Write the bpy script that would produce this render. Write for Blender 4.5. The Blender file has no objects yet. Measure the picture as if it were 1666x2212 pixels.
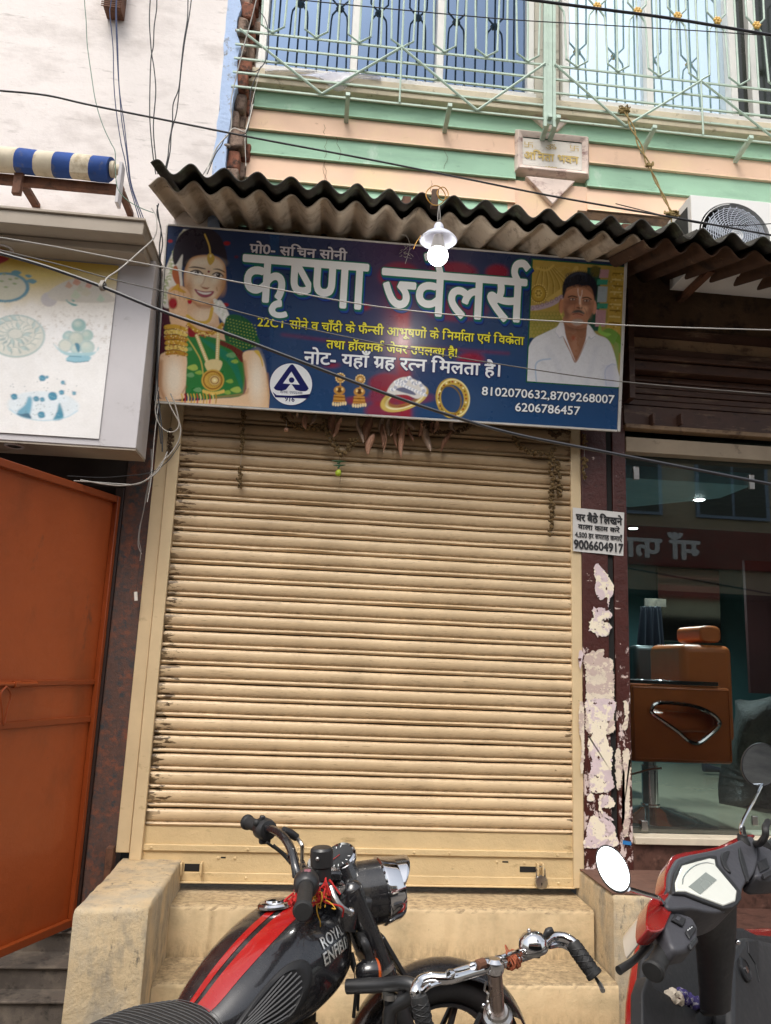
import bpy, math, random
import numpy as np
random.seed(7); rng = np.random.default_rng(7)
SC = bpy.context.scene
COL = SC.collection
R = math.radians
# ---------------------------------------------------------------- camera
_a, _b, _c = np.radians([5.2, 11.0, 2.34]); FOC = 1662.0
_cy, _sy, _cp, _sp = np.cos(_a), np.sin(_a), np.cos(_b), np.sin(_b)
FW = np.array([_sy*_cp, _cy*_cp, _sp]); _r = np.array([_cy, -_sy, 0.0]); _u = np.cross(_r, FW)
RT = np.cos(_c)*_r+np.sin(_c)*_u; UP = -np.sin(_c)*_r+np.cos(_c)*_u
CP = np.array([0, -4.0734, 1.5829])
def ray(x, y): return RT*(x-833)/FOC-UP*(y-1106)/FOC+FW
def P(x, y, Y=0.0):
    d = ray(x, y); return CP+d*(Y-CP[1])/d[1]
def PZ(x, y, Z):
    d = ray(x, y); return CP+d*(Z-CP[2])/d[2]
def PN(x, y, o, n):
    d = ray(x, y); o = np.array(o); n = np.array(n); return CP+d*((o-CP)@n)/(d@n)
def crop(x0, y0, x1, cw):
    k = (x1-x0)/cw
    return lambda x, y: ((x0+x*k)/1.8439, (y0+y*k)/1.8439)
from mathutils import Matrix, Vector
camd = bpy.data.cameras.new('camera'); cam = bpy.data.objects.new('camera', camd); COL.objects.link(cam)
cam.matrix_world = Matrix(((RT[0], UP[0], -FW[0], CP[0]), (RT[1], UP[1], -FW[1], CP[1]), (RT[2], UP[2], -FW[2], CP[2]), (0, 0, 0, 1)))
camd.sensor_fit = 'VERTICAL'; camd.sensor_height = 32.0; camd.lens = FOC/2212*32.0
camd.clip_start = 0.05; camd.clip_end = 600
SC.camera = cam
# ---------------------------------------------------------------- sky and sun
W = bpy.data.worlds.new('World'); SC.world = W; W.use_nodes = True
wn = W.node_tree; wn.nodes.clear()
sky = wn.nodes.new('ShaderNodeTexSky'); sky.sky_type = 'NISHITA'; sky.sun_disc = False
sky.sun_elevation = R(58); sky.sun_rotation = R(200); sky.air_density = 1.3; sky.dust_density = 4.0
hs = wn.nodes.new('ShaderNodeHueSaturation'); hs.inputs['Saturation'].default_value = 0.38
bg = wn.nodes.new('ShaderNodeBackground'); bg.inputs['Strength'].default_value = 0.15
wo = wn.nodes.new('ShaderNodeOutputWorld')
wn.links.new(sky.outputs[0], hs.inputs['Color']); wn.links.new(hs.outputs[0], bg.inputs['Color']); wn.links.new(bg.outputs[0], wo.inputs['Surface'])
sl = bpy.data.lights.new('sun', 'SUN'); sl.energy = 1.2; sl.angle = R(25); sl.color = (1.0, 0.95, 0.88)
sun = bpy.data.objects.new('sun', sl); COL.objects.link(sun)
sdir = Vector((-math.sin(R(20))*math.cos(R(58)), -math.cos(R(20))*math.cos(R(58)), math.sin(R(58))))
sun.rotation_euler = sdir.to_track_quat('Z', 'Y').to_euler()
SC.view_settings.view_transform = 'Standard'; SC.view_settings.look = 'None'
SC.view_settings.exposure = 0.62; SC.view_settings.gamma = 1.0
try: SC.view_settings.use_curve_mapping = False
except Exception: pass
SC.cycles.max_bounces = 8
# ---------------------------------------------------------------- helpers
def lin(h, k=1.0):
    if isinstance(h, str):
        c = [int(h[i:i+2], 16)/255 for i in (0, 2, 4)]
        return tuple(k*(x/12.92 if x <= .04045 else ((x+.055)/1.055)**2.4) for x in c)
    return tuple(x*k for x in h)
def tag(o, label=None, cat=None, group=None, kind=None):
    if label: o['label'] = label
    if cat: o['category'] = cat
    if group: o['group'] = group
    if kind: o['kind'] = kind
    return o
def thing(name, label, cat, loc=(0, 0, 0), group=None):
    o = bpy.data.objects.new(name, None); COL.objects.link(o); o.location = [float(v) for v in loc]
    o.empty_display_size = .1
    return tag(o, label, cat, group)
def rootloc(p):
    while p.parent: p = p.parent
    return np.array(p.location)
def rootpos(o):
    v = np.zeros(3)
    while o: v += np.array(o.location); o = o.parent
    return v
class MB:
    def __init__(s): s.v = []; s.f = []; s.n = 0
    def add(s, vs, fs):
        vs = np.asarray(vs, float).reshape(-1, 3); s.v.append(vs)
        b = s.n
        s.f += [tuple(b+i for i in f) for f in fs]; s.n += len(vs); return s
    def box(s, x0, x1, y0, y1, z0, z1):
        return s.add([(x0, y0, z0), (x1, y0, z0), (x1, y1, z0), (x0, y1, z0), (x0, y0, z1), (x1, y0, z1), (x1, y1, z1), (x0, y1, z1)],
                     [(0, 3, 2, 1), (4, 5, 6, 7), (0, 1, 5, 4), (1, 2, 6, 5), (2, 3, 7, 6), (3, 0, 4, 7)])
    def obox(s, c, ax, ay, az):
        c, ax, ay, az = map(np.array, (c, ax, ay, az))
        return s.add([c-ax-ay-az, c+ax-ay-az, c+ax+ay-az, c-ax+ay-az, c-ax-ay+az, c+ax-ay+az, c+ax+ay+az, c-ax+ay+az],
                     [(0, 3, 2, 1), (4, 5, 6, 7), (0, 1, 5, 4), (1, 2, 6, 5), (2, 3, 7, 6), (3, 0, 4, 7)])
    def prism(s, poly, vec):
        p = np.array(poly, float); vec = np.array(vec, float); n = len(p)
        return s.add(np.vstack([p, p+vec]), [tuple(range(n))[::-1], tuple(range(n, 2*n))]+[(i, (i+1) % n, n+(i+1) % n, n+i) for i in range(n)])
    def loft(s, rings, cap=True, close=True):
        n = len(rings[0]); m = len(rings); fs = []
        for j in range(m-1):
            for i in range(n if close else n-1):
                a, b = j*n+i, j*n+(i+1) % n; fs.append((a, b, b+n, a+n))
        if cap: fs.append(tuple(range(n))[::-1]); fs.append(tuple((m-1)*n+i for i in range(n)))
        return s.add(np.vstack([np.array(r) for r in rings]), fs)
    def tube(s, pts, r, n=8, smooth=0, cap=True):
        pts = np.array(pts, float)
        if smooth: pts = cat(pts, smooth)
        m = len(pts); rr = np.interp(np.linspace(0, 1, m), np.linspace(0, 1, len(r)), r) if hasattr(r, '__len__') else np.full(m, r)
        t = np.gradient(pts, axis=0); t /= np.linalg.norm(t, axis=1)[:, None]+1e-12
        a = np.array([0, 0, 1.]) if abs(t[0][2]) < .9 else np.array([1., 0, 0])
        u = np.cross(t[0], a); u /= np.linalg.norm(u); rings = []
        for j in range(m):
            u = u-t[j]*(u@t[j]); u /= np.linalg.norm(u)+1e-12; w = np.cross(t[j], u)
            k = 1.0
            if 0 < j < m-1:
                d1 = pts[j]-pts[j-1]; d2 = pts[j+1]-pts[j]; cc = (d1@d2)/(np.linalg.norm(d1)*np.linalg.norm(d2)+1e-12)
                k = 1/max(.7, math.sqrt(max(0, (1+cc)/2)))
            th = np.arange(n)*2*np.pi/n
            rings.append(pts[j]+rr[j]*k*(np.cos(th)[:, None]*u+np.sin(th)[:, None]*w))
        return s.loft(rings, cap)
    def lathe(s, o, ax, prof, n=24, cap=True, ph=0):
        o = np.array(o, float); ax = np.array(ax, float); ax /= np.linalg.norm(ax)
        a = np.array([0, 0, 1.]) if abs(ax[2]) < .9 else np.array([1., 0, 0])
        u = np.cross(ax, a); u /= np.linalg.norm(u); w = np.cross(ax, u)
        th = np.arange(n)*2*np.pi/n+ph
        return s.loft([o+ax*h+max(r, 1e-4)*(np.cos(th)[:, None]*u+np.sin(th)[:, None]*w) for r, h in prof], cap)
    def ball(s, c, r, n=10, m=6, ax=(0, 0, 1)):
        r = (r, r) if not hasattr(r, '__len__') else r
        return s.lathe(c, ax, [(r[0]*math.sin(math.pi*i/m), -r[1]*math.cos(math.pi*i/m)) for i in range(m+1)], n, True)
    def grid(s, fn, nu, nv):
        vs = [fn(i/nu, j/nv) for j in range(nv+1) for i in range(nu+1)]
        return s.add(vs, [(j*(nu+1)+i, j*(nu+1)+i+1, (j+1)*(nu+1)+i+1, (j+1)*(nu+1)+i) for j in range(nv) for i in range(nu)])
    def build(s, name, m=None, parent=None, smooth=False, bevel=0, seg=2, label=None, angle=35, solid=0):
        v = np.vstack(s.v); 
        if parent is None:
            loc = np.array([(v[:, 0].min()+v[:, 0].max())/2, (v[:, 1].min()+v[:, 1].max())/2, v[:, 2].min()])
            rel = v-loc
        else:
            rel = v-rootpos(parent); loc = np.zeros(3)
        me = bpy.data.meshes.new(name); me.from_pydata(rel.tolist(), [], s.f); me.update()
        o = bpy.data.objects.new(name, me); COL.objects.link(o)
        if m is not None: me.materials.append(m)
        o.location = loc.tolist()
        if parent is not None: o.parent = parent
        if smooth:
            me.shade_smooth()
            try: me.set_sharp_from_angle(angle=R(angle))
            except Exception: pass
        if solid:
            md = o.modifiers.new('solid', 'SOLIDIFY'); md.thickness = solid; md.offset = 0
        if bevel:
            md = o.modifiers.new('bevel', 'BEVEL'); md.width = bevel; md.segments = seg; md.limit_method = 'ANGLE'; md.angle_limit = R(40)
            me.shade_smooth()
            try: me.set_sharp_from_angle(angle=R(50))
            except Exception: pass
        if label: o['label'] = label
        return o
def cat(p, k):
    p = np.array(p, float); q = np.vstack([2*p[0]-p[1], p, 2*p[-1]-p[-2]]); out = []
    for i in range(1, len(q)-2):
        for t in np.arange(k)/k:
            out.append(.5*((2*q[i])+(-q[i-1]+q[i+1])*t+(2*q[i-1]-5*q[i]+4*q[i+1]-q[i+2])*t*t+(-q[i-1]+3*q[i]-3*q[i+1]+q[i+2])*t**3))
    out.append(p[-1]); return np.array(out)
def catc(p, k):
    p = [tuple(x) for x in p]; q = cat([p[-1]]+p+[p[0], p[1]], k); return q[k:-k-1]
def copy_tree(o, parent=None, dl=None):
    c = o.copy(); COL.objects.link(c); c.parent = parent
    if dl is not None: c.location = [a+b for a, b in zip(c.location, dl)]
    for ch in list(o.children): copy_tree(ch, c)
    return c
# ---------------------------------------------------------------- materials
_M = {}
def nd(nt, t, **k):
    n = nt.nodes.new(t)
    for a, b in k.items(): setattr(n, a, b)
    return n
def noise(nt, vec, scale, detail=5, rough=.6, dist=0):
    n = nd(nt, 'ShaderNodeTexNoise'); n.inputs['Scale'].default_value = scale; n.inputs['Detail'].default_value = detail
    n.inputs['Roughness'].default_value = rough; n.inputs['Distortion'].default_value = dist; nt.links.new(vec, n.inputs['Vector']); return n.outputs['Fac']
def ramp(nt, src, a, b):
    n = nd(nt, 'ShaderNodeMapRange', clamp=True); n.inputs[1].default_value = a; n.inputs[2].default_value = b
    nt.links.new(src, n.inputs[0]); return n.outputs[0]
def mth(nt, op, a, b=None):
    n = nd(nt, 'ShaderNodeMath', operation=op)
    for i, x in enumerate((a, b)):
        if x is None: continue
        if isinstance(x, (int, float)): n.inputs[i].default_value = x
        else: nt.links.new(x, n.inputs[i])
    return n.outputs[0]
def mix(nt, f, a, b, blend='MIX'):
    n = nd(nt, 'ShaderNodeMix', data_type='RGBA', blend_type=blend)
    for i, x in ((0, f), (6, a), (7, b)):
        if isinstance(x, (int, float)): n.inputs[i].default_value = x
        elif isinstance(x, tuple): n.inputs[i].default_value = (*x[:3], 1)
        else: nt.links.new(x, n.inputs[i])
    return n.outputs[2]
def mapping(nt, sc=(1, 1, 1), world=True):
    if world: src = nd(nt, 'ShaderNodeNewGeometry').outputs['Position']
    else: src = nd(nt, 'ShaderNodeTexCoord').outputs['Object']
    m = nd(nt, 'ShaderNodeMapping'); m.inputs['Scale'].default_value = sc; nt.links.new(src, m.inputs[0]); return m.outputs[0]
def mat(name, col, rough=.5, metal=0, var=.12, vs=6, dirt=None, stain=None, bump=None, coat=0, spec=.5, world=True, emis=None, attr=None, streak=None, alpha=None, trans=0, ior=1.45):
    """dirt=(col,lo,hi,scale,(stretch)), streak likewise; bump=(strength,scale,dist)"""
    if name in _M: return _M[name]
    m = bpy.data.materials.new(name); m.use_nodes = True; nt = m.node_tree; bs = nt.nodes['Principled BSDF']
    if isinstance(col, str): col = lin(col)
    vec = mapping(nt, (1, 1, 1), world)
    if attr:
        at = nd(nt, 'ShaderNodeAttribute', attribute_name=attr); c = at.outputs['Color']
    else: c = col
    if var:
        f = ramp(nt, noise(nt, vec, vs, 6, .65), .3, .7)
        g = nd(nt, 'ShaderNodeMix', data_type='FLOAT'); g.inputs[2].default_value = 1-var; g.inputs[3].default_value = 1+var*.6; nt.links.new(f, g.inputs[0])
        cc = nd(nt, 'ShaderNodeCombineColor'); [nt.links.new(g.outputs[0], cc.inputs[i]) for i in range(3)]
        c = mix(nt, 1.0, c, cc.outputs[0], 'MULTIPLY')
    rsrc = None
    for d in (stain, dirt, streak):
        if not d: continue
        dc, lo, hi, sc, st = d
        if isinstance(dc, str): dc = lin(dc)
        f = ramp(nt, noise(nt, mapping(nt, st, world), sc, 8, .68), lo, hi)
        c = mix(nt, f, c, dc); rsrc = f
    if isinstance(c, tuple): bs.inputs['Base Color'].default_value = (*c, 1)
    else: nt.links.new(c, bs.inputs['Base Color'])
    bs.inputs['Roughness'].default_value = rough; bs.inputs['Metallic'].default_value = metal
    bs.inputs['Coat Weight'].default_value = coat; bs.inputs['Coat Roughness'].default_value = .06
    bs.inputs['Specular IOR Level'].default_value = spec
    if rough < .9 and rough > .15 and var:
        f = noise(nt, vec, vs*2.3, 4); g = nd(nt, 'ShaderNodeMapRange'); g.inputs[3].default_value = max(.05, rough-.12); g.inputs[4].default_value = min(1, rough+.15)
        nt.links.new(f, g.inputs[0]); nt.links.new(g.outputs[0], bs.inputs['Roughness'])
    if bump:
        b = nd(nt, 'ShaderNodeBump'); b.inputs['Strength'].default_value = bump[0]; b.inputs['Distance'].default_value = bump[2] if len(bump) > 2 else .004
        nt.links.new(noise(nt, mapping(nt, bump[3] if len(bump) > 3 else (1, 1, 1), world), bump[1], 7, .7), b.inputs['Height']); nt.links.new(b.outputs[0], bs.inputs['Normal'])
    if emis: bs.inputs['Emission Color'].default_value = (*emis[0], 1); bs.inputs['Emission Strength'].default_value = emis[1]
    if trans: bs.inputs['Transmission Weight'].default_value = trans; bs.inputs['IOR'].default_value = ior
    if alpha is not None: bs.inputs['Alpha'].default_value = alpha
    _M[name] = m; return m
def glassmat(name, tint, refl=.12, rough=0.0):
    """thin pane: clear film plus mirror reflection by angle"""
    m = bpy.data.materials.new(name); m.use_nodes = True; nt = m.node_tree; nt.nodes.clear()
    o = nd(nt, 'ShaderNodeOutputMaterial'); t = nd(nt, 'ShaderNodeBsdfTransparent'); t.inputs[0].default_value = (*tint, 1)
    g = nd(nt, 'ShaderNodeBsdfGlossy'); g.inputs['Roughness'].default_value = rough; g.inputs[0].default_value = (1, 1, 1, 1)
    f = nd(nt, 'ShaderNodeFresnel'); f.inputs[0].default_value = 1.5; k = nd(nt, 'ShaderNodeMath', operation='ADD'); k.inputs[1].default_value = refl
    nt.links.new(f.outputs[0], k.inputs[0]); x = nd(nt, 'ShaderNodeMixShader'); nt.links.new(k.outputs[0], x.inputs[0]); nt.links.new(t.outputs[0], x.inputs[1]); nt.links.new(g.outputs[0], x.inputs[2])
    nt.links.new(x.outputs[0], o.inputs[0]); return m
# shared materials
CREAM = lin('d9bc83'); BROWN = lin('4a2119')
M_cream = mat('cream_paint', CREAM, .5, var=.12, vs=4, stain=('8f6f4a', .62, .78, 5, (1, 1, 3)), dirt=('5a4632', .68, .74, 30, (1, 1, 1)), bump=(.25, 60, .002))
M_black = mat('black_paint', (.012, .012, .014), .24, var=.2, vs=20, coat=.8, stain=((.06, .055, .048), .52, .85, 9, (1, 1, 1)), dirt=((.10, .09, .075), .70, .78, 60, (1, 1, 1)))
M_blackm = mat('black_metal', (.02, .02, .021), .38, var=.2, vs=30, spec=.6)
M_rubber = mat('black_rubber', (.018, .018, .018), .6, var=.15, vs=60, bump=(.1, 200, .001))
M_chrome = mat('chrome', (.72, .72, .73), .08, 1.0, var=.05, vs=10)
M_steel = mat('steel', (.5, .49, .47), .3, 1.0, var=.12, vs=20)
M_rust = mat('rusty_steel', '6b4632', .75, var=.3, vs=18, dirt=('3a2418', .5, .7, 25, (1, 1, 1)), bump=(.3, 80, .002))
M_wire = mat('wire_black', (.02, .02, .022), .5, var=0)
M_wirew = mat('wire_grey', (.38, .36, .33), .6, var=.1)
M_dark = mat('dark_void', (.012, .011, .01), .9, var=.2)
M_white = mat('white_paint', lin('e6e2d8'), .45, var=.05, vs=5, dirt=('8a8478', .66, .8, 14, (1, 1, 1)))
# ================================================================ ground
M_road = mat('road_dust', (.16, .14, .12), .9, var=.3, vs=2, dirt=((.07, .062, .055), .45, .7, 3, (1, 1, 1)), bump=(.5, 40, .01))
g = MB().box(-60, 60, -60, 60, -.3, 0).build('ground', M_road); g['kind'] = 'structure'
# ================================================================ white building on the left
M_wplaster = mat('white_plaster', lin('ebe3de'), .8, var=.06, vs=1.5, dirt=('c6bdb7', .48, .72, 2.2, (1, 1, 2.2)), stain=('a9a19a', .60, .8, 9, (.7, 1, 4)), streak=('a69e96', .64, .76, 26, (1, 1, 3)), bump=(.5, 14, .008))
M_blue = mat('pale_blue_paint', lin('b3c8e8'), .8, var=.1, vs=8, dirt=('7d7468', .58, .7, 16, (1, 1, 1)), bump=(.6, 30, .01))
M_brick = mat('old_brick', lin('96604a'), .9, var=.35, vs=14, dirt=('3f322b', .48, .62, 22, (1, 1, 1)), stain=('a35c40', .6, .72, 9, (1, 1, 1)), bump=(.8, 60, .008))
M_mortar = mat('mortar', lin('9a8d80'), .95, var=.3, vs=20, dirt=('4c443c', .5, .7, 20, (1, 1, 1)), bump=(1, 40, .012))
YW = -.15
xb0 = P(490, 60, YW)[0]; xb1 = P(520, 60, YW)[0]; xb2 = P(548, 60, YW)[0]
wb = thing('white_house', 'whitewashed plaster house wall with a broken brick edge left of the striped house', 'building', (-3, YW, 0))
MB().box(-7, xb0, YW, 3.5, 3.45, 7.2).build('wall', M_wplaster, wb)
MB().box(-7, -2.4, YW, 3.5, 0, 3.449).build('lower_wall', M_wplaster, wb)
b = MB(); n = 44; zz = np.linspace(3.4, 7.1, n); edge = [(xb1+rng.uniform(-.03, .012), z) for z in zz]
e2 = [(xb0+rng.uniform(-.012, .004), z) for z in zz]
b.prism([(x, YW-.004, z) for x, z in e2]+[(x, YW-.004, z) for x, z in edge[::-1]], (0, .2, 0)).build('painted_edge', M_blue, wb)
MB().box(xb0, xb1+.005, YW+.2, 1.2, 3.45, 7.15).build('side_wall', M_mortar, wb)
M_brick2 = mat('old_brick_grey', lin('9a8272'), .92, var=.4, vs=12, dirt=('4a3b30', .5, .64, 20, (1, 1, 1)), stain=('9a8674', .6, .72, 12, (1, 1, 1)), bump=(1, 50, .012))
z = 3.9; i = 0
def brick_(x0, y0, w, h, d, m):
    j = lambda k=.007: rng.uniform(-k, k)
    MB().add([(x0+j(), y0+j(), z+j(.004)), (x0+w+j(), y0+j(), z+j(.006)), (x0+w+j(), y0+d, z+j(.006)), (x0+j(), y0+d, z), (x0+j(), y0+j(), z+h+j()), (x0+w+j(), y0+j(), z+h+j(.01)), (x0+w+j(), y0+d, z+h+j()), (x0+j(), y0+d, z+h)],
             [(0, 3, 2, 1), (4, 5, 6, 7), (0, 1, 5, 4), (1, 2, 6, 5), (2, 3, 7, 6), (3, 0, 4, 7)]).build('brick', m, wb, bevel=.013, seg=2)
while z < 6.6:
    h = rng.uniform(.098, .125); w = rng.uniform(.06, .095); x0 = xb1-.022+rng.uniform(-.018, .016)
    brick_(x0, YW+.005+rng.uniform(0, .045), w, h, .2, M_brick2 if rng.random() < .62 else M_brick)
    z0_ = z; z += rng.uniform(-.03, .04); brick_(x0+w*.72, YW+.09+rng.uniform(0, .03), rng.uniform(.045, .06), h*.9, .2, M_brick2 if rng.random() < .7 else M_brick); z = z0_
    if i % 3 == 0: MB().ball((x0-.005, YW+.01, z+h), (.022, .014), 8, 5, rng.normal(0, 1, 3)).build('mortar_lump', M_mortar, wb, smooth=True)
    z += h+rng.uniform(.004, .014); i += 1
# ================================================================ striped house above
sh = thing('striped_house', 'upper storey painted in green and peach bands behind the balcony grille', 'building', (2, 0, 0))
M_green = mat('green_wall', lin('a0c8ab'), .75, var=.07, vs=3, dirt=('5f7f66', .62, .8, 9, (1, 1, 3)), stain=('8bb096', .5, .72, 3, (.5, 1, 2)), streak=('c2d6c4', .6, .75, 7, (1, 1, .4)), bump=(.2, 60, .002))
M_peach = mat('peach_wall', lin('f0cbae'), .75, var=.06, vs=3, dirt=('b98e6c', .64, .8, 9, (1, 1, 3)), stain=('f0d2a8', .5, .7, 2, (1, 1, 1)), streak=('c9a384', .62, .76, 8, (1, 1, .4)), bump=(.2, 60, .002))
M_sill = mat('sill_stone', lin('d8cbb0'), .7, var=.15, vs=8, dirt=('7c6c4c', .58, .72, 12, (1, 1, 1)))
zl = [P(556, 197)[2], P(547, 236)[2], P(538.5, 283)[2], P(533, 335)[2], P(522, 387)[2], 4.19, 4.0, 3.75]
MB().box(-.64, 6, .02, .35, 3.62, zl[0]).build('wall', M_green, sh)
MB().box(-.64, 6, .35, 3.5, 3.62, 4.9).build('inner_wall', M_dark, sh)
MB().box(-.64, 6, .101, .35, 6.5, 7.6).build('upper_wall', M_peach, sh)
MB().box(-.64, 6, .35, 3.6, 7.6, 7.75).build('roof_slab', M_sill, sh)
def band(x0, x1, zt, zb, m, lip=.028):
    return MB().prism([(x0, .02, zb), (x0, -lip, zb), (x0, -lip+.004, zb+.012), (x0, -.008, zt-.002), (x0, .02, zt-.002)], (x1-x0, 0, 0)).build('band', m, sh)
px0, px1 = P(1107, 340)[0], P(1270, 340)[0]
for k in range(5):
    m = M_green if k % 2 == 0 else M_peach
    if k in (1, 2, 3): band(-.63, px0+.015, zl[k], zl[k+1], m); band(px1-.015, 6, zl[k], zl[k+1], m)
    elif k == 0: band(-.63, 6, zl[k], zl[k+1], m)
    else: band(-.63, px0-.03, zl[k], zl[k+1], m); band(px1+.0, 6, zl[k], zl[k+1], m)
MB().box(px0-.029, px1-.001, -.012, .02, 3.95, zl[3]).build('wall_patch', M_peach, sh)
# thin cracks in the render coat
M_crack = mat('crack', lin('6f5138'), .9, var=0)
for (u, v, L) in ((700, 275, 150), (705, 350, 110), (958, 330, 45), (930, 395, 60), (1240, 300, 60), (725, 300, 60)):
    pts = []; x, y = u, v
    while y < v+L: 
        p = P(x, y, 0); pts.append((p[0], -.024, p[2])); x += rng.uniform(-5, 5); y += 8
    MB().tube(pts, .0009, 4).build('crack', M_crack, sh)
# window sill ledge
zs = zl[0]
MB().box(-.60, 6, -.075, .0, zs+.002, zs+.035).build('sill', M_sill, sh, bevel=.004)
MB().box(-.60, 6, -.085, .0, zs+.037, zs+.09).build('sill', M_sill, sh, bevel=.004)
# windows
M_alu = mat('white_aluminium', lin('e9e6e0'), .4, var=.05, vs=10, dirt=('9c9484', .68, .8, 20, (1, 1, 1)))
def mirror(name, tint, k=.9):
    return mat(name, tint, .03, metal=.9, var=.06, vs=1.5)
M_gl1 = mirror('blue_reflection_glass', (.105, .15, .23)); M_gl2 = mirror('sky_reflection_glass', (.60, .72, .82)); M_gl3 = mat('dark_window_glass', (.02, .025, .02), .12, var=.2)  # blue and pale tints put each window's reflection into the glass colour
zw0 = zs+.09; zw1 = 6.45; Yw = -.015
xv = [P(568, 120, Yw)[0], P(765, 120, Yw)[0], P(948, 120, Yw)[0], P(1143, 120, Yw)[0]]
xv2 = [P(1216, 120, Yw)[0], P(1397, 120, Yw)[0], P(1572, 120, Yw)[0], P(1620, 120, Yw)[0], P(1620, 120, Yw)[0]+.9]
MB().box(-.64, xv[0]-.03, .02, .35, zs, 6.5).build('pier', M_white, sh)
MB().box(xv[3]+.03, xv2[0]-.03, -.03, .35, zs+.036, 6.5).build('pier', mat('stained_white_pier', lin('cfc9ba'), .7, var=.1, vs=5, dirt=('6f6a55', .55, .7, 8, (1, 1, 3))), sh)
MB().box(xv2[4]+.03, 6, .02, .35, zs, 6.5).build('pier', M_peach, sh)
def window(xs, gl):
    w = MB().box(xs[0]-.03, xs[-1]+.03, Yw-.06, Yw+.05, zw0, zw0+.035).box(xs[0]-.03, xs[-1]+.03, Yw-.06, Yw+.05, zw1-.04, zw1)
    for i, x in enumerate(xs):
        w.box(x-.022, x+.022, Yw-.058+(.02 if i % 2 else 0), Yw+.048, zw0+.036, zw1-.041)
    w = w.build('window', M_alu, sh, bevel=.003)
    for i in range(len(xs)-1):
        MB().box(xs[i]+.023, xs[i+1]-.023, Yw+.01, Yw+.016, zw0+.036, zw1-.041).build('pane', gl[i], w)
window(xv, [M_gl1, M_gl1, M_gl1]); window(xv2, [M_gl2, M_gl2, M_gl3, M_gl3])
# ================================================================ balcony grille
YG = -.17
bg_ = thing('balcony_grille', 'pale green welded steel grille with yellow flower knots in front of the upstairs windows', 'balcony grille', (1, YG, 4.8))
M_grille = mat('pale_green_enamel', lin('b4c8b8'), .45, var=.12, vs=20, dirt=('6a5c3e', .64, .76, 30, (1, 1, 1)))
M_yel = mat('yellow_enamel', lin('e0b457'), .45, var=.15, vs=30)
z0 = P(900, 228, YG)[2]; z4 = P(515.2+985*.358, 295*.358, YG)[2]; dz = (z4-z0)/4
xp = P(1187, 100, YG)[0]; r = .0066
xL, xR = -.62, 5.2
def bars(x0, x1, xa, pit, nk, alignz):
    h = MB()
    for i in range(5): h.box(x0, x1, YG-.005, YG+.005, z0+dz*i-.005, z0+dz*i+.005)
    h.build('rail', M_grille, bg_)
    zf = alignz; d = MB()
    for k in range(nk):
        xc = xa+k*pit
        MB().tube([(xc, YG, z4), (xc, YG, 6.5)], r, 6).build('bar', M_grille, bg_)
        MB().tube([(xc+pit/2, YG, z4), (xc+pit/2, YG, 6.5)], r, 6).build('bar', M_grille, bg_)
        for s in (-1, 1):
            MB().tube([(xc, YG-.008, z4+.004), (xc+s*.065, YG-.008, z4+.05), (xc+s*.075, YG-.008, zf-.1), (xc+s*.08, YG-.008, zf-.06), (xc+s*(pit/2-.006), YG-.008, zf), (xc+s*.07, YG-.008, zf+.06), (xc+s*.065, YG-.008, zf+.5), (xc+s*.02, YG-.008, zf+.56)], r*.9, 6).build('scroll_bar', M_grille, bg_)
        f = MB()
        for j in range(6): f.ball((xc+pit/2+.017*math.cos(j*math.pi/3), YG-.018, zf+.017*math.sin(j*math.pi/3)), .011, 8, 5)
        f.ball((xc+pit/2, YG-.022, zf), .01, 8, 5); f.build('flower', M_yel, bg_, smooth=True)
    return
pit = (P(1057.5+1475*.36524, 500*.36524, YG)[0]-P(1057.5+515*.36524, 385*.36524, YG)[0])/4
xa2 = P(1057.5+515*.36524, 385*.36524, YG)[0]; zf = P(1057.5+1135*.36524, 110*.36524, YG)[2]
bars(xp+.03, xR, xa2, pit, 14, zf)
xa1 = P(515.2+205*.358, 215*.358, YG)[0]; pit1 = (P(515.2+1495*.358, 335*.358, YG)[0]-xa1)/5
bars(xL, xp-.03, xa1, pit1, 7, zf+.12)
for x in (xp-.028, xp+.028): MB().box(x-.009, x+.009, YG-.009, YG+.009, z0-.05, 6.5).build('post', M_grille, bg_)
MB().box(xp-.017, xp+.017, YG-.004, YG+.004, z0-.03, 6.5).build('post_plate', M_grille, bg_)
def zig(pts):
    for a, b2 in zip(pts[:-1], pts[1:]): MB().tube([(a[0], YG-.013, a[1]), (b2[0], YG-.013, b2[1])], .007, 6).build('brace', M_grille, bg_)
gx = lambda u, v: P(u, v, YG)[0]
A = gx(515.2+985*.358, 295*.358); B1 = gx(515.2+510*.358, 470*.358); B2 = gx(515.2+1440*.358, 560*.358); 
zig([(xL+.02, z4), (B1, z0), (A, z4), (B2, z0), (xp-.03, z4)])
MB().tube([(A, YG-.012, z0), (A, YG-.012, z4)], .006, 6).build('brace', M_grille, bg_)
C1 = gx(1057.5+800*.36524, 640*.36524); C2 = gx(1057.5+1245*.36524, 485*.36524)
zig([(xp+.03, z4), (C1, z0), (C2, z4), (C2+C2-C1, z0), (C2+2*(C2-C1), z4)])
MB().tube([(C2, YG-.012, z0), (C2, YG-.012, z4)], .006, 6).build('brace', M_grille, bg_)
for (u, v) in ((515.2+665*.358, 495*.358), (515.2+1275*.358, 560*.358), (1057.5+352*.36524, 600*.36524), (1057.5+400*.36524, 610*.36524), (1057.5+965*.36524, 680*.36524), (1057.5+1530*.36524, 740*.36524)):
    x = gx(u, v)
    MB().obox((x, (YG-.04)/2, z0-.012), (.013, 0, 0), (0, -YG/2+.01, -.018), (0, .001, .012)).build('bracket', M_grille, bg_, bevel=.002)
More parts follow.
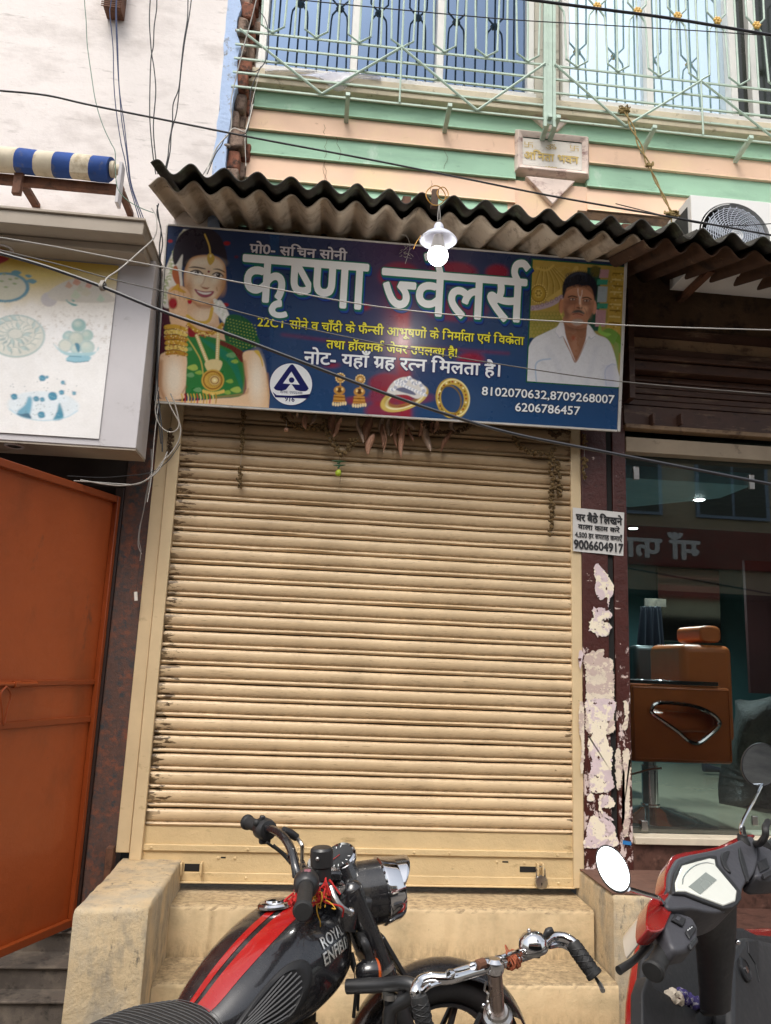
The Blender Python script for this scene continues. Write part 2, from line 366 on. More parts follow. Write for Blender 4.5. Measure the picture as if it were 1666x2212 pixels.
# plastic sheet caught in the grille
pl = MB(); c2 = crop(950, 0, 2050, 1666)
def film(u, v):
    a = np.array(c2(160+u*700, 415+u*30+v*(30+90*math.exp(-((u-.63)/.12)**2)))); p = P(a[0], a[1], -.10-.03*math.sin(u*9+v*4))
    return p
pl.grid(film, 30, 6).build('plastic_sheet', mat('milky_plastic', lin('c9c8d6'), .3, var=.2, vs=10, trans=.35, ior=1.2, alpha=.75), None, smooth=True)
tag(bpy.data.objects['plastic_sheet'], 'milky plastic sheet caught behind the grille on the left window sill', 'plastic sheet')
# ================================================================ name plaque
M_plq = mat('plaque_plaster', lin('efe8dd'), .8, var=.12, vs=8, dirt=('8c6f6a', .58, .74, 10, (1, 1, 2)), bump=(.3, 60, .002))
M_plf = mat('plaque_frame', lin('ecd8cb'), .8, var=.15, vs=8, dirt=('8a5f5c', .55, .72, 9, (1, 1, 2)), bump=(.3, 60, .002))
c3 = crop(1950, 0, 3072, 1666)
pq = thing('name_plaque', 'cream stone name plaque with raised lettering on the striped wall', 'plaque', P(1190, 400, -.06))
def pf(u, v, Y=0.0): a = c3(u, v); return P(a[0], a[1], Y)
tl, tr, br, bl = pf(148, 780), pf(578, 820), pf(578, 1090), pf(140, 1050)
xl, xr = (tl[0]+bl[0])/2, (tr[0]+br[0])/2; zt, zb = (tl[2]+tr[2])/2-.01, (bl[2]+br[2])/2+.02
MB().box(xl+.04, xr-.04, -.03, 0, zb+.05, zt-.05).build('panel', M_plq, pq)
fo = [(xl, zb), (xr, zb), (xr, zt), (xl, zt)]; fi = [(xl+.045, zb+.045), (xr-.045, zb+.045), (xr-.045, zt-.045), (xl+.045, zt-.045)]
q = MB(); q.add([(x, .02, z) for x, z in fo]+[(x, -.03, z) for x, z in fo]+[(x+(.016 if x < 1.3 else -.016), -.055, z+(.016 if z < 4.6 else -.016)) for x, z in fo]+[(x, -.034, z) for x, z in fi],
      [(0+a*4+i, 0+a*4+(i+1) % 4, 4+a*4+(i+1) % 4, 4+a*4+i) for a in range(3) for i in range(4)]).build('frame', M_plf, pq, bevel=.004)
for nm, pts in (('top_point', [(218, 680), (478, 712), (395, 796), (325, 790)]), ('bottom_point', [(205, 1062), (495, 1092), (362, 1232)])):
    pp = [pf(*p) for p in pts]; MB().prism([(p[0], .01, p[2]) for p in pp], (0, -.05, 0)).build(nm, M_plf, pq, bevel=.006)
# ================================================================ facade around the shutter
fr = thing('shopfront_wall', 'brown painted shopfront wall with pillars round the two shops', 'wall', (.5, 0, 0))
M_brown = mat('brown_paint', lin('4a2018'), .35, var=.18, vs=8, dirt=('2b1410', .6, .75, 14, (1, 1, 2.5)), stain=('6d4035', .64, .8, 10, (1, 1, 3)), bump=(.5, 35, .006), spec=.5)
M_peel = mat('peeling_brown_paint', lin('48201a'), .4, var=.18, vs=8, dirt=('cdb8ae', .66, .675, 13, (1, 1, 1.6)), stain=('2e1712', .58, .7, 16, (1, 1, 2)), bump=(.7, 30, .008))
xj1 = 1.397
def peel(m):
    nt = m.node_tree; bs = nt.nodes['Principled BSDF']; src = bs.inputs['Base Color'].links[0].from_socket; sx = nd(nt, 'ShaderNodeSeparateXYZ'); nt.links.new(nd(nt, 'ShaderNodeNewGeometry').outputs['Position'], sx.inputs[0])
    low = ramp(nt, sx.outputs[2], 1.75, .8); n_ = noise(nt, mapping(nt, (1.4, 1, .8)), 15, 8, .72); t = ramp(nt, mth(nt, 'ADD', n_, mth(nt, 'MULTIPLY', low, .085)), .605, .615)
    t = mth(nt, 'MULTIPLY', t, mth(nt, 'GREATER_THAN', low, .02)); c = mix(nt, t, src, lin('d6c3bd')); nt.links.new(c, bs.inputs['Base Color'])
peel(M_peel)
MB().box(1.455, 1.60, -.03, .1, .5, 3.5).build('pillar', M_peel, fr, bevel=.005)
MB().box(1.602, 1.632, -.018, .1, .5, 3.5).build('pillar_joint', M_dark, fr)
MB().box(1.634, 1.712, -.03, .1, .5, 3.5).build('pillar', M_peel, fr, bevel=.005)
MB().box(-.88, 1.6, .03, .1, 2.95, 4.2).build('lintel', mat('sooty_plaster', lin('5d4630'), .9, var=.3, vs=5, dirt=('2a1d14', .5, .68, 9, (1, 1, 1)), bump=(.8, 20, .01)), fr)
MB().box(1.45, 6, -.02, .019, 3.33, 4.28).build('upper_panel', _M['sooty_plaster'], fr)
MB().box(-1.0, -.87, -.01, .1, .5, 3.6).build('left_edge', M_brown, fr)
# granite cladding beside the orange door
def granite():
    m = mat('granite', lin('5f4840'), .55, var=.2, vs=60, stain=('86503a', .5, .66, 14, (1, 1, 1.2)), dirt=('3b4144', .5, .66, 26, (1, .6, 1)), bump=(.7, 120, .004), spec=.35)
    return m
gr = MB().box(-1.005, -.868, -.012, .1, .02, 3.3).build('granite_pillar', granite()); 
tag(gr, 'rough reddish brown granite pillar between the orange door and the yellow shutter', 'pillar')
# ================================================================ rolling shutter
rs = thing('rolling_shutter', 'closed cream roller shutter with horizontal slats and worn edges under the sign', 'shutter', (.33, 0, .51))
M_slat = mat('shutter_cream', lin('dabf98'), .42, var=.14, vs=3, stain=('7d674c', .6, .8, 3.2, (1.2, 1, 7)), streak=('8c7a5c', .66, .72, 22, (1, 1, 18)), bump=(.15, 90, .001))
MB().box(-.80, 1.44, -.034, -.001, 3.16, 3.968).build('glint_blocker', mat('glint_blocker_dark', lin('4a3b2e'), .9, var=.3, vs=5), fr)  # dark board added to hide the lit green wall above the sign
def slatmat():
    m = M_slat.copy(); m.name = 'shutter_slat_paint'; nt = m.node_tree; bs = nt.nodes['Principled BSDF']
    src = bs.inputs['Base Color'].links[0].from_socket
    pos = nd(nt, 'ShaderNodeNewGeometry').outputs['Position']; sx = nd(nt, 'ShaderNodeSeparateXYZ'); nt.links.new(pos, sx.inputs[0])
    n = noise(nt, mapping(nt, (3.5, 1, 16)), 3.2, 7, .62)
    # bare metal at both ends of the slats, where the guides rub
    a = ramp(nt, mth(nt, 'ABSOLUTE', mth(nt, 'SUBTRACT', sx.outputs[0], .36)), .85, 1.115)
    t = ramp(nt, mth(nt, 'ADD', mth(nt, 'MULTIPLY', a, .40), n), .835, .85)
    gate = ramp(nt, noise(nt, mapping(nt, (1, 1, 1)), 2.6, 3), .44, .54); t = mth(nt, 'MULTIPLY', t, mth(nt, 'ADD', mth(nt, 'MULTIPLY', gate, .8), .2))
    c = mix(nt, t, src, lin('57442c'))
    # fine rust along the lips
    n2 = ramp(nt, noise(nt, mapping(nt, (2, 1, 40)), 5, 8, .75), .585, .65); c = mix(nt, mth(nt, 'MULTIPLY', n2, .8), c, lin('5a4431'))
    zf = mth(nt, 'FRACT', mth(nt, 'DIVIDE', mth(nt, 'SUBTRACT', sx.outputs[2], .752), .0862))
    bd = mth(nt, 'MULTIPLY', ramp(nt, zf, .16, .26), ramp(nt, zf, .50, .30)); n4 = ramp(nt, noise(nt, mapping(nt, (.45, 1, 1)), 60, 8, .8), .44, .62)
    c = mix(nt, mth(nt, 'MULTIPLY', mth(nt, 'MULTIPLY', bd, n4), .6), c, lin('7c6346'))
    tp = mth(nt, 'MULTIPLY', ramp(nt, zf, .80, .93), ramp(nt, noise(nt, mapping(nt, (.6, 1, 1)), 45, 8, .8), .45, .6)); c = mix(nt, mth(nt, 'MULTIPLY', tp, .55), c, lin('8a7053'))
    wide = ramp(nt, noise(nt, mapping(nt, (1, 1, 1.3)), 1.6, 4), .42, .66); c = mix(nt, mth(nt, 'MULTIPLY', wide, .28), c, lin('a58a66'))
    # dust and the sign's shade, both put into the colour high up
    h = ramp(nt, mth(nt, 'ADD', sx.outputs[2], mth(nt, 'MULTIPLY', noise(nt, mapping(nt, (2, 1, 1)), 2), .5)), 2.35, 3.05); c = mix(nt, mth(nt, 'MULTIPLY', h, .55), c, lin('7b5f3f'))
    nt.links.new(c, bs.inputs['Base Color']); return m
M_slat2 = slatmat()
pz = .0862; x0s, x1s = -.765, 1.415
prof = [(0.010, 0), (-.005, .002), (-.012, .007), (-.013, .013), (-.009, .0185), (-.003, .021), (-.002, .023), (-.009, .027), (-.0125, .034), (-.0165, .046), (-.0175, .058), (-.0155, .070), (-.011, .078), (-.003, .0812), (.010, .0821)]
z = .752; k = 0; variants = []
while z < 3.15:
    if len(variants) < 6:
        q = MB(); nx = 40; m_ = len(prof); r_ = np.random.default_rng(40+k); w1 = cat([[0, r_.normal(0, .0016)] for _ in range(14)], 4)[:, 1]; w2 = cat([[0, r_.normal(0, .0007)] for _ in range(14)], 4)[:, 1]
        g1 = lambda t, w: np.interp(t*(len(w)-1), np.arange(len(w)), w)
        vs = [(x0s+(x1s-x0s)*i/nx, y+(g1(i/nx, w1) if 2 < j < m_-2 else 0), z+zz+g1(i/nx, w2)) for i in range(nx+1) for j, (y, zz) in enumerate(prof)]
        q.add(vs, [(i*m_+j, (i+1)*m_+j, (i+1)*m_+j+1, i*m_+j+1) for i in range(nx) for j in range(m_-1)])
        variants.append((q.build('slat', M_slat2, rs, smooth=True, angle=60), z))
    else:
        src_, base = variants[int(rng.integers(0, 6))]
        o = src_.copy(); COL.objects.link(o); o.parent = rs; o.location = (rng.uniform(-.003, .003), rng.uniform(-.002, .002), z-base); o.rotation_euler = (0, rng.uniform(-.0009, .0009), 0)
    z += pz; k += 1
MB().box(x0s, x1s, .012, .02, .55, 3.2).build('backing', M_dark, rs)
c5 = crop(560, 3200, 1200, 1666)
zr = [P(640, 1735.5+t*.20834)[2] for t in (828, 812, 725, 512, 497, 445, 385)]
M_rail = mat('shutter_rail_paint', lin('d5bb8e'), .45, var=.12, vs=4, stain=('8a7049', .6, .76, 6, (1, 1, 3)), dirt=('5a4430', .68, .73, 28, (1, 1, 2)), bump=(.9, 55, .004))
MB().box(x0s+.01, x1s-.01, -.03, .005, zr[0], zr[1]).build('bottom_lip', M_rail, rs, bevel=.002)
MB().box(x0s+.01, x1s-.01, -.013, .005, zr[1], zr[2]).build('bottom_rail', M_rail, rs, bevel=.002)
MB().box(x0s+.01, x1s-.01, -.008, .005, zr[2], zr[3]).build('bottom_plate', M_rail, rs)
MB().box(x0s+.01, x1s-.01, -.018, .005, zr[3]+.002, zr[5]).build('strip', M_rail, rs, bevel=.002)
MB().box(x0s+.01, x1s-.01, -.006, .005, zr[5], .752).build('top_plate', M_rail, rs)
for (u, v) in ((328, 1735.5+472*.208), (536, 1735.5+486*.208), (894, 1839), (970, 1840), (1202, 1845)):
    MB().lathe((P(u, v)[0], -.018, (zr[3]+zr[5])/2+.001), (0, -1, 0), [(.007, 0), (.0065, .003), (.003, .005)], 10).build('rivet', M_rail, rs, smooth=True)
for (u, v) in ((472, 1852.5), (508, 1853), (1073, 1861), (1132, 1863)):
    p = P(u, v); MB().lathe((p[0], -.008, p[2]), (0, -1, 0), [(.0075, 0), (.007, .003), (.003, .005)], 10).build('rivet', M_rail, rs, smooth=True)
for (u, v) in ((532, 1895), (1256, 1907), (1205, 1906)):
    p = P(u, v); MB().lathe((p[0], -.013, p[2]), (0, -1, 0), [(.007, 0), (.006, .003), (.003, .005)], 10).build('rivet', M_rail, rs, smooth=True)
for (u, v, w) in ((483, 1851.5, .012), (1091, 1861, .016)):
    p = P(u, v); MB().box(p[0]-w, p[0]+w, -.0095, -.003, p[2]-.004, p[2]+.004).build('slot', M_dark, rs, bevel=.002)
# left hasp: two ears and a recessed window
def hasp(ue, v, dark=True, wid=None):
    a, b_ = P(ue[0], v)[0], P(ue[1], v)[0]; zc_ = P((ue[0]+ue[1])/2, v)[2]
    MB().box(a+.012, b_-.012, -.0095, -.002, zc_-.017, zc_+.017).build('slot', M_dark, rs)
    for x in (a, b_): MB().box(x-.0045, x+.0045, -.05, -.008, zc_-.03, zc_+.03).build('hasp_ear', M_rail, rs, bevel=.004)
hasp((394, 437), 1873)
p = P(1155, 1878); MB().box(P(1122, 1880)[0], P(1160, 1880)[0], -.0095, -.002, p[2]-.012, p[2]+.015).build('slot', M_dark, rs)
xe = P(1163, 1876)[0]
for dx in (-.012, .014): MB().box(xe+dx-.004, xe+dx+.004, -.045, -.008, p[2]-.022, p[2]+.035).build('hasp_ear', M_rail, rs, bevel=.003)
# padlock
pk = thing('padlock', 'round steel padlock hanging from the right hasp of the shutter', 'padlock', (xe, -.03, p[2]-.06))
zc_ = p[2]-.052
MB().lathe((xe+.005, -.022, zc_), (.12, -1, .1), [(.02, -.002), (.031, 0), (.034, .006), (.034, .012), (.031, .018), (.02, .0195), (.0001, .0195)], 28).build('body', M_steel, pk, smooth=True)
MB().tube([(xe-.017, -.03, zc_+.02), (xe-.019, -.03, zc_+.05), (xe-.012, -.03, zc_+.068), (xe+.003, -.03, zc_+.073), (xe+.018, -.03, zc_+.066), (xe+.025, -.03, zc_+.048), (xe+.025, -.03, zc_+.02)], .005, 8, 4).build('shackle', M_chrome, pk, smooth=True)
MB().box(xe+.003, xe+.008, -.0445, -.040, zc_-.012, zc_+.0).build('keyhole', M_dark, pk)
# guides (jambs)
M_jamb = mat('jamb_cream', lin('d8c098'), .45, var=.12, vs=3, stain=('927a52', .62, .78, 5, (1, 1, 2)), dirt=('4b3524', .69, .73, 26, (1, 1, 3)), bump=(.3, 70, .002))
MB().box(-.80, -.742, -.035, .03, .6, 3.1).build('guide', M_jamb, rs, bevel=.003)
MB().box(-.868, -.803, -.022, .03, .63, 3.1).build('guide', M_jamb, rs, bevel=.003)
MB().box(1.397, 1.454, -.022, .03, .5, 3.1).build('guide', M_jamb, rs, bevel=.003)
# ================================================================ yellow steps
st = thing('shop_steps', 'cream plastered front steps between two low side blocks below the shutter', 'steps', (.4, -.4, 0))
M_step = mat('step_plaster', lin('cab18a'), .78, var=.16, vs=2.5, stain=('a08f6e', .48, .75, 3.5, (1, 1, 1.4)), dirt=('6a5c46', .66, .74, 40, (1, 1, .5)), bump=(.7, 26, .006))
def treaddirt(m, base, amount):
    """grime trodden into the upward faces and gathered just above each tread"""
    nt = m.node_tree; bs = nt.nodes['Principled BSDF']; src = bs.inputs['Base Color'].links[0].from_socket
    g_ = nd(nt, 'ShaderNodeNewGeometry'); sx = nd(nt, 'ShaderNodeSeparateXYZ'); nt.links.new(g_.outputs['True Normal'], sx.inputs[0]); up = ramp(nt, sx.outputs[2], .5, .9)
    n1 = ramp(nt, noise(nt, mapping(nt, (1, 1.6, 1)), 34, 8, .75), .46, .60); n2 = ramp(nt, noise(nt, mapping(nt, (1, 1, 1)), 5, 5), .35, .6)
    c = mix(nt, mth(nt, 'MULTIPLY', mth(nt, 'MULTIPLY', up, n1), amount), src, base); c = mix(nt, mth(nt, 'MULTIPLY', mth(nt, 'MULTIPLY', up, n2), .45), c, lin('8f7a5a'))
    px_ = nd(nt, 'ShaderNodeSeparateXYZ'); nt.links.new(g_.outputs['Position'], px_.inputs[0]); f_ = None
    for z_, h_ in ((.25, .09), (.06, .09)):
        d_ = ramp(nt, mth(nt, 'SUBTRACT', px_.outputs[2], z_), h_, -.0); k_ = mth(nt, 'GREATER_THAN', px_.outputs[2], z_-.005)
        n3 = ramp(nt, noise(nt, mapping(nt, (1, 1, .35)), 30, 8, .75), .42, .62); c = mix(nt, mth(nt, 'MULTIPLY', mth(nt, 'MULTIPLY', d_, k_), mth(nt, 'MULTIPLY', n3, .75)), c, lin('7a6a50'))
    nt.links.new(c, bs.inputs['Base Color'])
treaddirt(M_step, lin('6b5a43'), .8)
M_blk = mat('block_plaster', lin('c6b08c'), .75, var=.14, vs=3, stain=('8b8374', .47, .66, 7, (1.2, 1.2, .55)), dirt=('6f6656', .58, .68, 30, (1, 1, .4)), streak=('a89f8e', .46, .7, 3.5, (1, 1, .7)), bump=(.9, 30, .008))
def step(x0, x1, y0, y1, z0, z1, nm, m, seed=0, j=.004, slopeL=0):
    q = MB(); nx = 90
    r_ = np.random.default_rng(seed); e = lambda: r_.uniform(-j, j)
    rows = []
    for i in range(nx+1):
        x = x0+(x1-x0)*i/nx; a, b_, c_ = e(), e(), e(); a = a*(3.2 if r_.random() < .12 else 1.2); b_ = b_*1.6
        rows.append([(x, y0+a*.3, z0), (x, y0+a*.5, (z0+z1)/2), (x, y0+a, z1-.018), (x, y0+.004+abs(a), z1-.006+b_*.3), (x, y0+.014+abs(a), z1+b_*.2), (x, y0+.05, z1), (x, y1, z1), (x, y1, z0)])
    return q.loft(rows, True).build(nm, m, st, smooth=True, angle=50)
step(-.56, 1.42, -.245, .35, 0, .462, 'step', M_step, 1)
step(-.56, 1.42, -.535, -.246, 0, .25, 'step', M_step, 2)
step(-.56, 1.42, -.83, -.536, 0, .06, 'step', M_step, 3)
# side blocks: the left one with a chamfered shoulder
def block(poly, z1, nm, m, cham=.03, seed=0):
    r_ = np.random.default_rng(seed); P_ = []
    poly = [np.array(p) for p in poly]
    for i in range(len(poly)):
        a, b_ = poly[i], poly[(i+1) % len(poly)]; n_ = max(2, int(np.linalg.norm(b_-a)/.05))
        for t in range(n_): P_.append(a+(b_-a)*t/n_)
    c_ = sum(poly)/len(poly); rings = []
    for z, ins in ((0, 0), (z1*.3, 0), (z1*.6, 0), (z1-.02, 0), (z1-.005, .006), (z1, .018)):
        rings.append([(*(p+(c_-p)/np.linalg.norm(c_-p)*(ins+r_.uniform(-.003, .003))), z+r_.uniform(-.002, .002)) for p in P_])
    return MB().loft(rings, True).build(nm, m, st, smooth=True, angle=50)
block([(-.84, -.775), (-.563, -.755), (-.552, .02), (-.84, .02)], .60, 'side_block', M_blk, seed=4)
block([(1.44, -.44), (1.98, -.47), (1.98, .02), (1.425, .02)], .585, 'side_block', M_blk, seed=5)
MB().prism([(1.437, -.43, .587), (1.975, -.455, .587), (1.975, .02, .587), (1.43, .02, .587)], (0, 0, .006)).build('block_top', mat('brown_stone_top', lin('6b4f43'), .55, var=.25, vs=10, dirt=('3f2d26', .55, .7, 20, (1, 3, 1)), bump=(.4, 40, .003)), st)
MB().box(-.905, -.872, -.06, .0, .48, .66).build('corner_patch', M_rust, st, bevel=.004)
M_brst0 = mat('dark_lintel', lin('2f2621'), .8, var=.3, vs=6)
# ===== grey steps left
gs = thing('grey_steps', 'worn dark grey stone steps under the orange door', 'steps', (-1.2, -.4, 0))
M_grey = mat('grey_step_stone', lin('5c534b'), .8, var=.25, vs=6, stain=('827566', .5, .7, 3, (1, 1, 1)), dirt=('2f2a26', .55, .7, 14, (1, 1, 1)), bump=(.5, 30, .005))
for (v0, zt_) in ((2012, .29), (2086, .20), (2160, .105)):
    p = PZ(300 if v0 < 2050 else 150, v0, zt_); y0 = p[1]
    MB().box(-2.4, -.845, y0, .2, 0, zt_-.012).build('step', M_grey, gs, bevel=.004)
    MB().box(-2.4, -.845, y0-.015, .2, zt_-.0115, zt_).build('tread', M_grey, gs, bevel=.004)
MB().box(-2.4, -1.006, -.005, .1, 2.425, 3.449).build('lintel', M_brst0, gs)
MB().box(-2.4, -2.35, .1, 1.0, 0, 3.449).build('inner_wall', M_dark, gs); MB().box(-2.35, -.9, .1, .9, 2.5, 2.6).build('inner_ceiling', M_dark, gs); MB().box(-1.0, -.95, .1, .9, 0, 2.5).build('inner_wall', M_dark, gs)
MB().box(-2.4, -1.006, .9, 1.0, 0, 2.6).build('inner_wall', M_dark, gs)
# ================================================================ painting on a fine coloured grid
class Paint:
    """flat print: colours per vertex of a fine grid, drawn in the print's own pixel coordinates"""
    def __init__(s, X, Y, base): s.X, s.Y = X, Y; s.c = np.tile(np.array(lin(base)), (X.size, 1))
    def _ap(s, m, col, a=1.0):
        m = np.clip(m, 0, 1)*a; col = np.array(lin(col)); s.c = s.c*(1-m[:, None])+col*m[:, None]
    def ell(s, cx, cy, rx, ry, col, soft=2, rot=0, a=1.0):
        t = math.radians(rot); dx, dy = s.X-cx, s.Y-cy; u = dx*math.cos(t)+dy*math.sin(t); v = -dx*math.sin(t)+dy*math.cos(t)
        d = (np.sqrt((u/rx)**2+(v/ry)**2)-1)*min(rx, ry); s._ap(.5-d/soft, col, a); return s
    def ring(s, cx, cy, rx, ry, w, col, soft=2, rot=0, a=1.0):
        t = math.radians(rot); dx, dy = s.X-cx, s.Y-cy; u = dx*math.cos(t)+dy*math.sin(t); v = -dx*math.sin(t)+dy*math.cos(t)
        d = np.abs((np.sqrt((u/rx)**2+(v/ry)**2)-1)*min(rx, ry))-w/2; s._ap(.5-d/soft, col, a); return s
    def line(s, pts, w, col, soft=2, a=1.0, k=4, taper=False):
        p = cat(pts, k) if len(pts) > 2 and k > 1 else np.array(pts, float); best = np.full(s.X.size, 1e9); n = len(p)-1
        for i in range(n):
            ww = w if not taper else w*(1-.8*(i/n))
            A, B = p[i], p[i+1]; d = B-A; L = max(d@d, 1e-9); t = np.clip(((s.X-A[0])*d[0]+(s.Y-A[1])*d[1])/L, 0, 1)
            best = np.minimum(best, np.hypot(s.X-A[0]-t*d[0], s.Y-A[1]-t*d[1])-ww/2)
        s._ap(.5-best/soft, col, a); return s
    def poly(s, pts, col, soft=2, a=1.0, k=4):
        p = catc(pts, k) if k > 1 else np.array(pts, float); lo, hi = p.min(0)-soft*2, p.max(0)+soft*2
        I = np.where((s.X > lo[0]) & (s.X < hi[0]) & (s.Y > lo[1]) & (s.Y < hi[1]))[0]
        X, Y = s.X[I], s.Y[I]; d = np.full(I.size, 1e9); ins = np.zeros(I.size, bool); n = len(p)
        for i in range(n):
            A, B = p[i], p[(i+1) % n]; e = B-A; L = max(e@e, 1e-9); t = np.clip(((X-A[0])*e[0]+(Y-A[1])*e[1])/L, 0, 1)
            d = np.minimum(d, np.hypot(X-A[0]-t*e[0], Y-A[1]-t*e[1]))
            c = (A[1] > Y) != (B[1] > Y); xx = A[0]+(Y-A[1])*(B[0]-A[0])/(B[1]-A[1]+1e-12); ins ^= c & (X < xx)
        d = np.where(ins, -d, d); m = np.clip(.5-d/soft, 0, 1)*a; col = np.array(lin(col))
        s.c[I] = s.c[I]*(1-m[:, None])+col*m[:, None]; return s
    def mask(s, m, col, a=1.0): s._ap(m, col, a); return s
def Qpx(p):
    d = p-CP; w = d@FW; return 833+FOC*(d@RT)/w, 1106-FOC*(d@UP)/w
def print_sheet(name, O, U, V, nu, nv, m, parent, pxinv, paint, blur=1):
    """O + a*U + b*V grid; pxinv maps W px -> print px"""
    a, b = np.meshgrid(np.linspace(0, 1, nu+1), np.linspace(0, 1, nv+1)); pts = O+a.reshape(-1, 1)*U+b.reshape(-1, 1)*V
    x, y = Qpx(pts); X, Y = pxinv(x, y); pa = paint(X, Y)
    im = pa.c.reshape(nv+1, nu+1, 3)
    for _ in range(blur):
        pd_ = np.pad(im, ((1, 1), (1, 1), (0, 0)), 'edge'); im = (pd_[:-2, 1:-1]+pd_[2:, 1:-1]+pd_[1:-1, :-2]+pd_[1:-1, 2:]+2*im)/6
    gn = np.random.default_rng(1).normal(0, 1, (nv+1, nu+1, 1)); gn = (gn+np.roll(gn, 1, 0)+np.roll(gn, 1, 1))/3; pa.c = np.clip(im*(1+.03*gn), 0, 1).reshape(-1, 3)
    idx = np.arange((nu+1)*(nv+1)).reshape(nv+1, nu+1)
    f = np.stack([idx[:-1, :-1], idx[:-1, 1:], idx[1:, 1:], idx[1:, :-1]], -1).reshape(-1, 4)
    rel = pts-(rootpos(parent) if parent else O)
    me = bpy.data.meshes.new(name); me.vertices.add(len(pts)); me.vertices.foreach_set('co', rel.ravel()); me.loops.add(f.size); me.loops.foreach_set('vertex_index', f.ravel().astype(np.int32))
    me.polygons.add(len(f)); me.polygons.foreach_set('loop_start', np.arange(0, f.size, 4, dtype=np.int32)); me.update(calc_edges=True)
    at = me.color_attributes.new('print', 'FLOAT_COLOR', 'POINT'); at.data.foreach_set('color', np.hstack([pa.c, np.ones((len(pts), 1))]).ravel().astype(np.float32))
    me.materials.append(m); o = bpy.data.objects.new(name, me); COL.objects.link(o)
    if parent: o.parent = parent
    else: o.location = O.tolist()
    return o
def inv(x0, y0, x1, cw):
    k = (x1-x0)/cw; return lambda x, y: ((x*1.8439-x0)/k, (y*1.8439-y0)/k)
def vnoise(X, Y, sc, seed=0):
    r_ = np.random.default_rng(seed); G = r_.random((64, 64)); x, y = X/sc, Y/sc; xi, yi = np.floor(x).astype(int), np.floor(y).astype(int); fx, fy = x-xi, y-yi
    fx = fx*fx*(3-2*fx); fy = fy*fy*(3-2*fy); g_ = lambda i, j: G[i % 64, j % 64]
    return g_(xi, yi)*(1-fx)*(1-fy)+g_(xi+1, yi)*fx*(1-fy)+g_(xi, yi+1)*(1-fx)*fy+g_(xi+1, yi+1)*fx*fy
# ================================================================ left hoarding box
hb = thing('sweet_shop_signbox', 'projecting grey sign box with a faded poster of sweets left of the blue signboard', 'signboard', (-1.6, -.38, 2.54))
M_acp = mat('grey_composite', lin('c6c2c4'), .5, var=.08, vs=3, dirt=('86807c', .6, .8, 7, (1, 1, 1.5)), bump=(.15, 12, .004))
M_acp2 = mat('grey_beige_board', lin('a79b8c'), .6, var=.12, vs=4, dirt=('6c6052', .58, .75, 6, (1, 1, 1.4)))
YB = -.38
MB().box(-3.2, -.885, YB, -.16, 2.545, 3.53).build('box', M_acp, hb, bevel=.003)
MB().box(-3.2, -.888, YB+.004, -.16, 2.535, 2.5445).build('soffit', M_acp2, hb)
MB().box(-3.2, -.90, -.62, -.16, 3.532, 3.60).build('hood', M_acp2, hb, bevel=.004)
MB().box(-3.2, -.895, -.63, -.16, 3.6005, 3.615).build('hood_trim', M_acp2, hb, bevel=.003)
MB().box(-3.2, -.91, -.52, YB-.001, 3.49, 3.531).build('cornice', M_acp2, hb, bevel=.006)
for (u, v, z_, dn) in ((31, 963, 2.535, 1), (8, 537, 3.49, 1)):
    p = PZ(u, v, z_); q = MB().lathe((p[0], p[1], z_-.006), (0, 0, 1), [(.034, .004), (.042, 0), (.046, .003), (.046, .0055), (.03, .0055)], 28, True).build('downlight', M_acp, hb, smooth=True)
    MB().lathe((p[0], p[1], z_-.005), (0, 0, 1), [(.03, .0), (.03, .003)], 24).build('lens', M_steel, q)
M_post = mat('printed_vinyl', (1, 1, 1), .4, var=.06, vs=3, attr='print')
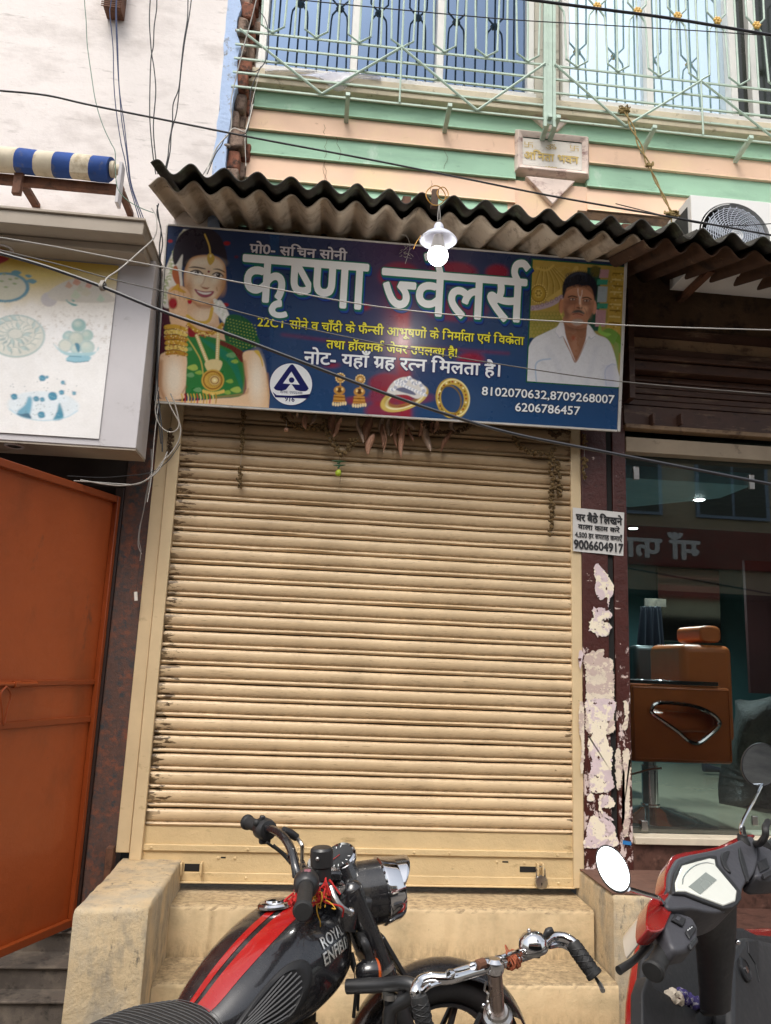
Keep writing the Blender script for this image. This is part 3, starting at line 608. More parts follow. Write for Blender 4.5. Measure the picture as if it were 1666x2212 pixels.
def poster_paint(X, Y):
    p = Paint(X, Y, 'eeecea'); n1 = vnoise(X, Y, 26, 1); n2 = vnoise(X, Y, 9, 2); n3 = vnoise(X, Y, 90, 3)
    p.mask(np.clip((900-Y)/500, 0, 1)*.8, 'd2c2a4'); p.mask(np.clip((640-Y-X*.12+n3*90)/360, 0, 1), 'd0b558'); p.mask(np.clip((260-Y)/200, 0, 1), 'b89326')
    p.mask(np.clip((n1*n2-.42)*6, 0, 1)*np.clip((1300-Y)/500, 0, .55)*np.clip((Y-560)/200, 0, 1), 'a99a88')
    p.poly([(-20, 60), (60, 70), (110, 95), (0, 150), (-40, 160)], '9c2834', 4); 
    p.ell(70, 430, 255, 165, 'c3bea6', 8); p.ring(60, 420, 262, 160, 26, '4c8798', 8); p.mask(np.clip(((X-60)/262)**2+((Y-420)/160)**2-1.35, 0, 1)*0, '4c8798')
    for t in np.arange(-25, 115, 5.5):
        c_, s_ = math.cos(math.radians(t)), math.sin(math.radians(t)); p.line([(60+250*c_, 420+150*s_), (60+285*c_, 420+180*s_)], 6, '2f6c86', 3, k=1)
    for (a, b_, w) in ((190, 250, 60), (370, 350, 60), (330, 290, 40)): p.poly([(a-w, b_-10), (a, b_-w*.5), (a+w, b_), (a+w*.3, b_+w*.5), (a-w*.5, b_+w*.3)], '4b8794', 4)
    for (a, b_) in ((50, 270), (20, 350), (170, 380), (70, 420), (190, 320), (120, 330)): p.poly([(a-28, b_-6), (a, b_-14), (a+28, b_), (a, b_+10)], '8a9a68', 4)
    p.ell(570, 560, 95, 85, 'beb6b4', 8); p.poly([(560, 480), (700, 380), (900, 320), (1150, 420), (1340, 560), (1200, 600), (800, 590), (600, 560)], 'c6bdae', 16)
    for (a, b_, w, c_) in ((800, 390, 46, 'c49a7e'), (890, 350, 52, 'cb9177'), (1030, 390, 44, 'c98f79'), (880, 500, 60, 'b9c0a4'), (1000, 470, 60, 'c2b89e'), (1170, 545, 50, 'b2bfa8'), (930, 430, 50, 'bdb79e')):
        p.poly([(a-w, b_+w*.5), (a-w*.1, b_-w), (a+w, b_+w*.3), (a+w*.2, b_+w)], c_, 5, k=1)
    p.poly([(765, 550), (800, 590), (900, 625), (850, 635), (780, 590)], '46908d', 4); p.poly([(830, 560), (850, 590), (870, 575)], '5f9c8c', 4)
    # plate of diamond sweets
    p.ell(190, 990, 325, 250, 'd4d4ca', 8); p.ring(190, 985, 325, 240, 16, '90b0b4', 8, a=.7)
    r_ = np.random.default_rng(5)
    for t in range(0, 360, 20):
        for rr_ in (120, 230):
            a, b_ = 180+rr_*1.12*math.cos(math.radians(t+rr_*.2)), 960+rr_*.8*math.sin(math.radians(t+rr_*.2)); q = math.radians(t); L = 62
            dx, dy = math.cos(q), math.sin(q)*.8; nx_, ny_ = -dy, dx
            p.poly([(a-dx*L, b_-dy*L), (a+nx_*26, b_+ny_*26), (a+dx*L, b_+dy*L), (a-nx_*26, b_-ny_*26)], 'dddcd2' if r_.random() > .3 else 'b9c9c5', 4, k=1)
            p.line([(a-dx*L, b_-dy*L), (a-nx_*26, b_-ny_*26), (a+dx*L, b_+dy*L)], 7, '7d9a99', 4, k=1, a=.8)
            p.poly([(a-nx_*27, b_-ny_*27+3), (a+dx*L, b_+dy*L+3), (a+dx*L-8, b_+dy*L+24), (a-nx_*24, b_-ny_*24+28)], '5b8791', 6, k=1, a=.6*max(0, math.sin(q)+.2))
    # cup of round sweets
    for (a, b_, w, c_) in ((915, 860, 82, '8fb3ae'), (800, 990, 70, '9cc0c0'), (1010, 975, 70, 'a5c0b8'), (885, 1010, 88, 'c0c9bd'), (760, 1090, 80, 'd0d3c9'), (1010, 1110, 85, 'bccdc6'), (880, 1130, 60, 'b9cdc9')):
        p.ell(a, b_, w, w*.93, c_, 14); p.ring(a, b_+w*.1, w*.95, w*.86, 12, '6fa0a8', 14, a=.5); p.ell(a-w*.2, b_-w*.25, w*.5, w*.4, 'd6d8cc', 40, a=.6)
    p.poly([(870, 1070), (920, 1080), (925, 1160), (900, 1165)], '3f7c92', 8); p.poly([(620, 1070), (760, 1170), (1100, 1170), (1140, 1110), (1060, 1215), (760, 1205)], 'a5c9d0', 12)
    p.poly([(800, 1215), (1035, 1215), (1045, 1260), (960, 1285), (780, 1280)], '8ebccb', 6, k=2); p.line([(770, 1270), (880, 1290), (1030, 1275)], 9, '35798f', 4); p.line([(800, 1215), (940, 1228)], 9, '3b7c92', 4)
    # tray with blue leaves
    p.ell(500, 1790, 415, 165, 'e2ebf0', 20, rot=2)
    p.poly([(330, 1690), (375, 1720), (350, 1890), (300, 1930), (200, 1870), (290, 1780)], '6ba6bf', 30); p.poly([(190, 1880), (250, 1890), (330, 1880), (365, 1945), (250, 1925)], '2f6782', 8)
    p.poly([(690, 1760), (740, 1930), (620, 1960), (660, 1870)], '4c90a8', 20); p.line([(110, 1830), (250, 1920), (500, 1965), (760, 1930), (900, 1850)], 8, '9cc9dc', 10)
    for (a, b_, w) in ((490, 1475, 38), (545, 1462, 18), (730, 1525, 24), (715, 1640, 30), (610, 1685, 52), (165, 1690, 38), (860, 1650, 24), (480, 1900, 42), (420, 1715, 34), (490, 1722, 28), (680, 1900, 34)):
        p.poly([(a-w, b_-w*.4), (a-w*.2, b_-w), (a+w*.8, b_-w*.7), (a+w, b_+w*.5), (a, b_+w*.9), (a-w*.7, b_+w*.6)], '3f88a5', 6); p.line([(a-w*.7, b_-w*.2), (a+w*.6, b_+w*.3)], 4, '9fcbd6', 4, k=1)
    for i in range(60): a, b_ = r_.uniform(120, 900), r_.uniform(1480, 1920); p.ell(a, b_, 5, 4, '3c5e6c', 3)
    d = (n3-.5); p.mask(np.clip(.12+d*.3, 0, 1), 'b7ab98', .35); return p
xr_, zb_, zt_ = P(235.5, 760, -.386)[0], P(214, 948, -.386)[2], P(257.5, 574, -.386)[2]
print_sheet('poster', np.array([-2.05, -.387, zb_]), np.array([xr_+2.05, 0, 0]), np.array([0, 0, zt_-zb_]), 230, 260, M_post, hb, inv(0, 1000, 480, 1397), poster_paint)
# rolled striped awning and its rusty bar
aw = thing('rolled_awning', 'rolled up blue and cream striped awning on a rusty wall bar', 'awning', (-1.5, -.4, 4.0))
M_cvb = mat('blue_canvas', lin('2d4f94'), .85, var=.2, vs=10, dirt=('6f6a63', .58, .74, 9, (1, 1, 1)), bump=(.4, 60, .002)); M_cvc = mat('cream_canvas', lin('d6cbb4'), .85, var=.15, vs=10, dirt=('8a7350', .54, .72, 8, (1, 1, 1)), bump=(.4, 60, .002))
Ya = -.42; pr = P(255, 367, Ya); pl_ = P(0, 356, Ya); zr_ = pr[2]; rr_ = (P(235, 343, Ya)[2]-P(235, 388, Ya)[2])/2
c1 = crop(0, 0, 1050, 1666); xs_ = [-2.1, -1.95]+[P(c1(u, 1050)[0], c1(u, 1050)[1], Ya)[0] for u in (0, 120, 240, 360, 475, 592, 705)]
for i in range(len(xs_)-1):
    x0, x1 = xs_[i], xs_[i+1]
    rg = []
    for j in range(7):
        x = x0+(x1-x0)*j/6
        rg.append([(x+.012*math.sin(k*2*math.pi/20*1+.5), Ya+rr_*1.0*math.cos(k*2*math.pi/20)*(1+.03*math.sin(x*30)), zr_+(rr_*math.sin(k*2*math.pi/20))*(1+.03*math.sin(x*23+k))+(-.010 if 12 < k < 17 else 0)) for k in range(20)])
    MB().loft(rg, True).build('stripe', M_cvb if i % 2 == 1 else M_cvc, aw, smooth=True)
xe_ = xs_[-1]
MB().lathe((xe_, Ya, zr_), (1, 0, 0), [(rr_*.7, 0), (rr_*.7, .02), (rr_*.45, .022), (rr_*.45, .05)], 18).build('roller_end', M_cvc, aw, smooth=True)
MB().box(xe_+.045, xe_+.062, Ya-.03, Ya+.03, zr_-.20, zr_+.03).build('end_arm', M_acp, aw, bevel=.003)
zb2 = P(140, 400, Ya+.05)[2]
MB().box(-2.3, xe_+.06, Ya+.03, Ya+.07, zb2-.022, zb2+.022).build('bar', M_rust, aw, bevel=.003)
xk = P(36, 400, Ya)[0]
MB().box(xk-.022, xk+.022, Ya+.0, Ya+.028, zb2-.10, zb2+.09).build('bracket', M_rust, aw, bevel=.004)
MB().box(xk-.02, xk+.02, Ya+.071, -.151, zb2-.01, zb2+.01).build('bracket', M_rust, aw)
MB().tube([(xk-.01, Ya-.0, zb2+.085), (xk-.025, Ya-.02, zb2+.06), (xk+.0, Ya-.03, zb2+.05), (xk+.02, Ya-.01, zb2+.08)], .006, 8, 4).build('hook', M_rust, aw, smooth=True)
MB().box(xe_+.03, xe_+.062, -.35, -.151, zb2-.012, zb2+.012).build('bracket', M_rust, aw)
# ================================================================ orange steel door, standing open
dr = thing('orange_door', 'rust orange sheet steel door standing open at the left edge', 'door', (-1.045, -.02, .3))
M_or = mat('orange_enamel', lin('a64d20'), .42, var=.14, vs=1.6, stain=('82401c', .5, .8, 3, (1, 1, .6)), dirt=('5d3d2a', .64, .76, 6, (1, 1, .5)), streak=('6f3a1e', .70, .74, 40, (1, 1, .6)), bump=(.35, 3, .02), coat=.15)
M_or2 = mat('orange_enamel_frame', lin('8f4019'), .42, var=.12, vs=8, dirt=('5a2a14', .66, .78, 30, (1, 1, 1)))
hx, hy = -1.045, -.02; dd = np.array([-.42, -.907, 0]); nn = np.array([.907, -.42, 0]); wD = 1.0; zD0, zD1 = .305, 2.37
O_ = np.array([hx, hy, 0])
def dbox(a0, a1, n0, n1, z0, z1, name, m, bev=.003):
    c_ = O_+dd*(a0+a1)/2+nn*(n0+n1)/2+np.array([0, 0, (z0+z1)/2]); return MB().obox(c_, dd*(a1-a0)/2, nn*(n1-n0)/2, (0, 0, (z1-z0)/2)).build(name, m, dr, bevel=bev)
# viewer sees the +nn face
dbox(0, wD, -.004, 0, zD0, zD1, 'panel', M_or, 0)
dbox(0, .022, .001, .03, zD0, zD1, 'frame_bar', M_or2); dbox(wD-.04, wD, .001, .03, zD0, zD1, 'frame_bar', M_or2)
dbox(.023, wD-.041, .001, .028, zD1-.035, zD1, 'frame_bar', M_or2); dbox(.023, wD-.041, .001, .028, zD0, zD0+.035, 'frame_bar', M_or2)
def dz_at(u, v):
    p = PN(u, v, O_+nn*.01, nn); return p[2], (p-O_)@dd
z1_, _t = dz_at(190, 1474); z2_, _t = dz_at(160, 1556)
dbox(.023, wD-.041, .001, .012, z1_-.012, z1_+.012, 'cross_band', M_or2); dbox(.023, wD-.041, .001, .012, z2_-.015, z2_+.015, 'cross_band', M_or2)
zb3, tb = dz_at(30, 1478); _z, ta = dz_at(72, 1476)
pb = lambda t, n_, z: O_+dd*t+nn*n_+np.array([0, 0, z])
MB().tube([pb(ta, .028, zb3), pb(wD-.05, .028, zb3)], .011, 12).build('bolt', M_or2, dr, smooth=True)
MB().tube([pb(tb-.01, .028, zb3), pb(tb+.022, .028, zb3)], .016, 12).build('bolt_collar', M_or2, dr, smooth=True)
q1, q2, q3, q4 = [PN(*w, O_+nn*.045, nn) for w in ((14, 1483), (24, 1500), (8, 1565), (2, 1500))]
MB().tube([q1, q2, (q2+q3)/2+dd*0.0, q3, (q4+q3)/2, q4, q1], .0045, 6, 3).build('bolt_handle', M_or2, dr, smooth=True)
MB().box(-1.05, -1.006, -.03, .1, .3, 2.42).build('door_frame', mat('dark_frame', lin('2c1a14'), .5, var=.2), dr, bevel=.003)
# ================================================================ salon on the right
sa = thing('salon_shopfront', 'glass fronted barber salon with a dim interior right of the shutter', 'shop', (2.3, 0, .75))
M_marble = mat('sill_marble', lin('cfc3ad'), .4, var=.12, vs=10, dirt=('7a6a54', .62, .74, 14, (1, 1, 1)))
M_brst = mat('brown_granite_wall', lin('573c33'), .4, var=.25, vs=14, dirt=('34231d', .5, .66, 20, (1, 1, 1)), stain=('7d5d50', .62, .75, 12, (1, 1, 1)), bump=(.3, 50, .003))
zs0 = .72
MB().box(1.714, 6, -.05, .2, zs0, .755).build('sill', M_marble, sa, bevel=.003)
MB().box(1.60, 6, -.025, .2, 0, zs0-.001).build('base_wall', M_brst, sa)
MB().box(1.985, 6, -.5, -.026, 0, .42).build('step', M_brst, sa, bevel=.006)
MB().box(1.985, 6, -.8, -.501, 0, .22).build('step', M_brst, sa, bevel=.006)
M_tile = mat('floor_tile', lin('a39b84'), .12, var=.06, vs=4); M_teal = mat('salon_wall_glow_teal', lin('3f6468'), .6, var=.15, vs=2); M_ceil = mat('salon_panel_glow_teal', lin('6f9aa4'), .4, var=.08)  # teal of wall and panel puts the downlights' glow into the colour
MB().box(1.72, 6, .201, 3.2, .70, .752).build('floor', M_tile, sa)
MB().box(1.6, 6, 3.2, 3.3, .7, 3.5).build('back_wall', M_teal, sa); MB().box(1.6, 1.714, .101, 3.2, .7, 3.5).build('side_wall', M_teal, sa)
MB().box(1.6, 6, .35, 3.2, 3.02, 3.1).build('ceiling', mat('dark_ceiling', lin('2c2b29'), .7, var=.1), sa)
MB().box(5.9, 6, .21, 3.2, .7, 3.5).build('side_wall', M_teal, sa)
# dropped light panel with two downlights
cz = 2.72
MB().prism([(1.72, .25, cz), (2.62, .25, cz), (2.62, .62, cz), (2.2, 1.05, cz), (1.72, 1.05, cz)], (0, 0, .08)).build('light_panel', M_ceil, sa, bevel=.003)
M_led = mat('led_white', (1, 1, 1), .3, var=0, emis=((.85, .97, 1), 14))
for (u, v) in ((1511, 1079), (1368, 1141)):
    p = PZ(u, v, cz-.004) if v < 1100 else PZ(u, v, cz-.004)
    q = MB().lathe((p[0], p[1], cz-.006), (0, 0, 1), [(.036, 0), (.042, .002), (.042, .0055)], 24).build('downlight', M_white, sa, smooth=True)
    MB().lathe((p[0], p[1], cz-.0085), (0, 0, 1), [(.0001, 0), (.034, .0003), (.034, .002)], 24).build('lens', M_led, sa, smooth=True)
    L = bpy.data.lights.new('downlight_beam', 'SPOT'); L.energy = 80; L.spot_size = R(150); L.spot_blend = .6; L.color = (.72, .95, 1); L.shadow_soft_size = .04
    lo = bpy.data.objects.new('downlight_beam', L); COL.objects.link(lo); lo.location = (p[0], p[1], cz-.02); lo.parent = sa; lo.location = (p[0]-2.3, p[1], cz-.02-.75)
# glass and clips
MB().box(1.716, 2.93, .05, .06, .756, 3.02).build('glass_pane', glassmat('shop_glass', (.86, .885, .87), .03), sa)
MB().box(2.945, 5.9, .05, .06, .756, 3.02).build('glass_pane', bpy.data.materials['shop_glass'], sa)
for (u, v, w, h) in ((1391, 1783, .03, .05), (1629, 1772, .026, .045), (1373, 1023, .03, .075), (1622, 1042, .028, .085)):
    p = P(u, v, .045); MB().box(p[0]-w/2*1.1, p[0]+w/2*1.1, .03, .048, p[2]-h/2, p[2]+h/2).build('glass_clip', M_steel, sa, bevel=.002)
MB().box(1.714, 6, -.035, .04, 2.80, 2.885).build('top_channel', mat('beige_channel', lin('a08f78'), .6, var=.15, vs=6, dirt=('5c4c3c', .6, .75, 10, (1, 1, 1))), sa, bevel=.002)
# brown roller shutter pushed up over the salon
bs_ = thing('raised_shutter', 'dirty brown roller shutter pushed up above the salon glass', 'shutter', (2.3, -.05, 2.9))
M_bsh = mat('dirty_brown_steel', lin('4c3226'), .5, var=.25, vs=8, stain=('7d6650', .56, .7, 5, (.8, 1, 5)), dirt=('241610', .58, .72, 14, (1, 1, 2)), bump=(.3, 50, .002))
M_bsh2 = mat('dusty_beige_steel', lin('8d7357'), .6, var=.25, vs=8, stain=('4c3627', .52, .66, 7, (1.5, 1, 2)), bump=(.3, 50, .002))
def zz(v, u=1500): return P(u, v, -.05)[2]
zt0 = zz(716); bands = [(716, 738, .0, 0), (740, 764, .02, 1), (766, 781, .045, 0), (783, 793, .07, 0), (795, 815, .05, 0)]
for (a, b_, y_, k) in bands: MB().box(1.705, 6, -.05-y_, .0, zz(b_), zz(a)).build('slat', M_bsh2 if k else M_bsh, bs_, bevel=.006)
for i in range(5): 
    a = 817+i*13; MB().box(1.70, 6, -.03+.006*(i % 2), .0, zz(a+12), zz(a)).build('slat', M_bsh, bs_, bevel=.004)
MB().box(1.70, 6, -.045, .0, zz(925), zz(884)).build('bottom_plate', M_bsh, bs_, bevel=.003)
MB().box(1.70, 6, -.07, .0, zz(936), zz(927)).build('bottom_lip', M_bsh2, bs_, bevel=.003)
for du in (0, 60):
    p = P(1405+du, 905, -.05); MB().box(p[0]-.007, p[0]+.007, -.10, -.045, p[2]-.045, p[2]+.02).build('hasp_ear', M_bsh, bs_, bevel=.003)
p0, p1 = P(1405, 918, -.06), P(1465, 918, -.06); MB().box(p0[0], p1[0], -.062, -.05, p0[2]-.006, p0[2]+.006).build('hasp_bar', M_bsh, bs_)
pb1, pb2 = P(1513, 690, -.1), P(1520, 1000, -.1)
xg = P(1517, 700, -.1)[0]; MB().box(1.70, 1.735, -.13, -.03, zz(880), zz(650)).build('side_bracket', M_bsh, bs_, bevel=.003)
# barber chairs
M_leather = mat('tan_leather', lin('c0652f'), .36, var=.12, vs=8, bump=(.15, 70, .001), spec=.5); M_bleather = mat('black_leather', (.02, .02, .02), .4, var=.1)
def px_box(u0, v0, u1, v1, Y, d, name, m, parent, bev=.012, seg=3):
    a, b_ = P(u0, v0, Y), P(u1, v1, Y); return MB().box(a[0], b_[0], Y, Y+d, b_[2], a[2]).build(name, m, parent, bevel=bev, seg=seg)
def chair(Y, lm, label, dx=0):
    t = thing('barber_chair', label, 'chair', P(1430, 1790, Y), 'barber chairs in the salon')
    a, b_ = P(1362, 1478, Y), P(1586, 1652, Y); x0, x1, z0_, z1_2 = a[0], b_[0], b_[2], a[2]
    # side panel with a rounded triangular opening
    c4 = crop(2200, 2800, 3072, 1666)
    hole = [c4(*w) for w in ((752, 50), (790, 5), (900, 0), (1080, 25), (1200, 75), (1262, 130), (1262, 180), (1180, 260), (1110, 305), (1040, 290), (950, 215), (830, 130), (765, 85))]
    H = catc([(P(u, v, Y)[0], P(u, v, Y)[2]) for u, v in hole], 4); n_ = len(H); cxh, czh = H.mean(0)
    out = []
    for (hx_, hz_) in H:
        dx_, dz_ = hx_-cxh, hz_-czh; k_ = min(((x1-cxh)/dx_ if dx_ > 0 else (x0-cxh)/dx_) if abs(dx_) > 1e-6 else 1e9, ((z1_2-czh)/dz_ if dz_ > 0 else (z0_-czh)/dz_) if abs(dz_) > 1e-6 else 1e9)
        out.append((cxh+dx_*k_, czh+dz_*k_))
    for cx_, cz_ in ((x0, z0_), (x0, z1_2), (x1, z0_), (x1, z1_2)):
        i = min(range(n_), key=lambda j: (out[j][0]-cx_)**2+(out[j][1]-cz_)**2); out[i] = (cx_, cz_)
    q = MB(); vs = [(x, Y, z) for x, z in H]+[(x, Y, z) for x, z in out]+[(x, Y+.07, z) for x, z in H]+[(x, Y+.07, z) for x, z in out]
    fs = []
    for i in range(n_):
        j = (i+1) % n_; fs += [(i, j, n_+j, n_+i), (2*n_+i, 3*n_+i, 3*n_+j, 2*n_+j), (i, 2*n_+i, 2*n_+j, j), (n_+i, n_+j, 3*n_+j, 3*n_+i)]
    q.add(vs, fs).build('side_panel', lm, t, bevel=.02, seg=4)
    MB().tube([(x, Y-.002, z) for x, z in H]+[(H[0][0], Y-.002, H[0][1])], .0125, 8, cap=False).build('trim_ring', M_chrome, t, smooth=True)
    for zc3 in (c_z for c_z in (z1_2-.016,)): MB().tube([(x0+.02, Y-.001, z0_+.02), (x0+.015, Y-.001, zc3), (x1-.015, Y-.001, zc3), (x1-.015, Y-.001, z0_+.015), (x0+.02, Y-.001, z0_+.02)], .0028, 6).build('piping', lm, t)
    MB().box(x0-.06, x1-.07, Y-.0, Y+.08, z1_2+.004, z1_2+.030).build('armrest', M_chrome, t, bevel=.005)
    Yb = Y+.08
    MB().box(x0+.0, x1-.05, Yb, Yb+.5, (z0_+z1_2)/2-.05, (z0_+z1_2)/2+.06).build('seat', lm, t, bevel=.03, seg=3)
    MB().box(x0, x1, Yb+.52, Yb+.59, z0_, z1_2).build('side_panel', lm, t, bevel=.01)
    c_, d_ = P(1455, 1391, Y+.2), P(1568, 1490, Y+.2)
    MB().box(c_[0], d_[0], Y+.1, Y+.55, z0_+.1, c_[2]).build('backrest', lm, t, bevel=.045, seg=4)
    c_, d_ = P(1504, 1351, Y+.2), P(1552, 1390, Y+.2)
    q = MB(); q.loft([[(c_[0]+(d_[0]-c_[0])*(.5+.5*sx_*.98), y_, d_[2]+(c_[2]-d_[2])*(.5+.5*sz_)) for sx_, sz_ in [(math.copysign(abs(math.cos(a_))**.6, math.cos(a_)), math.copysign(abs(math.sin(a_))**.6, math.sin(a_))) for a_ in np.linspace(0, 2*math.pi, 24, endpoint=False)]] for y_ in (Y+.16, Y+.46)]).build('headrest', lm, t, bevel=.012)
    pc = P(1434, 1700, Y+.12); zf_ = .752
    MB().lathe((pc[0], Y+.3, zf_), (0, 0, 1), [(.25, .0), (.25, .012), (.12, .05), (.055, .075), (.055, .085), (.046, .09), (.046, .3), (.036, .302), (.036, z0_-zf_+.02)], 40).build('pedestal', M_chrome, t, smooth=True, angle=25)
    MB().box(pc[0]-.27, pc[0]+.27, Y+.04, Y+.56, zf_+.001, zf_+.012).build('base_plate', M_steel, t, bevel=.003)
    MB().tube([(pc[0]+.05, Y+.25, z0_-.06), (pc[0]-.05, Y+.24, z0_-.075), (pc[0]-.25, Y+.2, z0_-.12)], .006, 8, 3).build('footrest_rod', M_chrome, t, smooth=True)
    return t
chair(.14, M_leather, 'tan leather barber chair with a chrome ringed armrest close behind the salon glass')
t2 = thing('barber_chair', 'black leather barber chair behind the tan one in the salon', 'chair', (2.0, 1.2, .752), 'barber chairs in the salon')
px_box(1371, 1393, 1430, 1480, 1.0, .12, 'backrest', M_bleather, t2, .03); px_box(1365, 1480, 1440, 1600, 1.05, .5, 'seat', M_bleather, t2, .03)
MB().lathe((2.0, 1.3, .753), (0, 0, 1), [(.22, 0), (.22, .012), (.05, .05), (.045, .35)], 24).build('pedestal', M_chrome, t2, smooth=True)
# blue cape on a hook, shoe, mirror, boxes under a sheet
q = MB(); 
def capef(u, v):
    p = P(1406+ (u-.5)*(44+16*v), 1310+v*95, 1.5); return (p[0], 1.5+.03*math.sin(u*22)*(.3+v), p[2])
q.grid(capef, 30, 10).build('cape', mat('blue_cape', lin('070a1a'), .7, var=.2), None, smooth=True, solid=.004); tag(bpy.data.objects['cape'], 'dark blue barber cape hanging on the far salon wall', 'cape')
px_box(1395, 1292, 1440, 1312, 2.2, .03, 'wall_shelf', M_grey, None, .003); tag(bpy.data.objects['wall_shelf'], 'pale striped shelf glimpsed on the back wall of the salon', 'shelf')
px_box(1420, 1225, 1560, 1390, 3.1, .04, 'wall_mirror', mat('dim_mirror', (.5, .55, .55), .05, 1.0, var=.05), None, .004); tag(bpy.data.objects['wall_mirror'], 'large wall mirror on the salon back wall above the tan chair', 'mirror')
pp = PZ(1545, 1672, .76); sh_ = MB()
sh_.loft([[(pp[0]-.10+.2*t_+0*a_, pp[1]+.035*math.cos(a_)*(1-.3*t_), .756+(.032+.05*(1-t_)**1.5)*(.5+.5*math.sin(a_))) for a_ in np.linspace(0, 2*math.pi, 12, endpoint=False)] for t_ in np.linspace(0, 1, 8)])
sh_.build('shoe', mat('dark_shoe', (.03, .03, .04), .5, var=.1), None, smooth=True); tag(bpy.data.objects['shoe'], 'dark shoe with a white sole on the salon floor', 'shoe'); bpy.data.objects['shoe'].location.z = .775
M_cloth = mat('grey_plastic_cover', lin('4b4744'), .35, var=.3, vs=8, dirt=('2f2d2c', .5, .66, 9, (1, 1, 1)), bump=(1, 14, .03))
q = MB(); q.grid(lambda u, v: (P(1590, 1500, .9)[0]+u*1.1, .9+.08*math.sin(u*9+v*4), .76+(.62+.08*math.sin(u*7))*v), 24, 14).build('covered_sofa', M_cloth, None, smooth=True, solid=.3)
tag(bpy.data.objects['covered_sofa'], 'sofa under a crumpled grey plastic cover at the right side of the salon', 'sofa')
px_box(1608, 1210, 1700, 1500, 1.3, .03, 'wall_poster', mat('dark_red_poster', lin('2e1010'), .5, var=.2, vs=4, dirt=('a08a70', .68, .74, 6, (1, 1, 1))), None, .002); tag(bpy.data.objects['wall_poster'], 'dark red poster panel on the right wall of the salon', 'poster')

c1j = crop(0, 0, 1050, 1666); a_, b_ = P(*c1j(638, 40), -.24), P(*c1j(765, 40), -.24)
jb = thing('junction_box', 'small rust brown ribbed box on the white wall at the top edge', 'junction box', ((a_[0]+b_[0])/2, -.2, a_[2]))
MB().box(a_[0]+.012, b_[0], -.24, -.151, a_[2], a_[2]+.3).build('box', M_rust, jb, bevel=.004)
for i in range(9): MB().box(a_[0], b_[0]+.002, -.243, -.2401, a_[2]+.004+i*.012, a_[2]+.009+i*.012).build('rib', M_rust, jb)
# ================================================================ lettering
_G = {}
def embolden(v, f, off):
    """bold weight: the union of copies of the glyph moved round a small circle, each a hair higher"""
    z = np.zeros((len(v), 1))
    if off <= .004 or not len(v): return np.hstack([v, z]), f
    n_ = 8 if off < .04 else 14; V, F = [np.hstack([v, z])], list(f)
    for i in range(n_):
        a = 2*math.pi*i/n_; V.append(np.hstack([v+off*np.array([math.cos(a), math.sin(a)]), z+.000012*(i+1)])); F += [tuple((i+1)*len(v)+j for j in t) for t in f]
    return np.vstack(V), F
def glyphs(s, off=0.0, ext=False):
    k = (s, round(off, 4))
    if k in _G: return _G[k]
    def ev(t, o_):
        c = bpy.data.curves.new('t', 'FONT'); c.body = t; c.size = 1; c.offset = o_; c.resolution_u = 3
        ob = bpy.data.objects.new('t', c); COL.objects.link(ob); bpy.context.view_layer.update()
        dg = bpy.context.evaluated_depsgraph_get(); e = ob.evaluated_get(dg); m = e.to_mesh()
        v = np.array([x.co[:2] for x in m.vertices]) if len(m.vertices) else np.zeros((0, 2)); f = [tuple(p.vertices) for p in m.polygons]
        e.to_mesh_clear(); bpy.data.objects.remove(ob); bpy.data.curves.remove(c); return v, f
    v, f = ev(s, 0) if s != ' ' else (np.zeros((0, 2)), [])
    v, f = embolden(v, f, off); w, _ = ev(s+'।', 0); adv = w[:, 0].max()-.275
    _G[k] = (v, f, adv); return _G[k]
CLIP = {'ष': .40, 'ज': .56, 'न': .375, 'त': .39, 'ब': .39, 'स': .5}
def clip_x(v, f, X):
    V, F = [], []
    for t in f:
        p = [v[i] for i in t]; o = []
        for i in range(len(p)):
            a, b_ = p[i], p[(i+1) % len(p)]; ia, ib = a[0] <= X, b_[0] <= X
            if ia: o.append(a)
            if ia != ib: o.append(a+(b_-a)*(X-a[0])/(b_[0]-a[0]))
        if len(o) >= 3: F.append(tuple(range(len(V), len(V)+len(o)))); V += o
    return np.array(V), F
def stroke2(pts, w, off):
    p = cat(pts, 4); t = np.gradient(p, axis=0); t /= np.linalg.norm(t, axis=1)[:, None]; n = np.stack([-t[:, 1], t[:, 0]], 1); h = w/2+off
    p = p.copy(); p[0] -= t[0]*off; p[-1] += t[-1]*off
    v = np.vstack([p+n*h, p-n*h]); m = len(p); return v, [(i, i+1, m+i+1, m+i) for i in range(m-1)]
def compose(tok, off=0.0):
    V, F, pen, n = [], [], 0.0, 0; tk = []
    for t in tok: tk += list(t) if isinstance(t, str) else [t]
    for gi, t in enumerate(tk):
        if isinstance(t, str): v, f, a = glyphs(t, off); 
        elif t[0] == 'h':
            v, f, a = glyphs(t[1], 0); v, f = clip_x(v[:, :2], f, CLIP[t[1]]); v, f = embolden(v, f, off); a = CLIP[t[1]]-.005
        elif t[0] == 'R': v, f = stroke2([(-.135, .60), (-.20, .72), (-.17, .84), (-.05, .87), (.03, .80)], .075, off); a = 0; 
        elif t[0] == 'r': v, f = stroke2([(-.14, .30), (-.22, .22), (-.40, .05)], .07, off); a = 0
        elif t[0] == 's': a = t[1]; v, f = np.zeros((0, 3)), []
        if len(v):
            V.append((np.array(v) if v.shape[1] == 3 else np.hstack([v, np.zeros((len(v), 1))]))+np.array([pen, 0, .00002*(gi % 5)])); F += [tuple(n+i for i in q) for q in f]; n += len(v)
        pen += a
    return np.vstack(V), F, pen
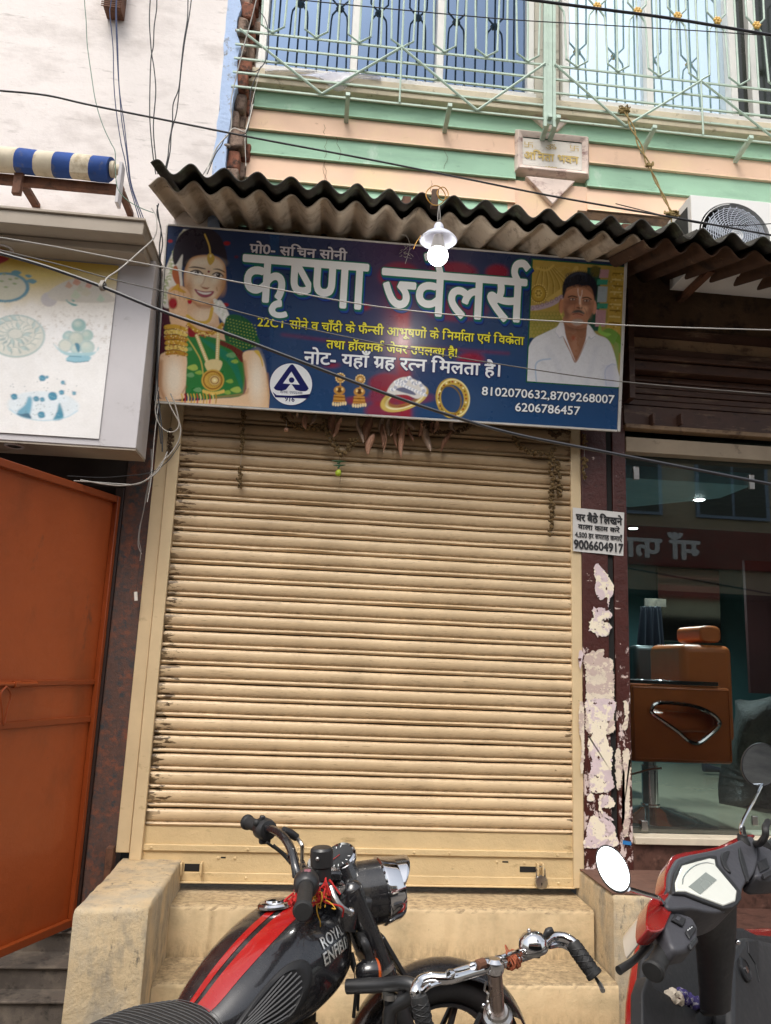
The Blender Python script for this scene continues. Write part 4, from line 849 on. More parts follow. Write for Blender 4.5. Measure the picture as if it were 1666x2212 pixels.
def lettering(name, tok, fr_, s0, s1, t0, cap, h, m, parent, off=0.0, shift=(0, 0), glyph_h=.622, thick=.0016):
    """fr_=(O,U,V,N) plane; text fills s0..s1, baseline t0, headline height cap"""
    v, f, adv = compose(tok, off); v[:, 1] = np.where(v[:, 1] < -.05, v[:, 1]*.72-.014, v[:, 1]); v0, _, _ = compose(tok, 0.0); x0, x1 = v0[:, 0].min(), v0[:, 0].max(); kx = (s1-s0)/(x1-x0); ky = cap/glyph_h
    O, U_, V_, N_ = fr_; s = s0+(v[:, 0]-x0)*kx+shift[0]; t = t0+v[:, 1]*ky+shift[1]
    top = O+s[:, None]*U_+t[:, None]*V_+N_*(h+v[:, 2])[:, None]
    return MB().add(top, f).build(name, m, parent)
# ================================================================ canopy of corrugated cement sheets
cn = thing('corrugated_canopy', 'sloping canopy of old corrugated cement sheets over both shops', 'canopy', (.8, -.4, 3.7))
M_acb = mat('cement_sheet_beige', lin('b5a795'), .85, var=.14, vs=4, stain=('7d7062', .48, .70, 5, (2, 1, 1)), dirt=('4a3d33', .62, .72, 22, (1, 1, 1)), streak=('5c5147', .58, .74, 9, (1, .4, 1)), bump=(.5, 30, .003))
M_ack = mat('cement_sheet_black', lin('3a3731'), .9, var=.25, vs=6, stain=('59604c', .52, .7, 9, (1, 1, 1)), dirt=('6d6a5f', .64, .72, 24, (1, 1, 1)), bump=(.5, 30, .003))  # upper layer, much darker than the beige sheets
M_acbr = mat('cement_sheet_brown', lin('523a2a'), .9, var=.3, vs=5, stain=('2c1f17', .52, .7, 7, (1, 1, 1)), dirt=('8b7558', .62, .75, 12, (1, 1, 1)), bump=(.6, 30, .004))
PIT = .152; TS = math.tan(R(18.5)); z0c = lambda x: 3.70-.033*x
def sheet(x0, x1, yf, yb, dz, m, name='sheet', amp=.031, ph=0.0, seed=0):
    r_ = np.random.default_rng(seed); nx = int((x1-x0)/PIT*16); jit = cat([[0, r_.uniform(-.012, .012)] for _ in range(12)], 12)[:, 1]
    def f(u, v):
        x = x0+(x1-x0)*u; y = yf+(yb-yf)*v+(jit[int(u*(len(jit)-1))] if v == 0 else 0)
        return (x, y, z0c(x)+dz+(y+.75)*TS+amp*math.cos(2*math.pi*(x-ph)/PIT)*(1+.1*math.sin(x*5)))
    return MB().grid(f, nx, 6).build(name, m, cn, smooth=True, angle=80, solid=.0065)
ph = P(420, 393, -.75)[0]
sheet(-.865, .40, -.75, .0, 0, M_acb, seed=1, ph=ph); sheet(.33, 1.535, -.75, .0, .0068, M_acb, seed=2, ph=ph)
sheet(1.50, 2.60, -.78, .0, -.004, M_acbr, seed=3, ph=ph); sheet(2.53, 3.8, -.78, .0, .004, M_acbr, seed=4, ph=ph)
sheet(-.84, .50, -.86, -.1, .052, M_ack, seed=5, ph=ph); sheet(.42, 1.75, -.85, -.1, .06, M_ack, seed=6, ph=ph); sheet(1.67, 3.7, -.86, -.1, .052, M_ack, seed=7, ph=ph)
# rafters carrying the sheets
for x in (-.7, .35, 1.46, 2.6): MB().obox((x, -.36, z0c(x)+(-.36+.75)*TS+.09), (.02, 0, 0), (0, .34, .34*TS), (0, 0, .02)).build('rafter', M_rust, cn)
# ================================================================ the blue signboard
sgn = thing('jewellery_signboard', 'dark blue printed jewellery shop signboard with white Devanagari lettering and portraits', 'signboard', (.36, -.25, 2.85))
SO = np.array([-.852, -.20, 2.849]); SU = np.array([1, 0, .0075]); SU /= np.linalg.norm(SU); SV = np.array([0, -.14, .905]); SH = np.linalg.norm(SV); SV = SV/SH; SN = np.cross(SU, SV); SN /= np.linalg.norm(SN)
if SN[1] > 0: SN = -SN
SW = 2.446; FRM = (SO, SU, SV, SN)
def S(u, v):
    p = PN(u, v, SO, SN)-SO; return p@SU, p@SV
MB().obox(SO+SU*SW/2+SV*SH/2-SN*.012, SU*SW/2, SV*SH/2, SN*.0115).build('backing', mat('sign_backing', lin('7a7672'), .6, var=.2), sgn)
M_fr = mat('sign_frame', lin('c9c6c0'), .4, var=.15, vs=10, dirt=('6a5a48', .62, .72, 16, (1, 1, 1)))
for c_, a_, b_ in ((SO+SU*(SW+.009)+SV*SH/2, SU*.008, SV*(SH/2+.01)), (SO+SU*SW/2-SV*.006, SU*SW/2, SV*.005), (SO-SU*.005+SV*SH/2, SU*.004, SV*(SH/2)), (SO+SU*SW/2+SV*(SH+.005), SU*SW/2, SV*.004)):
    MB().obox(c_-SN*.006, a_, b_, SN*.012).build('frame_strip', M_fr, sgn, bevel=.001)
M_sp = mat('sign_print', (1, 1, 1), .28, var=.05, vs=2.0, attr='print', spec=.4)
s5 = inv(900, 950, 2150, 1666)
def bgp(X, Y):
    p = Paint(X, Y, '27446c'); n = vnoise(X, Y, 14, 4); n3 = vnoise(X, Y, 180, 6)
    p.mask(np.clip((420-Y+X*.05)/420, 0, 1)*.75, '2b3552'); p.mask(np.exp(-((X-950)/330)**2)*np.clip((1000-Y)/900, 0, 1)*.75, '4b2a4a'); p.mask(np.clip((Y-560)/400, 0, 1)*.5, '1c4a78')
    for (a, b_, rx, ry, al) in ((920, 200, 110, 75, .6), (1210, 180, 120, 55, .75), (1440, 180, 60, 42, .85), (732, 363, 32, 17, .95), (1300, 640, 70, 34, .9), (850, 770, 90, 55, .9), (840, 840, 80, 50, .8), (830, 915, 90, 48, .8), (1230, 380, 160, 60, .5), (560, 672, 36, 12, .95), (700, 860, 60, 22, .9), (5, 25, 24, 14, .7), (0, 355, 20, 12, .8), (-235, -60, 24, 12, .7), (1000, 845, 100, 30, .6), (60, 100, 22, 9, .5)): p.ell(a, b_, rx, ry, '9c1220', 18, a=al*.85)
    for xx, w, al in ((925, 26, .8), (955, 20, .8), (900, 60, .35)): p.mask(np.exp(-((X-xx-.02*(Y-300))/w)**2)*al*np.clip((Y-230)/100, 0, 1), 'a31420')
    p.line([(300, 510), (700, 560), (1000, 575), (1500, 610)], 14, '7c2440', 14, a=.6)
    p.mask(np.clip(n3-.45, 0, 1)*.12, '8a93a0'); return p
print_sheet('printed_face', SO+SN*.0002, SU*SW, SV*SH, 360, 130, M_sp, sgn, s5, bgp)
# portrait of a woman with gold ornaments, a generic studio picture
s4 = inv(580, 850, 1400, 1666)
def woman(X, Y):
    p = Paint(X, Y, '1f3a63'); p.mask(np.clip((500-Y)/400, 0, 1)*.75, '26304d'); p.ell(200, 224, 20, 13, '9c1c24', 6); p.ell(658, 242, 28, 17, '9c1c24', 8); p.ell(645, 740, 28, 15, 'a01a22', 8); p.ell(735, 352, 16, 12, '5e2038', 8)
    p.poly([(120, 740), (230, 770), (330, 900), (330, 1500), (110, 1560), (110, 900)], '4a1c2c', 6)           # dark cloth behind
    p.poly([(330, 130), (270, 180), (225, 300), (150, 480), (120, 640), (150, 760), (260, 740), (300, 600), (300, 400), (420, 160)], 'e4e0d6', 8)   # jasmine string
    r_ = np.random.default_rng(3)
    for i in range(70):
        t = i/70; a = 330-200*t**.7+r_.uniform(-18, 18); b_ = 140+600*t; p.ell(a, b_, 15, 12, ['f2efe8', 'c9cba8', 'a9b88c'][i % 3], 5)
    p.poly([(300, 330), (240, 420), (220, 330), (260, 200), (340, 130), (480, 110), (600, 180), (655, 320), (660, 430), (640, 380), (560, 330), (430, 340), (350, 430), (300, 420)], '2a2430', 8)   # hair
    p.poly([(360, 700), (560, 700), (600, 900), (660, 980), (640, 1060), (420, 1000), (200, 900), (330, 820)], 'dcb592', 8)     # neck
    p.poly([(330, 420), (380, 355), (480, 335), (580, 350), (640, 410), (652, 500), (640, 590), (590, 680), (520, 740), (430, 740), (360, 690), (320, 600), (310, 500)], 'cf9a6c', 6)  # face
    p.poly([(345, 440), (390, 372), (480, 350), (570, 365), (625, 420), (636, 500), (622, 585), (575, 665), (515, 722), (440, 722), (378, 680), (340, 600), (328, 500)], 'f0d8b8', 26)
    p.poly([(540, 770), (600, 700), (660, 780), (690, 880), (650, 900), (590, 830)], 'e9e6de', 8)
    for i in range(26): p.ell(560+i*4.6+8*math.sin(i*2.1), 700+i*7.4, 14, 11, ['f6f4ee', 'd8dacb'][i % 2], 5)
    p.ell(420, 560, 80, 90, 'f0d5b4', 70, a=.7); p.ell(600, 600, 40, 60, 'd29f72', 50, a=.6); p.ell(345, 640, 30, 60, 'cf9d74', 40, a=.6); p.ell(500, 400, 110, 36, 'f2dabb', 50, a=.6)
    p.poly([(350, 440), (400, 428), (480, 445), (478, 452), (400, 440)], '3a2620', 4); p.poly([(545, 452), (590, 447), (640, 470), (640, 480), (590, 458)], '3a2620', 4); p.ell(350, 600, 34, 80, 'b87846', 40, a=.5); p.ell(630, 560, 22, 80, 'c08852', 26, a=.6); p.ell(490, 700, 60, 20, 'c88f62', 24, a=.5); p.ell(440, 540, 46, 34, 'fbeed8', 40, a=.7); p.ell(560, 540, 26, 30, 'fbeed8', 30, a=.6); p.ell(470, 400, 80, 26, 'fbeed8', 34, a=.7)
    for (a, b_, w) in ((412, 482, 46), (585, 500, 38)):
        p.poly([(a-w, b_-4), (a-w*.3, b_-19), (a+w*.5, b_-14), (a+w, b_+10), (a, b_+16), (a-w*.6, b_+12)], 'efe6dc', 4); p.ell(a+4, b_, 18, 17, '1f1412', 4)
        p.line([(a-w-4, b_-6), (a-w*.3, b_-21), (a+w*.5, b_-16), (a+w+6, b_+8)], 10, '1c1012', 4); p.line([(a-w, b_+6), (a, b_+18), (a+w, b_+12)], 3, '8a5c48', 5); p.ell(a, b_-5, 4, 4, 'ffffff', 3)
    p.ell(512, 471, 10, 10, '8c1420', 3)
    p.line([(490, 490), (468, 560), (445, 585)], 9, 'c38d66', 10, a=.6); p.poly([(446, 590), (470, 610), (500, 614), (520, 598), (500, 600), (470, 596)], 'a6664a', 5); p.line([(575, 600), (580, 625)], 6, 'b27c54', 8)
    p.poly([(395, 612), (440, 625), (490, 632), (555, 630), (530, 668), (480, 682), (430, 664)], '9b4a58', 5); p.poly([(415, 625), (470, 640), (535, 640), (500, 656), (450, 650)], 'f4efe8', 4)
    p.poly([(360, 690), (430, 740), (520, 742), (540, 735), (530, 765), (440, 770)], 'a9673f', 12, a=.7)
    # hand at the ear and forearm
    p.poly([(180, 640), (220, 590), (290, 585), (340, 620), (370, 680), (345, 700), (340, 820), (320, 920), (210, 900), (190, 760)], 'e3bb94', 6)
    for a in range(4): p.line([(195+a*36, 640-a*8), (212+a*34, 700)], 4, 'b87f5a', 5)
    p.ell(222, 728, 32, 40, 'a3202a', 6); p.ring(222, 728, 36, 44, 8, '8c1822', 6, a=.6); p.ell(358, 712, 18, 22, 'b71f2c', 5); p.ell(350, 690, 22, 10, 'd9b04a', 4)
    p.poly([(230, 430), (260, 440), (280, 590), (240, 560), (215, 490)], 'b5643c', 6); 
    p.poly([(200, 630), (260, 570), (280, 600), (330, 640), (290, 640), (240, 620)], 'd0a03c', 4)
    # tikka
    p.line([(480, 170), (515, 260), (525, 330)], 12, 'd8b45a', 4); p.poly([(505, 330), (545, 330), (560, 375), (525, 420), (500, 380)], 'd9b552', 4); p.ell(526, 345, 9, 12, 'f3e3ae', 3)
    # blouse and sari
    p.poly([(650, 850), (740, 820), (850, 880), (910, 1000), (915, 1060), (780, 1110), (650, 1040)], '1e5a34', 5)
    for i in range(11):
        for j in range(9):
            a, b_ = 660+i*25+j*4, 850+j*26+i*6
            if 650 < a < 900 and b_ < 1090 and (a-650)*.35+840 < b_+40: p.ell(a, b_, 6, 5, '9aa84c', 3)
    p.ell(470, 830, 90, 60, 'f3dfc2', 60, a=.7)
    p.poly([(330, 1000), (420, 980), (640, 1030), (780, 1110), (800, 1200), (790, 1460), (640, 1490), (470, 1500), (330, 1450), (310, 1200)], '2f7a3c', 6)
    p.poly([(620, 1030), (790, 1120), (800, 1190), (770, 1200), (700, 1110), (600, 1060)], '6a2c22', 5); p.poly([(440, 1010), (560, 1060), (720, 1180), (790, 1400), (780, 1440), (690, 1240), (540, 1100)], '1f7a5c', 8)
    for (a, b_, w) in ((380, 1250, 44), (430, 1290, 30), (360, 1310, 34), (690, 1150, 40), (720, 1200, 30), (680, 1360, 30), (730, 1430, 44), (660, 1450, 30), (420, 1430, 34), (350, 1100, 28)):
        p.poly([(a-w, b_), (a-w*.3, b_-w*.5), (a+w*.6, b_-w*.6), (a+w, b_+w*.2), (a+w*.1, b_+w*.5)], ['8fb04a', '6fa06a', 'a6bd58'][w % 3], 6)
    p.line([(340, 1010), (400, 1100), (450, 1200), (470, 1330)], 10, 'c9b35c', 4)
    # arms
    p.poly([(140, 1130), (320, 1140), (330, 1300), (320, 1450), (300, 1500), (140, 1500), (110, 1440), (112, 1220)], 'e9c5a0', 6)
    p.poly([(790, 1130), (880, 1110), (940, 1160), (980, 1300), (1003, 1460), (1003, 1600), (110, 1570), (110, 1500), (300, 1520), (560, 1500), (800, 1460), (800, 1250)], 'e8c49c', 6)
    p.ell(230, 1330, 70, 150, 'f8ead4', 70, a=.85); p.ell(900, 1340, 55, 170, 'f8ead4', 70, a=.85); p.line([(125, 1200), (118, 1400), (150, 1490)], 26, 'b87444', 30, a=.7); p.line([(800, 1200), (815, 1330), (800, 1440)], 20, 'b87444', 26, a=.7); p.line([(985, 1300), (1000, 1450), (1002, 1560)], 16, 'c08858', 20, a=.7); p.line([(560, 1490), (800, 1460), (830, 1420)], 12, 'b9825a', 18, a=.7); p.line([(300, 1450), (330, 1400)], 14, '8a4a30', 14, a=.6)
    # bangles and necklaces
    for k in range(6): p.poly([(160+k*2, 905+k*42), (250, 898+k*42), (335, 930+k*40), (330, 958+k*40), (240, 932+k*42), (158+k*2, 938+k*42)], ['cfa23c', 'e3c568', 'b98a2c'][k % 3], 4)
    for i in range(150): a = r_.uniform(155, 335); b_ = r_.uniform(910, 1160); p.ell(a, b_, 5, 4, ['8f6420', 'f3e0a0', 'a53a20'][i % 3], 3, a=.8)
    p.line([(340, 830), (420, 880), (510, 870), (540, 770)], 26, 'd8b04a', 5); p.line([(350, 900), (440, 960), (560, 960), (620, 900)], 34, 'c2952f', 6); 
    for i in range(80): t = i/80; a = 330+300*t; b_ = 920+60*math.sin(t*3.1)+r_.uniform(-22, 22); p.ell(a, b_, 7, 6, ['f0d98c', '8f2a24', 'b98a2c'][i % 3], 3)
    p.poly([(350, 920), (420, 980), (470, 980), (400, 1000), (350, 990)], '8e1c26', 5)
    for i in range(15):
        t = i/14; p.ell(415+85*t, 990+210*t, 15, 14, 'd9c07c', 4); p.ell(590-10*t, 950+240*t, 15, 14, 'dcc483', 4)
        p.ell(412+85*t, 986+210*t, 6, 5, 'f8efcc', 3); p.ell(587-10*t, 946+240*t, 6, 5, 'f8efcc', 3)
    p.poly([(480, 1210), (545, 1180), (620, 1200), (600, 1270), (545, 1290), (500, 1270)], 'e2cd94', 4); p.ell(545, 1350, 92, 88, 'cfa64a', 4); p.ring(545, 1350, 74, 70, 10, '8c5a20', 4); p.ell(560, 1350, 42, 40, 'e6cf8c', 4); p.ring(560, 1350, 30, 28, 7, '8a4a20', 4); p.ell(560, 1350, 10, 10, 'f5e7b8', 3)
    for t in range(0, 360, 15): p.line([(560+34*math.cos(math.radians(t)), 1350+32*math.sin(math.radians(t))), (560+58*math.cos(math.radians(t)), 1350+54*math.sin(math.radians(t)))], 4, '7a4a1c', 3, k=1, a=.7)
    for i in range(11): p.ell(470+i*16, 1440+16*math.sin(i/10*math.pi), 11, 15, 'e0bd60', 4)
    for i in range(12): x = 290+i*25; p.line([(x, 1462), (x+8, 1490), (x+4, 1535)], 9, ['d9b24a', 'c23a30', 'efd488', 'b98a2c'][i % 4], 4)
    p.poly([(880, 1110), (920, 1115), (950, 1210), (945, 1240), (925, 1170), (885, 1125)], 'd9b450', 4)
    p.mask((X > 1006)*1.0, '25446d'); p.mask((vnoise(X, Y, 7, 9)-.5)*.12, '000000')
    return p
sA, tA = S(580+0, 0)[0], 0
def region(u0, v0, u1, v1):   # sign-plane rectangle that covers these W px
    c = [S(u, v) for u, v in ((u0, v0), (u1, v0), (u0, v1), (u1, v1))]; return c
a0 = .001; a1 = S(s4 and (580+1003*820/1666)/1.8439, (850+1500*820/1666)/1.8439)[0]
print_sheet('woman_portrait', SO+SU*a0+SV*.001+SN*.0012, SU*(a1-a0), SV*(SH-.002), 230, 330, M_sp, sgn, s4, woman)
s6 = inv(1900, 950, 2560, 1666)
def man(X, Y):
    p = Paint(X, Y, 'b59a4c'); n = vnoise(X, Y, 24, 2); n2 = vnoise(X, Y, 60, 7); r_ = np.random.default_rng(8)
    p.mask(np.clip((Y-700)/100, 0, 1)*.5, '8f8f46'); 
    for i in range(7): a = 600+i*55; p.line([(640+i*22, 290), (a, 420+i*6), (a-30+i*10, 560)], 12, '8a6f22', 6, a=.7); p.line([(652+i*22, 290), (a+12, 420+i*6), (a-18+i*10, 560)], 7, 'd8c070', 5, a=.7)
    p.line([(600, 300), (700, 320), (770, 270)], 22, 'cdb05c', 6); p.line([(1000, 300), (900, 480), (720, 620)], 46, 'cbb060', 8); p.line([(1000, 350), (900, 530), (760, 630)], 10, '80631e', 5)
    p.ell(620, 555, 82, 92, 'b7983c', 5); p.ring(620, 555, 72, 82, 10, '7c5f1c', 4); p.ell(620, 550, 40, 46, 'd6bd66', 5)
    for t in range(0, 360, 60): p.ell(620+24*math.cos(math.radians(t)), 550+26*math.sin(math.radians(t)), 11, 11, '8f7226', 4)
    for i in range(24): p.ell(620+82*math.cos(i*.262), 555+92*math.sin(i*.262), 7, 7, 'e0c878', 3)
    p.line([(545, 700), (640, 690), (760, 650), (850, 590)], 50, 'b9a6b0', 6)
    for i in range(7): p.ring(560+i*48, 700-i*17+(-8 if i > 4 else 0), 15, 15, 7, '8d7484', 4)
    for i in range(7):
        for j in range(11): p.ring(540+j*34+(i % 2)*17, 760+i*36, 17, 22, 5, '7d8233', 4, a=.7)
    p.poly([(1110, 290), (1245, 290), (1225, 930), (1100, 930)], '1f5040', 5, k=1)
    for (a, b_, c_, d_) in ((1240, 310, 1330, 395), (1220, 480, 1315, 640), (1200, 715, 1300, 885)): p.poly([(a, b_), (c_, b_+4), (c_-12, d_), (a-12, d_)], ['a8b8c0', 'c0949c', 'aab4cc'][b_ % 3], 4, k=1)
    for b_ in (440, 680): p.poly([(1215, b_-30), (1320, b_-26), (1310, b_+26), (1205, b_+24)], '3f9a80', 5, k=1)
    p.poly([(1355, 315), (1490, 325), (1440, 960), (1300, 950)], 'c4a348', 5, k=1)
    for i in range(9): p.line([(1370-i*5, 350+i*62), (1470-i*5, 356+i*62)], 14, ['7f6420', 'e2cf88'][i % 2], 6, k=1)
    for i in range(40): a, b_ = r_.uniform(1330, 1470), r_.uniform(330, 900); p.ell(a, b_, 9, 9, ['8a6c22', 'e5d28c'][i % 2], 5, a=.6)
    p.ell(1190, 330, 50, 60, '5f5a2c', 20)
    p.poly([(1250, 950), (1330, 900), (1440, 980), (1440, 1150), (1380, 1080), (1300, 1000)], '6f9a3c', 10); p.poly([(1240, 860), (1260, 930), (1350, 960), (1300, 985), (1220, 940)], '8fbf50', 6); p.poly([(1380, 1060), (1430, 1100), (1400, 1380)], '8a9a50', 12)
    p.poly([(520, 1010), (600, 1000), (700, 950), (600, 1200), (500, 1200)], '1c3c5e', 6)
    # shirt
    p.poly([(505, 1450), (500, 1180), (560, 1020), (680, 950), (800, 890), (870, 820), (1110, 860), (1200, 960), (1310, 1010), (1370, 1120), (1410, 1300), (1402, 1510), (800, 1480)], 'dcdcdf', 5)
    p.mask(np.exp(-((X-1335)/60)**2)*(Y > 1270)*.5, 'b6b9d0'); p.line([(600, 1460), (590, 1280), (640, 1225), (740, 1210)], 12, '93b0cf', 8, a=.8); p.line([(1300, 1480), (1290, 1330), (1350, 1265), (1390, 1270)], 10, 'a9b2cc', 8, a=.8)
    p.line([(700, 1100), (800, 1250), (850, 1400)], 40, 'c9cad2', 50, a=.5); p.line([(1200, 1100), (1150, 1300), (1100, 1450)], 40, 'c9cad2', 50, a=.5)
    p.poly([(880, 780), (860, 860), (870, 1000), (940, 1150), (995, 1250), (1080, 1080), (1110, 1000), (1112, 880), (1100, 780), (1000, 760)], '99694e', 5); p.ell(990, 890, 90, 34, '6b4535', 40, a=.7); p.ell(985, 1080, 30, 90, 'b9866a', 40, a=.6)   # neck and chest
    p.poly([(862, 830), (790, 940), (830, 1000), (870, 985), (995, 1252), (900, 1000)], 'eceaee', 4); p.poly([(1115, 860), (1190, 980), (1150, 1010), (1120, 990), (995, 1252), (1090, 1030)], 'eceaee', 4)
    p.line([(790, 945), (830, 1000), (868, 985)], 4, '9aa0b4', 4, k=1); p.line([(1190, 982), (1150, 1010), (1122, 990)], 4, '9aa0b4', 4, k=1); p.ell(970, 1000, 20, 24, 'a35a40', 16)
    # head
    p.ell(848, 680, 26, 75, 'a36e50', 5); p.ell(1178, 690, 26, 70, 'b5806a', 5)
    p.poly([(870, 560), (880, 470), (1000, 440), (1130, 470), (1180, 560), (1178, 660), (1160, 740), (1110, 830), (1040, 880), (960, 870), (900, 800), (868, 700)], '9c6c52', 5)
    p.ell(1110, 640, 55, 110, 'b98a6e', 60, a=.6); p.ell(1000, 520, 100, 40, 'a87a5e', 40, a=.6); p.ell(910, 690, 40, 90, '7d5240', 40, a=.6)
    p.poly([(868, 600), (860, 480), (905, 385), (1000, 335), (1120, 350), (1195, 430), (1210, 520), (1185, 620), (1172, 560), (1150, 500), (1110, 470), (1060, 478), (1010, 462), (950, 480), (905, 500), (888, 550)], '1c1f2b', 9)
    for i in range(16): a = 900+i*16; p.line([(a, 440), (a+8, 478+8*math.sin(i*1.7))], 9, '1c1f2b', 8, k=1)
    for i in range(14): a = 900+i*20; p.line([(a, 372-10*math.sin(i*.22)*3), (a+10, 350-18*math.sin(i*.24)*1.5)], 7, '23283a', 7, k=1)
    p.line([(940, 380), (1010, 352), (1090, 362)], 16, '4a5268', 18, a=.6)
    for i in range(60): a = r_.uniform(880, 1190); p.line([(a, r_.uniform(340, 420)), (a+r_.uniform(-14, 14), r_.uniform(380, 450))], 4, ['3a4055', '0f1018'][i % 2], 4, k=1, a=.5)
    p.line([(920, 590), (955, 578), (1005, 590)], 13, '2a1c18', 6); p.line([(1065, 598), (1110, 592), (1150, 612)], 13, '2a1c18', 6)
    for a, b_ in ((962, 612), (1102, 626)): p.ell(a, b_, 36, 14, '5f3c30', 10); p.ell(a, b_, 24, 8, 'c9b4a8', 4); p.ell(a+2, b_, 9, 9, '20120f', 3); p.line([(a-30, b_-6), (a, b_-12), (a+30, b_-4)], 5, '2a1814', 4)
    p.line([(1045, 600), (1052, 660), (1060, 690)], 14, 'b98c70', 14, a=.6); p.poly([(1000, 690), (1020, 705), (1050, 708), (1065, 695), (1050, 690)], '5e3628', 6)
    p.line([(1015, 505), (1020, 560), (1032, 600)], 7, 'e5d8d0', 4); p.line([(1060, 520), (1052, 575), (1042, 600)], 7, 'e5d8d0', 4); p.line([(1035, 590), (1036, 655)], 16, 'd9cbc4', 6, taper=True)
    p.poly([(950, 745), (985, 722), (1030, 718), (1075, 735), (1078, 760), (1030, 745), (990, 748)], '55504e', 8); p.line([(965, 762), (1010, 755), (1065, 772)], 9, '6b2f2a', 5); p.line([(985, 778), (1015, 782), (1045, 782)], 12, '9b6253', 6)
    p.poly([(950, 830), (1000, 812), (1055, 818), (1070, 845), (1030, 872), (975, 868)], '948a84', 18, a=.85)
    p.ell(900, 760, 30, 60, '5e3d30', 34, a=.6); p.ell(1140, 740, 26, 70, '7a5040', 30, a=.6); p.ell(960, 640, 60, 26, '5c3a2e', 24, a=.55); p.ell(1105, 652, 56, 26, '5c3a2e', 24, a=.55); p.ell(1085, 710, 26, 30, 'c39a7d', 26, a=.7); p.ell(935, 720, 26, 30, 'a97c62', 26, a=.6); p.line([(985, 650), (975, 720), (950, 760)], 7, '6a4536', 10, a=.6); p.line([(1080, 700), (1100, 740), (1105, 770)], 7, '6a4536', 10, a=.6); p.ell(1042, 665, 9, 40, 'd0a98c', 8, a=.7)
    fm = ((p.X-1020)/190)**2+((p.Y-700)/210)**2 < 1; sk = (p.c[:, 0] > p.c[:, 2]*1.35) & fm & (p.c[:, 0] > .03); p.c[sk] = p.c[sk]*1.55+.012
    p.mask((n-.5)*.14, '3a3010'); return p
gA, gB = S(*[(1900+565*660/1666)/1.8439, (950+235*800/2019)/1.8439]), S((1900+1445*660/1666)/1.8439, (950+1520*.39616)/1.8439)
gL = S((1900+485*.39616)/1.8439, (950+1460*.39616)/1.8439); 
ms0, ms1 = (gA[0]+gL[0])/2, S((1900+1450*.39616)/1.8439, (950+900*.39616)/1.8439)[0]; mt0, mt1 = gL[1], gA[1]-.003
M_sgreen = mat('sign_green', lin('0f5a3c'), .3, var=.05)
MB().obox(SO+SU*(ms0+ms1)/2+SV*(mt0+mt1)/2+SN*.0004, SU*((ms1-ms0)/2+.007), SV*((mt1-mt0)/2+.007), SN*.0003).build('portrait_border', M_sgreen, sgn)
print_sheet('man_portrait', SO+SU*ms0+SV*mt0+SN*.0012, SU*(ms1-ms0), SV*(mt1-mt0), 200, 250, M_sp, sgn, s6, man)
# printed ornaments: hallmark disc, earrings, ring, bangle
MW = mat('sign_white', lin('f3f5f6'), .3, var=.04, vs=3); MNV = mat('sign_navy', lin('12195e'), .3, var=.04); MY = mat('sign_yellow', lin('ece240'), .3, var=.04); MK = mat('sign_black', lin('0c0e18'), .3, var=.0)
MG = mat('sign_teal', lin('0e6a58'), .3, var=.05); MBL = mat('sign_blue', lin('0f3f94'), .3, var=.05); MGR = mat('sign_grey', lin('cfcad0'), .3, var=.04)
c5s = lambda x, y: ((900+x*.75030)/1.8439, (950+y*.75030)/1.8439)
def flat(pts, h, m, name, k=1):
    p = catc(pts, k) if k > 1 else pts
    v = [SO+SU*s+SV*t+SN*h for s, t in (S(*c5s(x, y)) for x, y in p)]
    return MB().add(v, [tuple(range(len(v)))]).build(name, m, sgn)
cx, cy = S(*c5s(345, 779)); rad = (S(*c5s(457, 785))[0]-S(*c5s(233, 772))[0])/2
def disc(r_, h, m, name, c=(cx, cy)):
    v = [SO+SU*(c[0]+r_*math.cos(a))+SV*(c[1]+r_*math.sin(a))+SN*h for a in np.linspace(0, 2*math.pi, 48, endpoint=False)]; return MB().add(v, [tuple(range(48))]).build(name, m, sgn)
disc(rad*1.03, .0016, MNV, 'hallmark_rim'); disc(rad, .002, MW, 'hallmark_disc')
flat([(255, 800), (262, 785), (330, 690), (348, 674), (366, 688), (432, 790), (436, 805), (420, 817), (370, 810), (345, 775), (318, 808), (275, 812)], .0024, MNV, 'hallmark_triangle', 2)
flat([(302, 775), (346, 712), (390, 782)], .0028, MW, 'hallmark_inner'); disc(rad*.13, .0032, MNV, 'hallmark_eye', S(*c5s(348, 757))); flat([(322, 812), (346, 778), (368, 814)], .0030, MW, 'hallmark_notch')
flat([(247, 818), (268, 836), (436, 846), (446, 832), (428, 856), (262, 848)], .0024, MNV, 'hallmark_bar')
def at5(x, y): return S(*c5s(x, y))
def text_at(name, tok, pL, pR, capL, h, m, off=0, shift=(0, 0), lay=()):
    (s0, t0), (s1, t1) = at5(*pL), at5(*pR); t = (t0+t1)/2
    for j, (o2, sh2, m2) in enumerate(lay): lettering(name+'_outline', tok, FRM, s0, s1, t, capL, h-.0005*(len(lay)-j), m2, sgn, o2, sh2)
    return lettering(name, tok, FRM, s0, s1, t, capL, h, m, sgn, off, shift)
def dist5(a, b_): (p, q), (r_, s_) = at5(*a), at5(*b_); return abs(q-s_)
text_at('hallmark_number', ['916'], (313, 868), (363, 872), dist5((338, 850), (338, 872)), .0026, MNV, .02)
text_at('hallmark_motto', ['मानकः पथप', ('r',), 'दर्शकः'.replace('र्', '')], (287, 826), (408, 834), dist5((340, 816), (340, 829)), .0026, MNV, .0)
text_at('owner_line', ['प', ('r',), 'ो0- सचिन सोनी'.replace('चि', 'िच')], (120, 80), (635, 121), dist5((300, 44), (300, 88)), .003, MGR, .022, lay=((.05, (0, 0), MK),))
TH = dist5((540, 160), (545, 372))
ttl1 = ['कृ', ('h', 'ष'), 'णा']; ttl2 = [('h', 'ज'), 'वे', 'लस', ('R',)]
